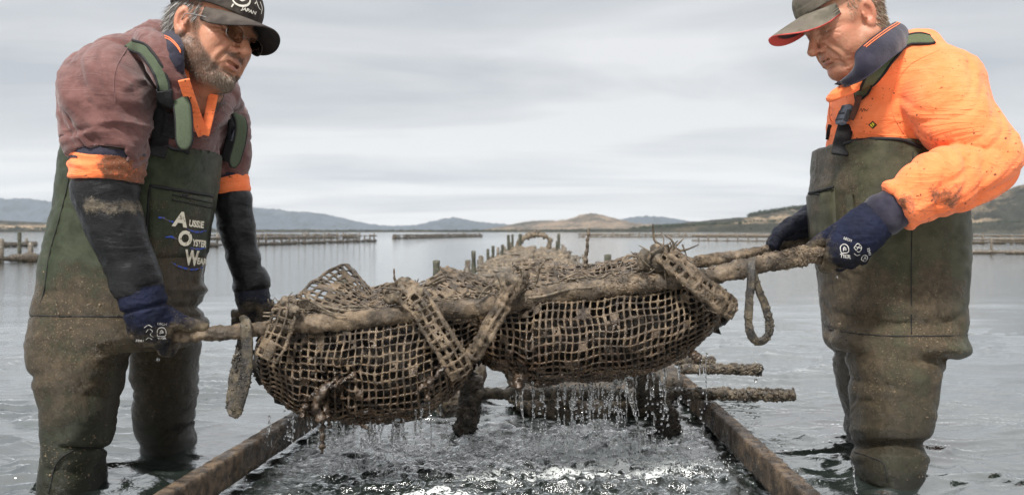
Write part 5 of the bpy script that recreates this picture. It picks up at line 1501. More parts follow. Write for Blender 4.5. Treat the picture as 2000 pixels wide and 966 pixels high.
    for o_ in (0, 4): 
        pts, nr = surf_line(S3, [(322, 70 + o_), (334, 76 + o_), (346, 88 + o_), (353, 100 + o_)], .0012, 20, 1.95); V, fl = tube(pts, .0011, 6); mk('collar_stripe', V, fl, HIVIS, root)
    # placket of the hoodie: stitched flap with two metal eyelets
    pl = patch(SC_, [(398, 240), (440, 196), (462, 222), (408, 268)], 'placket', HOODIE, root, .001, .008, 12)
    EYL = simple('metal_eyelet', (.45, .42, .38), .35, .8)
    for x, y in ((378, 219), (380, 252)):
        c, n = SC_.hit(x, y); t = np.linspace(0, 2 * np.pi, 17); b = basis(n, (0, .2, 1)); ring = c + n * .003 + .0065 * (np.cos(t)[:, None] * b[:, 0] + np.sin(t)[:, None] * b[:, 1])
        V, fl = tube(ring, .0016, 6, cap=False); mk('eyelet', V, fl, EYL, root)
    edge_tube(SH, [(352, 175), (368, 200), (380, 232), (390, 270)], .004, 'placket_edge', HOODIE, root, .001, 24)
    SN = Surf([(Vh, fh), (Vs, fs), (HW, Hf)])
    strap(SN, [(359, 156), (365, 175), (375, 205), (386, 236), (397, 264)], .025, .004, 'shirt_placket', HIVIS, root, .002, 30, flat=(.25, -1, .2))
    strap(SN, [(417, 184), (412, 208), (406, 236), (399, 264)], .024, .004, 'shirt_placket', HIVIS, root, .003, 24, flat=(-.1, -1, .2))
    # braces: near strap over the shoulder, its loose flap, black webbing
    strap(SC_, [(253, 88), (278, 96), (300, 120), (315, 150), (322, 178)], .024, .0055, 'shoulder_strap', WEB_GREEN, root, .003, 36, 2.05, PIPING)
    wb = strap(SC_, [(322, 182), (318, 215), (314, 250), (309, 290), (305, 306)], .040, .006, 'webbing', WEB_BLACK, root, .004, 36)
    strap(SC_, [(322, 176), (330, 205), (332, 240), (325, 270)], .034, .005, 'webbing', WEB_BLACK, root, .010, 36)
    fp = np.array([P(322, 178, 1.965), P(340, 182, 1.925), P(354, 200, 1.905), P(359, 235, 1.90), P(360, 268, 1.90), P(360, 292, 1.902)])
    q = catmull(fp, 34); nr = np.tile(np.array([.25, -1, .15]) / 1.05, (34, 1)); wv = .034 * np.ones(34); wv[-4:] *= [.95, .85, .65, .35]
    V, fl = ribbon(q, nr, wv, .007); o = mk('strap_flap', V, fl, WEB_GREEN, root)
    T = np.gradient(q, axis=0); T /= np.linalg.norm(T, axis=1)[:, None]; B = np.cross(T, nr)
    V, fl = tube(np.vstack([q + B * wv[:, None] / 2, (q - B * wv[:, None] / 2)[::-1]]), .0034, 8); mk('strap_edging', V, fl, PIPING, o)
    # far strap, buckle and flap
    strap(SC_, [(446, 222), (446, 250), (442, 290), (438, 312)], .026, .006, 'webbing', WEB_BLACK, root, .012, 30, 2.15)
    c, n = SC_.hit(448, 258, 2.2); b = basis(n, (0.1, .1, 1)); V, fl = box(c + n * .020, (.022, .040, .012), np.stack([b[:, 0], b[:, 1], b[:, 2]], 1)); mk('buckle', V, fl, BUCKLE, root)
    fp = np.array([P(452, 222, 2.20), P(464, 226, 2.17), P(471, 245, 2.16), P(468, 275, 2.16), P(460, 305, 2.165), P(455, 326, 2.17)])
    q = catmull(fp, 30); nr = np.tile(np.array([.75, -.66, .1]), (30, 1)); wv = .030 * np.ones(30); wv[-4:] *= [.95, .85, .65, .35]
    V, fl = ribbon(q, nr, wv, .007); o = mk('strap_flap', V, fl, WEB_GREEN, root)
    T = np.gradient(q, axis=0); T /= np.linalg.norm(T, axis=1)[:, None]; B = np.cross(T, nr); B /= np.linalg.norm(B, axis=1)[:, None]
    V, fl = tube(np.vstack([q + B * wv[:, None] / 2, (q - B * wv[:, None] / 2)[::-1]]), .0034, 8); mk('strap_edging', V, fl, PIPING, o)
    # cap badge
    SCap = Surf([(capVF[0], capVF[1][0])])
    strokes(SCap, [([(452, -4), (458, 6), (470, 12), (484, 10), (488, 0), (478, -8)], 4.2, (.3, .8, 1, 1, .7, .3)), ([(462, -6), (472, 2), (482, -2)], 2.6, (.5, 1, .6)), ([(456, 8), (452, 14)], 2.5, None), ([(466, -12), (464, -4)], 3, None),
                   ([(500, 2), (504, 14), (508, 20)], 2.4, (.4, 1, .5)), ([(507, 4), (511, 16), (509, 28)], 3, (.5, 1, .5)), ([(494, -8), (500, 2), (497, 8)], 2.2, None)], 'cap_emblem', PRINT_C, cap, D=1.95)
    text_on(SCap, 'JAPAN', 485, 22, 30, 8.5, 20, 'cap_lettering', PRINT_C, cap, .0012, 1.95, 0, .03)
    return root, ow

# ================================================================== the man in orange
def man_right():
    root = empty('person', P(1740, 935, 2.25), 'man in bright orange shirt, khaki cap and olive bib waders at the right', 'person')
    HW, Hf, Ha, cap, capVF = build_head(root, RH)
    D = 2.24
    Fd = Field((.66, 1.72, -.45), (1.32, 2.75, 1.08), .012)
    Fd.loft([row(90, 1700, 1770, 2.15, .07), row(130, 1670, 1815, D, .12), row(180, 1640, 1840, D, .14), row(260, 1625, 1830, D, .15), row(400, 1610, 1870, D, .15), row(520, 1620, 1870, D, .16), row(600, 1640, 1850, D, .13), row(630, 1670, 1820, D, .09)])
    Fd.loft([row(620, 1670, 1840, 2.15, .085), row(760, 1680, 1820, 2.12, .08), row(900, 1685, 1795, 2.1, .07), row(1080, 1690, 1790, 2.1, .06), row(1250, 1700, 1785, 2.1, .055)], .05)
    Fd.loft([row(620, 1640, 1720, 2.36, .085), row(760, 1660, 1730, 2.4, .08), row(900, 1665, 1730, 2.42, .07), row(1050, 1670, 1730, 2.42, .06)], .05)
    Fd.cone(P(1745, 160, 2.2), P(1715, 150, 2.17), .06, .05, .05)
    na = [(1800, 170, 2.10, .075), (1868, 225, 2.02, .06), (1925, 305, 1.96, .05), (1850, 355, 1.94, .046), (1755, 403, 1.945, .034), (1700, 435, 1.95, .028)]
    fa = [(1735, 190, 2.38, .075), (1745, 320, 2.48, .05), (1650, 395, 2.48, .036), (1590, 425, 2.47, .028)]
    for A in (na, fa):
        p, r = arm_pts(A); Fd.chain(p, r, .04, n=12)
    BVs, BF = Fd.mesh(1)
    V, fl = merge([(HW, [Hf]), (BVs, [BF])]); mk('body', V, fl, SKIN_R, root, attrs={k: np.concatenate([v, np.zeros(len(BVs))]) for k, v in Ha.items()})

    # shirt ----------------------------------------------------------
    Fd = Field((.68, 1.76, .50), (1.30, 2.66, 1.16), .0046)
    Fd.loft([row(92, 1722, 1800, 2.20, .10), row(112, 1682, 1835, D, .15), row(145, 1640, 1858, D, .18), row(180, 1617, 1868, D, .19), row(225, 1608, 1868, D, .195), row(270, 1606, 1860, D, .195), row(320, 1604, 1850, D, .19), row(380, 1604, 1850, D, .18)])
    A1 = [(1806, 158, 2.13, .098), (1834, 178, 2.08, .104), (1860, 226, 2.0, .090), (1908, 283, 1.955, .073), (1933, 312, 1.94, .066), (1918, 330, 1.935, .066), (1870, 348, 1.93, .074), (1815, 370, 1.93, .067), (1775, 392, 1.935, .057), (1742, 411, 1.94, .054)]
    p, r = arm_pts(A1); r = [q * .95 for q in r]; Fd.chain(p, r, .035, n=30)
    p2, r2 = arm_pts([(1740, 175, 2.38, .095), (1752, 300, 2.47, .07), (1680, 385, 2.48, .055), (1625, 412, 2.475, .048)]); Fd.chain(p2, r2, .04, n=12)
    # collar stand and open front
    Fd.chain([P(1620, 196, 2.08), P(1636, 184, 2.06), P(1664, 170, 2.05), P(1690, 154, 2.06)], [.008, .012, .015, .014], .03, sq=((-.3, -.8, .4), .6), n=14)
    Fd.cone(P(1712, 140, 2.10), P(1790, 112, 2.2), .050, .075, .05)
    Fd.cone(P(1690, 60, 2.14), P(1678, 140, 2.16), .050, .034, .015, 'sub')
    pa = P(1751, 406, 1.94); ra = P(1742, 411, 1.94) - P(1815, 370, 1.93); ra = ra / np.linalg.norm(ra)
    Fd.cut(lambda X, Y, Z: np.where((Y < 2.03) & (Z < .74) & (X < .98), (X - pa[0]) * ra[0] + (Y - pa[1]) * ra[1] + (Z - pa[2]) * ra[2], -1))
    Vh, fh = Fd.mesh(1); N = vnormals(Vh, fh)
    s_, dd, L = axis_param(Vh, p, r, 90)
    am = sstep(.13, .085, dd)
    elbow = np.exp(-((s_ - .30) / .05) ** 2); fore = sstep(.36, .43, s_)
    sharp = lambda t: 2 * np.abs(np.sin(t)) ** .7 - 1.2
    ins = sstep(-.02, .04, (Vh[:, 2] - .72) * .6 - (Vh[:, 0] - 1.02) * .8)   # inner side of the bend
    Vh = Vh + N * (am * fore * (.0046 * sharp(s_ * 75 + 2.4 * pn(Vh * 9, 2) + 1.0 * (Vh[:, 2] * 22)) * (.35 + .65 * sstep(-.15, .3, pn(Vh * 6, 7)))))[:, None]
    Vh = Vh + N * (am * elbow * .0075 * sharp(s_ * 55 + 2 * pn(Vh * 7, 3)) * ins)[:, None]
    Vh = Vh + N * (am * .006 * np.exp(-((s_ - L + .020) / .012) ** 2))[:, None]
    mudf = lambda V: (lambda x, y: .17 + .46 * np.exp(-(((x - 1845) / 50) ** 2 + ((y - 385) / 30) ** 2)) + .5 * np.exp(-(((x - 1765) / 22) ** 2 + ((y - 400) / 30) ** 2)) + .45 * np.exp(-(((x - 1830) / 26) ** 2 + ((y - 272) / 14) ** 2)) + .20 * np.exp(-(((x - 1960) / 40) ** 2 + ((y - 310) / 40) ** 2)) + .04 * fbm(V * 6, 2, 3))(*px_of(V))
    oh, Vh = finish_cloth('shirt', Vh, fh, HIVIS, root, mudf,
                          (dict(amp=.0048, sx=2.6, sz=11, seed=12, R=basis((-.5, -.3, .7))), dict(amp=.0032, sx=2.6, sz=22, seed=15, R=basis((-.4, -.4, .5))), dict(amp=.0010, sx=10, sz=50, seed=16, R=basis((-.4, -.2, .6)))))
    SH = Surf([(Vh, fh)])
    edge_tube(SH, [(1835, 98), (1775, 128), (1748, 170), (1742, 215), (1765, 262)], .0013, 'armhole_seam', HIVIS, root, .0004, 36)
    edge_tube(SH, [(1614, 232), (1650, 250), (1700, 262), (1760, 266)], .0013, 'chest_pocket_seam', HIVIS, root, .0004, 36)
    # navy collar, standing wide, with orange piping
    tp = catmull(np.array([P(1641, 163, 2.070), P(1656, 152, 2.030), P(1669, 128, 1.995), P(1671, 102, 1.985), P(1700, 76, 2.000), P(1726, 56, 2.030), P(1746, 44, 2.100), P(1740, 48, 2.200)]), 64)
    bt = catmull(np.array([P(1640, 170, 2.070), P(1656, 168, 2.015), P(1682, 157, 1.980), P(1708, 141, 1.970), P(1738, 116, 1.985), P(1762, 98, 2.030), P(1776, 82, 2.120), P(1772, 70, 2.220)]), 64)
    nv_ = 14; vv = np.linspace(0, 1, nv_)[None, :, None]
    G_ = tp[:, None] * (1 - vv) + bt[:, None] * vv
    du = np.gradient(G_, axis=0); dv = np.gradient(G_, axis=1); nn = np.cross(du, dv); nn /= np.linalg.norm(nn, axis=2, keepdims=True) + 1e-9
    nn = np.where((nn[..., 1:2] > 0), -nn, nn)
    G_ = G_ + nn * (.012 * np.sin(vv * np.pi) + .0035 * pn(G_.reshape(-1, 3) * [22, 22, 12], 3).reshape(64, nv_, 1))
    ou, inn = G_ + nn * .0025, G_ - nn * .0035
    i = np.arange(63)[:, None] * nv_; j = np.arange(nv_ - 1)[None]; q_ = np.stack([i + j, i + j + 1, i + nv_ + j + 1, i + nv_ + j], -1).reshape(-1, 4)
    k_ = 64 * nv_; lp = np.array(list(range(nv_)) + [r2_ * nv_ + nv_ - 1 for r2_ in range(1, 64)] + list(range(k_ - 2, k_ - nv_ - 1, -1)) + [r2_ * nv_ for r2_ in range(62, 0, -1)]); l2_ = np.roll(lp, -1)
    V3_ = np.vstack([ou.reshape(-1, 3), inn.reshape(-1, 3)]); f3 = np.vstack([q_, q_[:, ::-1] + k_, np.stack([lp, l2_, l2_ + k_, lp + k_], -1)])
    oc = mk('collar', V3_, f3, NAVY, root, attrs={'mud': np.full(len(V3_), .05)})
    S3 = Surf([(V3_, f3)])
    for o_ in (0, 4):
        pts = ou[20:54, 0] * (1 - .012 * (o_ + 1)) + ou[20:54, 1] * 0 + ou[20:54, 6] * .012 * (o_ + 1); pts = ou[20:54, 1 if o_ == 0 else 2] + nn[20:54, 1] * .0008; V, fl = tube(pts, .0012, 6); mk('collar_stripe', V, fl, HIVIS, oc)
    # cuff, gloves
    def simple_chain(name, rows_, mat, mud, h=.0035, seed=1, cut=True):
        p_, r_ = arm_pts(rows_); p_ = np.array(p_); F2 = Field(p_.min(0) - max(r_) - .02, p_.max(0) + max(r_) + .02, h); F2.chain(p_, r_, .01, n=12)
        if cut:
            for e, q in ((0, 1), (-1, -2)):
                c = p_[e]; d = p_[e] - p_[q]; d = d / np.linalg.norm(d); F2.cut(lambda X, Y, Z: (X - c[0]) * d[0] + (Y - c[1]) * d[1] + (Z - c[2]) * d[2])
        V2, f2 = F2.mesh(1); N2 = vnormals(V2, f2); s2, _, _ = axis_param(V2, p_, np.array(r_))
        V2 = V2 + N2 * (.0018 * np.sin(s2 * 150 + 2 * pn(V2 * 12, seed)))[:, None]
        return mk(name, V2, f2, mat, root, attrs={'mud': mud + .1 * fbm(V2 * 9, 2, 1)})
    simple_chain('knit_cuff', [(1768, 398, 1.94, .044), (1745, 408, 1.942, .0475), (1720, 422, 1.946, .047), (1706, 430, 1.948, .0455)], NAVY, .12)
    w = P(1700, 437, 1.952); c0 = P(1662, 474, 1.952); ax = (w - c0) / np.linalg.norm(w - c0)
    Rb = basis(ax, (0, 1, 0))
    Vg, fg = hand(front_pole, [1612, 1637, 1662, 1686], (c0, (.050, .030, .060), np.stack([Rb[:, 0] if abs(Rb[1, 0]) < .5 else Rb[:, 1], np.array([0, 1.0, 0]), ax], 1)),
                  [(P(1712, 428, 1.95), .0435), (P(1700, 437, 1.951), .044), (P(1686, 450, 1.952), .046), (P(1676, 460, 1.953), .046)],
                  [(P(1655, 446, 1.965), .024), (P(1630, 455, 1.98), .0195), (P(1606, 468, 1.995), .016), (P(1584, 482, 2.005), .013)], False, rf=.0145, seed=4)
    gl = mk('glove', Vg, fg, GLOVE, root, attrs={'latex': (lambda x, y: sstep(470, 520, y + .25 * (1690 - x)))(*px_of(Vg)), 'mud': .16 + .5 * (lambda x, y: sstep(455, 530, y) * sstep(1690, 1600, x) + .75 * sstep(1650, 1600, x))(*px_of(Vg))})
    SG = Surf([(Vg, fg)])
    strokes(SG, [([(1643, 494), (1641, 482), (1648, 476), (1656, 480), (1657, 492), (1643, 494)], 1.4, None), ([(1647, 490), (1649, 481), (1653, 488), (1646, 485), (1653, 484)], 1.3, None),
                 ([(1668, 483), (1675, 475), (1683, 482), (1677, 492), (1668, 483)], 1.4, None), ([(1671, 481), (1681, 484)], 1.2, None), ([(1673, 487), (1679, 479)], 1.2, None), ([(1668, 494), (1673, 498), (1680, 496)], 1.3, None),
                 ([(1682, 506), (1684, 499), (1691, 498), (1694, 504), (1689, 510), (1682, 506)], 1.4, None), ([(1686, 507), (1689, 501), (1691, 506)], 1.1, None)], 'glove_print', PRINT_G, gl, D=1.92)
    text_on(SG, 'TIER', 1651, 500, 22, 7, 8, 'glove_print', PRINT_G, gl, D=1.92); text_on(SG, 'LECH', 1656, 467, 16, 5, 20, 'glove_print', PRINT_G, gl, D=1.92); text_on(SG, '3241', 1697, 490, 14, 5, 75, 'glove_print', PRINT_G, gl, D=1.92)
    Vg2, fg2 = hand(back_pole, [1512, 1531, 1550, 1567], (P(1552, 455, 2.485), (.055, .032, .045), None), [(P(1612, 415, 2.475), .036), (P(1590, 424, 2.475), .038), (P(1572, 438, 2.475), .040)],
                    [(P(1572, 430, 2.44), .026), (P(1545, 440, 2.425), .024), (P(1524, 455, 2.42), .021), (P(1512, 476, 2.425), .017)], True, rf=.0145, seed=5)
    mk('glove', Vg2, fg2, GLOVE_DARK, root, attrs={'mud': .30 + .2 * fbm(Vg2 * 8, 2, 1)})

    # waders ---------------------------------------------------------
    Fd = Field((.66, 1.86, -.12), (1.30, 2.70, .92), .0052)
    Fd.loft([row(235, 1582, 1835, D, .205), row(262, 1580, 1845, D, .21), row(300, 1579, 1862, D, .212), row(340, 1577, 1880, D, .215), row(380, 1574, 1898, D, .216), row(420, 1574, 1903, D, .218), row(450, 1577, 1904, D, .22), row(500, 1584, 1904, D, .22), row(550, 1589, 1902, D, .22), row(600, 1592, 1900, D, .22), row(640, 1598, 1897, D, .218), row(665, 1604, 1890, D, .205), row(690, 1625, 1876, D, .17)], p=2.5)
    Fd.loft([row(640, 1625, 1862, 2.16, .13), row(680, 1640, 1850, 2.14, .125), row(730, 1649, 1845, 2.13, .12), row(780, 1650, 1841, 2.12, .115), row(830, 1652, 1833, 2.11, .11), row(865, 1655, 1817, 2.11, .10), row(895, 1656, 1823, 2.10, .105), row(925, 1659, 1816, 2.10, .10), row(950, 1664, 1806, 2.10, .095), row(1010, 1670, 1795, 2.10, .09)], .035)
    Fd.loft([row(620, 1602, 1720, 2.36, .12), row(690, 1612, 1730, 2.40, .11), row(740, 1624, 1738, 2.42, .10), row(790, 1638, 1742, 2.43, .095), row(830, 1641, 1742, 2.43, .095), row(920, 1645, 1738, 2.43, .09)], .035)
    topz = lambda X: np.interp(X, [P(1578, 0, D)[0], P(1650, 0, D)[0], P(1740, 0, D)[0], P(1790, 0, D)[0], P(1830, 0, D)[0]], [P(0, 281, 2.12)[2], P(0, 268, 2.04)[2], P(0, 272, 2.04)[2], P(0, 285, 2.06)[2], P(0, 302, 2.1)[2]])
    Fd.cut(lambda X, Y, Z: Z - np.asarray(topz(X)) + 0 * Y)
    Vw, fw = Fd.mesh(1); N = vnormals(Vw, fw); X_, Y_ = px_of(Vw)
    g = lambda x0, xw, y0, yw, a: a * np.exp(-((X_ - x0) / xw) ** 2 - ((Y_ - y0) / yw) ** 2)
    d = g(1865, 45, 680, 14, .020) + g(1840, 60, 706, 7, -.016) + g(1660, 60, 668, 14, .014) + g(1640, 40, 690, 7, -.012) + g(1760, 90, 600, 18, .006) + g(1740, 100, 630, 9, -.006)
    near = Vw[:, 1] < 2.27
    d += near * (g(1740, 90, 868, 7, -.017) + g(1740, 90, 893, 9, .010) + g(1700, 60, 838, 10, .007))
    Vw = Vw + N * d[:, None]
    mudf = lambda V: (lambda x, y: .30 + .38 * sstep(1760, 1600, x) + .44 * sstep(460, 570, y) + .2 * np.exp(-(((x - 1830) / 40) ** 2 + ((y - 480) / 60) ** 2)) - .18 * (x > 1860) - .25 * sstep(860, 900, y) + .2 * fbm(V * 5, 3, 9))(*px_of(V))
    ow, Vw = finish_cloth('waders', Vw, fw, WADER_R, root, mudf,
                          (dict(amp=lambda V: .0022 + .0042 * sstep(520, 640, px_of(V)[1]), sx=3.0, sz=9, seed=28), dict(amp=.0016, sx=14, sz=26, seed=29)))
    SW = Surf([(Vw, fw)])
    clods(Vw, fw, 1700, 6, lambda c: np.clip(pn(c * 9, 7) + .12, .01, 1) ** 1.5 * (sstep(480, 580, px_of(c)[1]) + sstep(1640, 1590, px_of(c)[0])) * (c[:, 1] < 2.3), ow)
    for nm, pix in (('side_seam', [(1783, 296), (1782, 400), (1780, 500), (1780, 580), (1780, 652)]), ('waist_seam', [(1602, 640), (1680, 652), (1780, 656), (1893, 654)]), ('knee_seam', [(1662, 880), (1700, 892), (1726, 905), (1733, 940)])):
        edge_tube(SW, pix, .0014, nm, PIPING, root, .0003, 40)
    edge_tube(SW, [(1579, 284), (1610, 276), (1650, 270), (1700, 271), (1760, 273), (1800, 288)], .0045, 'bib_edging', PIPING, root, .0, 50)
    pk = patch(SW, [(1571, 379), (1631, 366), (1636, 470), (1578, 474)], 'pocket', WADER_R, root, .002, .007)
    pts, nr = surf_line(SW, [(1571, 380), (1600, 374), (1632, 366)], .008, 20); V, fl = tube(pts, .004, 8); mk('pocket_edging', V, fl, PIPING, pk)
    SC_ = Surf([(Vh, fh), (Vw, fw)])
    strap(SC_, [(1820, 80), (1790, 78), (1762, 86), (1740, 106), (1718, 132), (1694, 160), (1674, 188)], .034, .006, 'shoulder_strap', WEB_OLIVE, root, .003, 46, 2.0, PIPING)
    c, n = SC_.hit(1657, 228); T = P(1674, 188, c[1]) - P(1644, 262, c[1]); T /= np.linalg.norm(T); z = n - (n @ T) * T; z /= np.linalg.norm(z); Rk = np.stack([np.cross(T, z), T, z], 1)
    V, fl = box(c + z * .013, (.036, .052, .014), Rk, .2); bk = mk('buckle', V, fl, BUCKLE, root)
    V, fl = merge([box(c + z * .013 + Rk[:, 0] * sx * .019 - T * .004, (.006, .030, .012), Rk, .2) for sx in (-1, 1)] + [box(c + z * .021, (.026, .004, .003), Rk), box(c + z * .021 - T * .016, (.030, .003, .003), Rk)]); mk('buckle_prong', V, fl, BUCKLE_D, bk)
    strap(SC_, [(1678, 186), (1672, 210), (1662, 234)], .014, .005, 'webbing', simple('brown_webbing_tail', (.07, .03, .02), .8, .3), root, .014, 16, flat=(-.3, -1, .1))
    strap(SC_, [(1653, 244), (1648, 262), (1643, 282), (1640, 302)], .040, .006, 'webbing', WEB_BLACK, root, .004, 24, flat=(-.3, -1, .15))
    strap(SC_, [(1622, 244), (1619, 256), (1617, 272)], .012, .006, 'webbing', WEB_BLACK, root, .004, 12, flat=(-.3, -1, .15))
    # printed badge and script on the chest
    YEL = simple('yellow_badge_print', (.62, .50, .03), .6, .3); 
    V, fl = stroke_on(SH, [(1698, 245), (1712, 245)], 13, '', None, None, .0012); 
    sq = []
    for (s0, mt, nm, of) in ((8.0, PIPING, 'badge', .0012), (5.2, YEL, 'badge_face', .0018)):
        q = [(1705 + s0 * a * 1.05, 244 + s0 * b) for a, b in ((0, -1), (1, 0), (0, 1), (-1, 0))]; pp = np.array([SH.hit(x, y)[0] + SH.hit(x, y)[1] * of for x, y in q]); mk(nm, pp, np.array([[0, 1, 2, 3]]), mt, oh, smooth=False)
    strokes(SH, [([(1702, 240), (1707, 247), (1710, 241)], 1.5, None)], 'badge_mark', PIPING, oh, off=.0024)
    strokes(SH, [([(1680, 218), (1683, 212), (1685, 219), (1688, 212), (1690, 218)], 1.2, None), ([(1691, 214), (1694, 217), (1697, 212)], 1.1, None)], 'chest_script', PIPING, oh, off=.0018)
    return root, ow
LROOT, LW = man_left()
RROOT, RW = man_right()
# ------------------------------------------------------------------ the carried net bags on their poles
CARRY = empty('oyster_carrier', P(950, 640, 2.2), 'two mud caked net bags of oysters lashed to poles, lifted dripping between the men', 'oyster carrier')
POLE_MAT = mud_material('mud_caked_pole', (.040, .028, .017), (.190, .138, .088), .5, .9)
LOOP_MAT = mud_material('muddy_rubber_loop', (.018, .016, .015), (.12, .095, .06), .35, 1.3)
TWIG_MAT = mud_material('muddy_twig', (.05, .038, .026), (.20, .155, .105), .55, 1.6)
def pole(pts, px_r, name, seed, clods):
    n = 560; q = catmull(np.column_stack([pts]), n)
    pxs = q[:, 0] * F / q[:, 1] + 1000
    r = np.interp(pxs, *px_r)
    V, fl = tube(q, r, 26, asp=.85, up=(0, 0, 1))
    V = lumpy(V, fl, .0050, 42, seed, 5); N = vnormals(V, fl); V = V + N * (.0022 * np.abs(pn(V * 150, seed)))[:, None]
    p, nr = scatter(V, fl, clods, seed, lambda c: np.clip(.25 + pn(c * 7, seed) - 1.5 * (c[:, 2] > 9), .03, 1))
    V, fl = merge([(V, fl), blobs(p, nr, np.random.default_rng(seed).uniform(.0008, .0034, clods), seed)])
    return mk(name, V, fl, POLE_MAT, CARRY)
pole(FPC[::6], ([300, 345, 520, 560, 620, 1000, 1290, 1345, 1400, 1600, 1700], [.014, .0155, .0165, .018, .0205, .0215, .0205, .019, .0215, .0205, .017]), 'pole', 1, 2600)
pole(BPC[::6], ([400, 1000, 1600], [.0175, .019, .0165]), 'pole', 2, 1400)

def bag_section(px, yt, yb, yr, fat):
    """closed loop in Y,Z for one station; fat 0..1 = how opened out the bag is there"""
    zt = P(px, yt, 2.0)[2]; zb = P(px, yb, 2.05)[2]; zr = P(px, yr, 2.36)[2]
    zm = (zt + zb) / 2; w = fat
    ym = 2.21
    pts = [(2.005, zt - .004), (1.955, zt * .66 + zb * .34), (1.950, zt * .34 + zb * .66), (2.02, zb + .018), (2.16, zb - .006), (2.32, zb + .006), (2.45, zb + .04), (2.50, zm), (2.475, zt - .0), (2.40, zr - .004), (2.26, zr * .62 + zt * .38 + .006), (2.10, zt + .018)]
    c = np.array([ym, (zt + zb) / 2]); pts = np.array(pts); pts = c + (pts - c) * np.array([w, 1.0])
    return pts
def bag(stations, nu, nv, seed, gath=()):
    st = np.array(stations, float); n3 = nu * 3 + 1; m3 = nv * 3
    q = catmull(st, n3 * 4); xs = np.linspace(st[0, 0], st[-1, 0], n3)
    q = np.array([np.interp(xs, q[:, 0], q[:, k]) for k in range(1, 5)]).T
    G = np.zeros((n3, m3, 3))
    for i, (x, (yt, yb, yr, fat)) in enumerate(zip(xs, q)):
        s = bag_section(x, yt, yb, yr, fat); k = len(s)
        cl = np.vstack([s, s[:1]]); Q = np.vstack([s[-2:], s, s[:3]])
        fine = catmull(Q, 220); 
        # cut the closed part
        d = np.concatenate([[0], np.cumsum(np.linalg.norm(np.diff(Q, axis=0), axis=1))]); t = np.linspace(0, d[-1], 220)
        a, b = d[2], d[2 + k]; m = (t >= a) & (t <= b); fp = fine[m]; dd = np.concatenate([[0], np.cumsum(np.linalg.norm(np.diff(fp, axis=0), axis=1))])
        u = np.linspace(0, dd[-1], m3, endpoint=False); Y = np.interp(u, dd, fp[:, 0]); Z = np.interp(u, dd, fp[:, 1])
        G[i, :, 0] = (x - 1000) * 2.0 / F * (1 + (Y - 2.0) * .30); G[i, :, 1] = Y; G[i, :, 2] = Z
    C = G.mean(1, keepdims=True)
    Pt = G.reshape(-1, 3)
    rad_ = G - C; rad_ /= np.linalg.norm(rad_, axis=2, keepdims=True) + 1e-9
    dsp = .016 * pn(Pt * 7, seed) + .008 * pn(Pt * 17, seed + 1) + .0028 * pn(Pt * 60, seed + 2)
    bel = sstep(0, .06, (Pt[:, 2] < C.repeat(m3, 1).reshape(-1, 3)[:, 2]) * 1.0)
    for gx, gy, w_, a_ in gath:     # places where weed and ties gather the net
        g_ = P(gx, gy, 1.98); dist = np.linalg.norm((Pt - g_) * [1, .5, 1], axis=1)
        dsp = dsp - a_ * np.exp(-(dist / w_) ** 2) + a_ * .35 * np.sin(np.arctan2(Pt[:, 2] - g_[2], Pt[:, 0] - g_[0]) * 11) * np.exp(-(dist / (w_ * 2)) ** 2)
    G = G + rad_ * dsp.reshape(n3, m3, 1)
    # slip the threads in their own surface so that the cells are uneven
    sl = np.stack([.0075 * pn(Pt * 15, seed + 7), 0 * Pt[:, 0], .0075 * pn(Pt * 15, seed + 8)], 1).reshape(n3, m3, 3)
    return G + sl
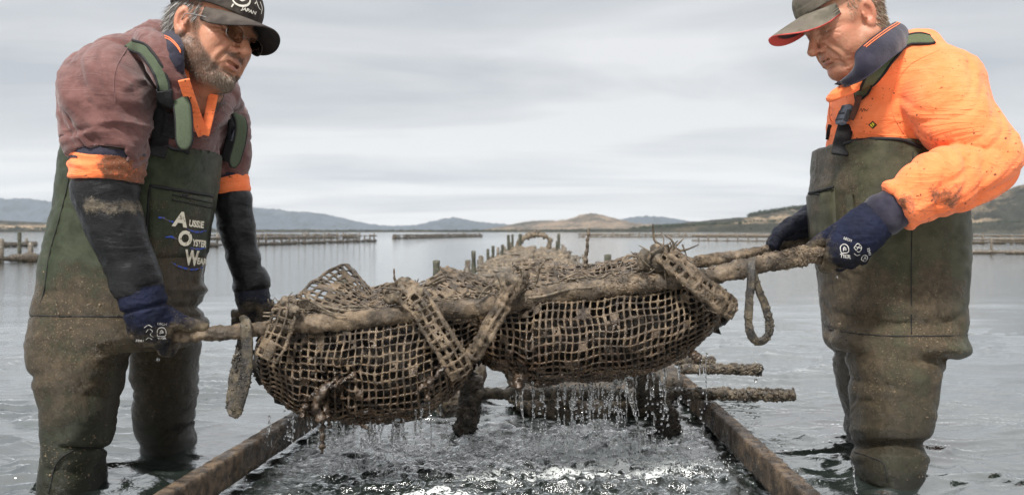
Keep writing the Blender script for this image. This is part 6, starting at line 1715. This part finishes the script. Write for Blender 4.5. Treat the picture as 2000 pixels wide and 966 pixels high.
def net_from_grid(G, r0, seed, closed=True, step=3, fillp=.12, film=.0014, fillfn=None, ns=7):
    """threads every `step` grid rows and columns, thick at the crossings; mud films fill some cells"""
    n3, m3, _ = G.shape; parts = []
    rn = np.random.default_rng(seed)
    def lines(A, cl):
        L = A.shape[1]
        pts = A
        if cl: pts = np.concatenate([A, A[:, :1]], 1)
        return pts
    def sweep(A, phase):
        # A: lines, n, 3
        k, n, _ = A.shape
        T = np.gradient(A, axis=1); T /= np.linalg.norm(T, axis=2, keepdims=True) + 1e-12
        up = np.array([0.31, .42, .85]); N = up - (T @ up)[..., None] * T; N /= np.linalg.norm(N, axis=2, keepdims=True) + 1e-9; B = np.cross(T, N)
        node = np.where(np.arange(n) % step == phase, 1.42, .86)[None, :]
        Pn = A.reshape(-1, 3)
        r = r0 * node * (1 + .55 * pn(Pn * 34, seed + 3) + .45 * pn(Pn * 95, seed + 4)).reshape(k, n)
        r = np.clip(r, r0 * .35, r0 * 2.3)
        th = np.linspace(0, 2 * np.pi, ns, endpoint=False)
        V = A[:, :, None] + r[:, :, None, None] * (np.cos(th)[:, None] * N[:, :, None] + np.sin(th)[:, None] * B[:, :, None])
        j = np.arange(ns); j2 = (j + 1) % ns
        base = (np.arange(k) * n * ns)[:, None, None] + (np.arange(n - 1) * ns)[None, :, None]
        Fq = np.stack([base + j, base + j2, base + ns + j2, base + ns + j], -1).reshape(-1, 4)
        return V.reshape(-1, 3), [Fq]
    parts.append(sweep(lines(G[::step], closed), 0))
    parts.append(sweep(np.swapaxes(G[:, ::step], 0, 1), 0))
    # mud films
    nu, nv = (n3 - 1) // step, m3 // step if closed else (m3 - 1) // step
    cc = np.array([[G[i * step + 1, (j * step + 1) % m3] for j in range(nv)] for i in range(nu)]).reshape(-1, 3)
    pr = fillp + .30 * pn(cc * 11, seed + 9) + (fillfn(cc) if fillfn else 0)
    sel = rn.uniform(0, 1, len(cc)) < pr
    Vs, Fs = [], []
    for idx in np.nonzero(sel)[0]:
        i, j = divmod(idx, nv)
        sub = G[i * step:i * step + step + 1][:, [(j * step + q) % m3 if closed else j * step + q for q in range(step + 1)]].reshape(-1, 3)
        s1 = step + 1; nrm = np.cross(sub[s1 * s1 - 1] - sub[0], sub[step] - sub[-s1]); nrm /= np.linalg.norm(nrm) + 1e-9
        full = rn.uniform() < .45
        b = len(Vs) * 2 * s1 * s1 
        Vs.append(np.vstack([sub + nrm * film, sub - nrm * film]))
        ok = [(u, v) for u in range(step) for v in range(step) if full or rn.uniform() < .60 and not (u == 1 and v == 1)]
        for u, v in ok:
            a = b + u * s1 + v; q = (a, a + 1, a + s1 + 1, a + s1); Fs.append(q); Fs.append(tuple(x + s1 * s1 for x in q[::-1]))
    if Vs: 
        VV = np.concatenate(Vs); parts.append((VV, [np.array(Fs)]))
    V, fl = merge(parts)
    V = V + .0012 * np.stack([pn(V * 120, seed + 5), pn(V * 120, seed + 6), pn(V * 120, seed + 12)], 1)
    return V, fl

LB = [(481, 716, 728, 716, .10), (490, 692, 750, 690, .30), (515, 664, 776, 655, .60), (550, 648, 797, 612, .80), (610, 640, 820, 604, .92), (690, 632, 831, 566, 1.0), (760, 624, 828, 562, 1.0), (830, 616, 810, 560, .97), (880, 611, 780, 545, .85), (915, 612, 742, 538, .62), (940, 628, 706, 560, .30)]
RB = [(912, 672, 690, 660, .12), (930, 640, 706, 600, .40), (965, 608, 730, 562, .75), (1010, 592, 745, 520, .92), (1060, 582, 753, 510, 1.0), (1150, 572, 752, 522, 1.0), (1240, 562, 738, 505, 1.0), (1310, 554, 716, 490, .92), (1365, 556, 690, 520, .78), (1405, 572, 655, 560, .50), (1436, 600, 612, 600, .15)]
GL = bag(LB, 34, 72, 3, [(655, 745, .05, .030), (870, 700, .04, .02)])
GR = bag(RB, 41, 72, 13, [(1010, 740, .045, .022), (985, 600, .05, .02)])
topfill = lambda cc: .22 * (cc[:, 1] > 2.06) * (cc[:, 2] > .36) + .10
VL, fL = net_from_grid(GL, .0029, 5, fillp=-.02, fillfn=topfill)
VR, fR = net_from_grid(GR, .0029, 6, fillp=.0, fillfn=topfill)
def bag_mud(V, fl, n, seed):
    p, nr = scatter(V, fl, n, seed, lambda c: np.clip(.2 + pn(c * 12, seed), .02, 1) * (c[:, 1] < 2.2))
    return merge([(V, fl), blobs(p, nr, np.random.default_rng(seed).uniform(.0012, .0042, n), seed)])
VL2, fL2 = bag_mud(VL, fL, 1500, 1); VR2, fR2 = bag_mud(VR, fR, 1700, 2)
wetf = lambda V, a, b: np.clip(sstep(a, b, V[:, 2] + .035 * pn(V * 9, 4)) , 0, 1)
bl_ = mk('net_bag', VL2, fL2, MUD_NET, CARRY, attrs={'wet': wetf(VL2, .37, .21)}); bl_['label'] = 'left net bag, sagging lower, with torn weed hanging from it'
br_ = mk('net_bag', VR2, fR2, MUD_NET, CARRY, attrs={'wet': wetf(VR2, .47, .30)}); br_['label'] = 'right net bag, longer and tapering to a point at its right end'

# oysters inside
OYM = mud_material('dark_wet_oysters', (.006, .005, .004), (.026, .020, .015), .45, 1.0)
OYM.node_tree.nodes['Principled BSDF'].inputs['Specular IOR Level'].default_value = .2
def oysters(G, n, seed, label):
    r_ = np.random.default_rng(seed); n3, m3, _ = G.shape; C = G.mean(1); parts = []
    pts = []
    while len(pts) < n:
        i = r_.integers(3, n3 - 3); j = r_.integers(0, m3); t = r_.uniform(.35, .93)
        p = C[i] + (G[i, j] - C[i]) * t
        zt, zb = G[i, :, 2].max(), G[i, :, 2].min()
        if p[2] > zb + (zt - zb) * .78: continue
        pts.append(p)
    pts = np.array(pts)
    V, fl = blobs(pts, None, r_.uniform(.020, .040, n), seed)
    # squash each into a shell at its own tilt
    V = V.reshape(n, 12, 3) - pts[:, None]
    for k in range(n):
        a = basis(r_.normal(size=3) + [0, 0, .5]); V[k] = (V[k] * [1.15, .8, .38]) @ a.T
    V = (V + pts[:, None]).reshape(-1, 3)
    # a softer inner bulk so that daylight only shows near the top and the ends
    cc = C[:, None] + (G - C[:, None]) * .80
    lim = (G[:, :, 2].min(1) + (G[:, :, 2].max(1) - G[:, :, 2].min(1)) * .66)[:, None]
    cc[:, :, 2] = np.minimum(cc[:, :, 2], lim + .01 * pn(cc.reshape(-1, 3) * 20, seed).reshape(n3, m3))
    cc = cc[4:-4]; k_, m_ = cc.shape[:2]; i = np.arange(k_ - 1)[:, None] * m_; j = np.arange(m_)[None]; j2 = (j + 1) % m_
    Fq = np.stack([i + j, i + j2, i + m_ + j2, i + m_ + j], -1).reshape(-1, 4)
    Vc = lumpy(cc.reshape(-1, 3), [Fq], .012, 30, seed, 3)
    V, fl = merge([(V, fl), (Vc, [Fq])])
    tag(mk('oysters', V, fl, OYM, smooth=False), label, kind='stuff')
oysters(GL, 330, 1, 'dark wet oysters heaped inside the left net bag')
oysters(GR, 380, 2, 'dark wet oysters heaped inside the right net bag')

# net strips wrapped over the front pole
def strip_grid(pix, w, nv, seed, turn=0.0, crown=.010):
    c = catmull(np.array([P(*p) for p in pix]), 3 * max(4, int(np.linalg.norm(np.diff([P(*p) for p in pix], axis=0), axis=1).sum() / .0185)) + 1)
    T = np.gradient(c, axis=0); T /= np.linalg.norm(T, axis=1)[:, None]
    out = np.array([0, -1, .35]); B = np.cross(T, out); B /= np.linalg.norm(B, axis=1)[:, None]; N = np.cross(B, T)
    u = np.linspace(-1, 1, nv * 3 + 1)
    N = np.where((N @ np.array([0, -1, 0.3]) < 0)[:, None], -N, N)
    G = c[:, None] + B[:, None] * (u[None, :, None] * w / 2) + N[:, None] * (crown * (1 - u ** 2))[None, :, None]
    return G + .004 * np.stack([pn(G.reshape(-1, 3) * 25, seed + k) for k in range(3)], 1).reshape(G.shape)
def strip(name, pix, w, nv, seed, r0=.0046, fill=.45, clods=350, crown=.010):
    G = strip_grid(pix, w, nv, seed, crown=crown); V, fl = net_from_grid(G, r0, seed, closed=False, fillp=fill, film=.0028)
    # heavy rolled hems on both long edges
    for e in (0, -1):
        v2, f2 = tube(G[:, e], r0 * 1.35 * (1 + .5 * pn(G[:, e] * 40, seed + 2)), 9); V, fl = merge([(V, fl), (v2, f2)])
    p, nr = scatter(V, fl, clods, seed); V, fl = merge([(V, fl), blobs(p, nr, np.random.default_rng(seed).uniform(.0008, .0030, clods), seed)])
    return mk(name, V, fl, POLE_MAT, CARRY)
strip('net_strap', [(772, 566, 2.04), (790, 566, 1.985), (812, 584, 1.955), (836, 620, 1.945), (862, 660, 1.935), (888, 700, 1.935), (902, 728, 1.95)], .050, 3, 41, .0042, .35)
strip('net_strap', [(1282, 492, 2.04), (1305, 503, 1.975), (1330, 524, 1.955), (1362, 552, 1.95), (1398, 580, 1.96), (1430, 604, 1.99)], .040, 2, 42, .0056, .88, 500)
strip('net_strap', [(556, 592, 2.05), (556, 602, 1.98), (550, 630, 1.965), (540, 660, 1.96), (520, 700, 1.955)], .052, 3, 43, .0030, .25)
strip('net_strap', [(1022, 545, 2.04), (1006, 556, 1.98), (990, 582, 1.955), (968, 622, 1.945), (944, 662, 1.94), (924, 694, 1.95)], .022, 2, 44, .0062, .9, 500, .012)
strip('net_flap', [(640, 598, 2.10), (662, 575, 2.16), (690, 560, 2.25), (720, 560, 2.34)], .16, 8, 45, .0030, .45, 200, .0)
strip('net_flap', [(850, 600, 2.06), (880, 575, 2.12), (905, 548, 2.22), (918, 536, 2.3)], .13, 6, 46, .0042, .62, 300, .0)
strip('net_flap', [(1046, 560, 2.06), (1046, 540, 2.14), (1042, 520, 2.24), (1040, 508, 2.3)], .10, 5, 47, .0036, .5, 200, .0)
# knots of mud, rope and root where the straps cross the pole
def clump(x, y, D, r, seed, n=26, name='lashing'):
    r_ = np.random.default_rng(seed); c = P(x, y, D); parts = []
    Fd = Field(c - r * 2.2, c + r * 2.2, .0035)
    for q in range(9): Fd.ell(c + r_.normal(size=3) * r * [.55, .35, .4], r * r_.uniform(.35, .75, 3), .01)
    V, f = Fd.mesh(1); V = lumpy(V, [f], .006, 45, seed, 4); parts.append((V, [f]))
    for q in range(n):
        a = c + r_.normal(size=3) * r * [.8, .5, .5]; d = r_.normal(size=3) * [1.2, .6, .8]; d /= np.linalg.norm(d); L = r_.uniform(.5, 1.9) * r
        pts = catmull(np.array([a, a + d * L * .5 + r_.normal(size=3) * r * .25, a + d * L + r_.normal(size=3) * r * .35]), 9)
        parts.append(tube(pts, np.linspace(.0032, .0012, 9) * r_.uniform(.6, 1.3), 6))
    V, fl = merge(parts); return mk(name, V, fl, TWIG_MAT, CARRY)
clump(1298, 502, 2.0, .034, 1, 42); clump(1000, 560, 1.985, .028, 2, 26); clump(795, 572, 1.99, .026, 3, 22); clump(560, 604, 1.99, .024, 4, 18); clump(1340, 540, 1.99, .020, 5, 14); clump(1420, 600, 1.985, .016, 6, 10)
# ridge of debris lying along the pole top
r_ = np.random.default_rng(77); parts = []
for q in range(120):
    px = r_.uniform(560, 1330); c = front_pole(px) + np.array([0, r_.uniform(.0, .06), r_.uniform(.012, .028)])
    d = np.array([1.0, r_.uniform(-.35, .35), r_.uniform(-.15, .18)]); L = r_.uniform(.02, .085)
    pts = catmull(np.array([c - d * L / 2, c + r_.normal(size=3) * .006, c + d * L / 2 + r_.normal(size=3) * .006]), 9)
    parts.append(tube(pts, r_.uniform(.0012, .0035) * np.linspace(1, .6, 9), 6))
V, fl = merge(parts); o = mk('root_debris', V, fl, TWIG_MAT, CARRY); o['kind'] = 'stuff'
# short bristles along the torn top edge at the left end
parts = []
for q in range(34):
    px = r_.uniform(528, 650); p0 = P(px, 606 - (px < 570) * 10, r_.uniform(2.0, 2.12)); parts.append(tube(np.array([p0, p0 + [r_.normal() * .003, 0, .010], p0 + [r_.normal() * .006, 0, r_.uniform(.014, .024)]]), [.0016, .0013, .0008], 5))
V, fl = merge(parts); mk('torn_bristles', V, fl, TWIG_MAT, CARRY)['kind'] = 'stuff'

def hang_loop(pts, w, nrm, seed, label, mud_amt=300):
    q = catmull(np.array([P(*p) for p in pts]), 70); nr = np.array(nrm, float)
    T = np.gradient(q, axis=0); T /= np.linalg.norm(T, axis=1)[:, None]
    if nr.ndim == 1: nr = np.tile(nr, (70, 1))
    else: nr = catmull(nr, 70)
    V, fl = ribbon(q, nr, w * (1 + .10 * pn(q * 30, seed)), .0062); V = lumpy(V, [fl[0]], .0018, 60, seed, 3)
    p, n_ = scatter(V, fl, mud_amt, seed, lambda c: np.clip(.2 + pn(c * 20, seed), .03, 1)); V, fl = merge([(V, fl), blobs(p, n_, np.random.default_rng(seed).uniform(.0012, .0045, mud_amt), seed)])
    o = mk('hanging_loop', V, fl, LOOP_MAT, CARRY); o['label'] = label
hang_loop([(472, 628, 2.02), (476, 626, 1.985), (480, 640, 1.972), (483, 690, 1.970), (478, 745, 1.968), (466, 790, 1.968), (459, 806, 1.975), (453, 788, 1.990), (457, 745, 2.0), (468, 700, 2.008), (474, 655, 2.02), (472, 632, 2.022)], .026, (.18, -1, .12), 1, 'flat mud crusted rubber loop hanging from the left end of the front pole')
hang_loop([(1466, 512, 2.02), (1468, 510, 1.985), (1468, 530, 1.970), (1464, 580, 1.970), (1462, 630, 1.972), (1470, 658, 1.975), (1484, 667, 1.98), (1499, 655, 1.985), (1503, 630, 1.99), (1492, 592, 1.99), (1478, 556, 1.985), (1470, 525, 1.985)], .019,
          [(-.2, -1, .2), (-.35, -1, 0), (-.45, -.9, 0), (-.4, -.9, 0), (-.3, -.9, -.3), (0, -.9, -.5), (.4, -.9, -.2), (.45, -.9, .1), (.4, -.9, .1), (.2, -1, .2)], 2, 'black rubber loop hanging open from the right end of the front pole', 220)

# twigs caught in the nets: loose things, each its own
def twig(pix, r, label, seed, forks=()):
    parts = []
    for pl, rr in [(pix, r)] + list(forks):
        q = catmull(np.array([P(*p) for p in pl]), 40); V, fl = tube(q, np.linspace(rr, rr * .5, 40), 8); parts.append((lumpy(V, fl, rr * .5, 90, seed, 3), fl))
    V, fl = merge(parts); tag(mk('twig', V, fl, TWIG_MAT), label, 'twig', 'twigs caught in the nets')
twig([(774, 582, 2.02), (776, 560, 2.0), (771, 545, 1.99), (769, 525, 1.985)], .0042, 'upright forked twig on the left bag beside the perforated strap', 1, [([(776, 570, 2.0), (766, 562, 1.99), (757, 558, 1.985)], .003), ([(774, 574, 2.0), (796, 560, 2.0), (830, 548, 2.02)], .0032)])
twig([(598, 576, 2.02), (612, 590, 2.0), (640, 600, 2.0), (680, 606, 2.0), (720, 602, 2.01)], .0048, 'thick bent twig lying along the left bag top, lifting at its left tip', 2, [([(610, 590, 1.99), (650, 612, 1.98), (676, 616, 1.98)], .003)])
twig([(1043, 562, 2.04), (1050, 540, 2.04), (1056, 520, 2.03), (1070, 505, 2.02)], .0040, 'dark curved twig standing from the left end of the right bag', 3)
twig([(1003, 518, 2.2), (1020, 524, 2.2), (1040, 522, 2.2)], .0035, 'small pale twig poking left out of the raised net corner', 4)
twig([(1143, 520, 2.33), (1146, 490, 2.33), (1150, 445, 2.33)], .0062, 'tall thin upright stick standing behind the right bag', 5, [([(1144, 512, 2.33), (1139, 502, 2.33)], .005)])
twig([(1010, 582, 1.99), (1060, 578, 1.98), (1110, 566, 1.98), (1180, 556, 1.99), (1240, 532, 2.02), (1290, 515, 2.02)], .0042, 'long slender root lying along the top of the right bag', 6)
twig([(1284, 500, 2.0), (1300, 492, 1.99), (1312, 480, 1.98), (1324, 470, 1.97)], .0026, 'thin forked rootlet curling up from the lashing at the right', 7, [([(1300, 492, 1.99), (1290, 478, 1.99), (1284, 473, 1.98)], .002)])
twig([(850, 560, 2.04), (838, 545, 2.04), (862, 534, 2.05), (860, 520, 2.05)], .0036, 'splintered wood tuft at the middle top of the left bag', 8, [([(838, 560, 2.04), (870, 545, 2.04), (866, 530, 2.04)], .004), ([(820, 562, 2.03), (850, 548, 2.03), (868, 538, 2.03)], .0045)])

# weed hanging under the bags
WEED = M('brown_wet_weed', .28, .55); WEED.col(WEED.mix(WEED.ramp(WEED.noise(55, 4), .35, .65), (.020, .013, .009), (.070, .047, .030))); WEED.b.inputs['Subsurface Weight'].default_value = .0
WEED.bump(WEED.noise(160, 4), .003)
def weed(pix, ws, label, seed, extra=()):
    parts = []
    for pl, w in [(pix, ws)] + list(extra):
        q = catmull(np.array([P(*p) for p in pl]), 50); w = np.interp(np.linspace(0, 1, 50), np.linspace(0, 1, len(w)), w) * 2.0 / F
        V, fl = tube(q, w / 2, 22, asp=.45, up=(0, 1, 0)); V = lumpy(V, fl, .0085, 60, seed, 4); parts.append((lumpy(V, fl, .003, 190, seed, 3), fl))
    V, fl = merge(parts); tag(mk('weed', V, fl, WEED.m), label, 'weed', 'weed hanging under the bags')
weed([(660, 738, 1.96), (640, 755, 1.945), (622, 780, 1.94), (628, 815, 1.94), (630, 850, 1.945), (627, 886, 1.945)], [16, 34, 40, 22, 12, 3], 'torn brown weed dripping in a long point under the left bag', 1,
     [([(640, 755, 1.945), (615, 772, 1.94), (602, 778, 1.94)], [26, 18, 4]), ([(632, 790, 1.94), (642, 815, 1.94), (643, 835, 1.94)], [22, 14, 4]), ([(690, 732, 1.95), (665, 745, 1.945), (645, 758, 1.945)], [8, 16, 20])])
weed([(880, 700, 1.94), (858, 728, 1.935), (840, 745, 1.935), (820, 760, 1.94), (810, 772, 1.94)], [12, 22, 20, 16, 5], 'pale torn weed hanging at the right end of the left bag', 2, [([(850, 735, 1.935), (838, 762, 1.94), (832, 790, 1.945)], [14, 10, 3])])
weed([(1015, 735, 1.95), (1012, 748, 1.94), (1016, 762, 1.94)], [34, 42, 16], 'round reddish lump of weed under the left end of the right bag', 3)
weed([(1352, 690, 1.97), (1362, 702, 1.965), (1368, 712, 1.965)], [30, 22, 5], 'small drooping weed tip under the right end of the right bag', 4)
weed([(600, 790, 1.98), (592, 806, 1.975), (596, 822, 1.975)], [28, 18, 4], 'dark weed stub under the left bag near the timber rail', 5)
weed([(700, 826, 2.0), (712, 832, 1.99), (722, 838, 1.985)], [16, 10, 3], 'little red weed tip at the lowest point of the left bag', 6)

# ---------- darker rack pieces standing in the water under and behind the carried bags
def dark_bag(x0, x1, y0, y1, D, dy, seed, label):
    a, b = P(x0, y0, D), P(x1, y1, D); cx = (a[0] + b[0]) / 2
    V, fl = rack_bag(cx, D + dy / 2, (a[2] + b[2]) / 2, b[0] - a[0], dy, a[2] - b[2], seed)
    tag(mk('rack_bag', V, fl, NETD), label, 'net bag', 'net bags still on the rack below')
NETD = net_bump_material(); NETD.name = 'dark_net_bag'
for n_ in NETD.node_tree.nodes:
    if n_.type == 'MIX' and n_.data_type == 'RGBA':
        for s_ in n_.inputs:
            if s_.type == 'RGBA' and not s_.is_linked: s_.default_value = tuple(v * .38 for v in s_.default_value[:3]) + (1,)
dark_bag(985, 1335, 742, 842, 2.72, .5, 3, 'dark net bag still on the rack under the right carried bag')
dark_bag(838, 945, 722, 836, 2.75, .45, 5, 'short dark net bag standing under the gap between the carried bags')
def leaning(x0, y0, x1, y1, D, w, label, seed):
    a, b = P(x0, y0, D), P(x1, y1, D - .05); q = catmull(np.array([a, (a + b) / 2 + [.006, 0, 0], b]), 120); V, fl = tube(q, w * D / F / 2, 40); V = lumpy(V, fl, .012, 22, seed, 5); V = lumpy(V, fl, .005, 110, seed, 3); p, nr = scatter(V, fl, 900, seed); V, fl = merge([(V, fl), blobs(p, nr, np.random.default_rng(seed).uniform(.001, .005, 900), seed)])
    tag(mk('rack_strut', V, fl, MUD_DARK), label, 'strut', 'encrusted struts under the bags')
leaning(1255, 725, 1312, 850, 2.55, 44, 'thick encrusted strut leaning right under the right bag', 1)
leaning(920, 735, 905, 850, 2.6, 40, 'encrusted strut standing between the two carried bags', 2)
# ------------------------------------------------------------------ falling water and foam
WAT = M('clear_falling_water', .0, .5, (1, 1, 1)); WAT.b.inputs['Transmission Weight'].default_value = 1.0; WAT.b.inputs['IOR'].default_value = 1.333
BUB = M('foam_bubbles', .2, .6, (.75, .78, .78)); BUB.b.inputs['Transmission Weight'].default_value = .35
r_ = np.random.default_rng(55)
def ico_drops(C, R, stretch=None):
    me = bpy.data.meshes.new('tmp'); import bmesh; bm = bmesh.new(); bmesh.ops.create_icosphere(bm, subdivisions=2, radius=1.0); bm.to_mesh(me); bm.free()
    I = np.array([v.co[:] for v in me.vertices]); Fi = np.array([p.vertices[:] for p in me.polygons]); bpy.data.meshes.remove(me)
    n = len(C); st = np.ones((n, 3)) if stretch is None else stretch
    V = (C[:, None] + I[None] * (np.asarray(R)[:, None] * st)[:, None]).reshape(-1, 3)
    return V, [(Fi[None] + (np.arange(n) * len(I))[:, None, None]).reshape(-1, 3)]
def bag_bottom_y(px):
    return np.interp(px, [483, 520, 560, 620, 700, 760, 830, 880, 915, 940, 980, 1060, 1150, 1240, 1320, 1370, 1410, 1436], [728, 776, 797, 820, 831, 828, 810, 780, 745, 706, 735, 753, 752, 738, 716, 690, 650, 612])
cols = [(525, .5), (560, .4), (572, .6), (600, .3), (622, .7), (640, .9), (655, 1.2), (668, .6), (705, .6), (716, .9), (728, 1.1), (742, .6), (765, 1.0), (773, 1.2), (790, .8), (812, .5), (875, .8), (1040, .5), (1055, 1.0), (1062, .8), (1090, 1.0), (1102, .8), (1112, .8), (1124, 1.3), (1133, .7), (1150, 1.4), (1160, 1.3), (1172, .8), (1180, 1.0), (1192, 1.4), (1205, 1.2), (1218, .8), (1262, .8), (1275, 1.0), (1290, 1.3), (1302, 1.2), (1328, .9), (1345, .5), (370 + 1000, .7), (1000, .5)]
C, R, S = [], [], []
for px, w in cols:
    n = int(15 * w + 4)
    y0 = bag_bottom_y(px) + 4; D = r_.uniform(1.93, 2.15)
    for q in range(n):
        y = y0 + (r_.uniform(0, 1) ** .85) * (875 - y0); C.append(P(px + r_.normal() * 3.0, y, D + r_.normal() * .01)); rr = r_.uniform(.0009, .0026) * (1 + .3 * w); R.append(rr); S.append((1, 1, r_.choice([1, 1.2, 1.8, 3.5, 6], p=[.35, .25, .15, .15, .10])))
for q in range(90):
    px = r_.choice([640, 655, 1150, 1200, 1230, 1290, 1110]) + r_.normal() * 26; C.append(P(px, r_.uniform(790, 885), r_.uniform(2.0, 2.3))); R.append(r_.uniform(.0008, .0022)); S.append((1, 1, 1))
for x, y, rr in ((1476, 742, .0042), (1476, 690, .0016), (1477, 705, .0014), (309, 702, .004), (1634, 541, .003), (1600, 936, .003)): C.append(P(x, y, 1.98)); R.append(rr); S.append((1, 1, 1.2))
V, fl = ico_drops(np.array(C), np.array(R), np.array(S))
tag(mk('water_drops', V, fl, WAT.m), 'bright drops of water falling from the net bags', kind='stuff')
# unbroken streams and funnels
def stream(pix, ws, seed, beads=True):
    q = catmull(np.array([P(*p) for p in pix]), 90); t = np.linspace(0, 1, 90); w = np.interp(t, np.linspace(0, 1, len(ws)), ws) * 1.35 * 2.0 / F / 2
    w = w * (1 + (.22 * np.sin(t * r_.uniform(30, 60)) * sstep(.2, .7, t) if beads else 0)) ; q = q + np.stack([.0016 * pn(np.column_stack([t * 14, t * 0 + seed, t * 0]), seed), 0 * t, 0 * t], 1)
    V, fl = tube(q, np.maximum(w, .0004), 14, asp=.45, up=(0, 1, 0)); V = lumpy(V, fl, .0022, 120, seed, 3); return V, fl
ST = [([(1018, 748, 1.95), (1017, 770, 1.95), (1020, 800, 1.96), (1022, 835, 1.98), (1021, 865, 2.0)], (20, 10, 5, 4, 2)),
      ([(1228, 738, 2.0), (1230, 765, 2.0), (1238, 800, 2.02), (1248, 840, 2.05), (1251, 888, 2.1)], (30, 15, 6, 5, 3)),
      ([(1205, 742, 2.0), (1195, 765, 2.0), (1186, 785, 2.0), (1180, 800, 2.0)], (10, 14, 10, 3)), ([(1155, 748, 2.0), (1157, 775, 2.0), (1153, 800, 2.0)], (10, 8, 3)),
      ([(1119, 752, 2.0), (1117, 790, 2.0), (1119, 830, 2.0)], (9, 6, 3)), ([(1132, 750, 2.0), (1133, 775, 2.0)], (6, 3)),
      ([(824, 790, 1.96), (822, 825, 1.97), (820, 855, 1.98)], (9, 6, 3)), ([(812, 800, 1.96), (812, 850, 1.98)], (6, 3)), ([(838, 785, 1.95), (842, 830, 1.96), (842, 880, 1.98)], (4, 3, 2)),
      ([(775, 820, 1.99), (777, 840, 1.99), (776, 862, 2.0)], (20, 11, 3)), ([(655, 825, 1.97), (652, 850, 1.98), (648, 878, 1.99)], (14, 9, 4)), ([(720, 832, 1.98), (722, 862, 2.0)], (8, 3)), ([(640, 830, 1.97), (636, 870, 1.98)], (6, 3)), ([(625, 838, 1.97), (624, 866, 1.98)], (5, 2)),
      ([(572, 812, 1.98), (572, 850, 1.99)], (3, 2)), ([(526, 812, 1.98), (526, 840, 1.99)], (3, 2)), ([(1380, 690, 1.97), (1379, 730, 1.97), (1380, 790, 1.98)], (4, 2.5, 1.5)), ([(1326, 712, 1.98), (1327, 745, 1.98)], (3, 2)), ([(1288, 728, 1.98), (1290, 752, 1.98)], (4, 2)), ([(1666, 905, 1.98), (1668, 935, 1.98), (1672, 962, 1.98)], (5, 5, 6))]
for k in range(26):
    px = [1010, 1040, 1062, 1090, 1104, 1124, 1140, 1148, 1163, 1172, 1200, 1212, 1222, 1244, 1266, 1276, 1298, 652, 664, 732, 748, 768, 788, 606, 690, 860][k]; y0 = bag_bottom_y(px) - 2; L = r_.uniform(20, 95); D_ = r_.uniform(1.95, 2.08)
    ST.append(([(px, y0, D_), (px + r_.normal() * 2, y0 + L * .5, D_), (px + r_.normal() * 3, y0 + L, D_)], (r_.uniform(4, 8), r_.uniform(2, 4), 1.2)))
parts = [stream(a, b, k) for k, (a, b) in enumerate(ST)]
V, fl = merge(parts); tag(mk('water_streams', V, fl, WAT.m), 'thin streams of water pouring out of the net bags', kind='stuff')
# foam: bubbles and spray riding on the churned water
C, R = [], []
for cx, cy, sx, sy, n in ((.27, 2.27, .10, .07, 1800), (.40, 2.17, .08, .05, 600), (-.38, 2.2, .04, .04, 260), (-.25, 2.32, .06, .04, 160), (.1, 2.45, .12, .05, 260), (.0, 2.1, .35, .25, 160)):
    x, y = r_.normal(cx, sx, n), r_.normal(cy, sy, n); C.append(np.column_stack([x, y, np.zeros(n)])); R.append(r_.uniform(.0005, .0017, n) * r_.choice([1, 1, 1.6], n))
C = np.concatenate(C); R = np.concatenate(R); cell = np.full(len(C), .0065)
C[:, 2] = water_h(C[:, 0], C[:, 1], cell) + R * .25 + np.abs(r_.normal(size=len(C))) * .002 * (r_.uniform(size=len(C)) < .2) * 6
V, fl = ico_drops(C, R); tag(mk('foam', V, fl, BUB.m), 'white bubbles and spray on the churned water', kind='stuff')
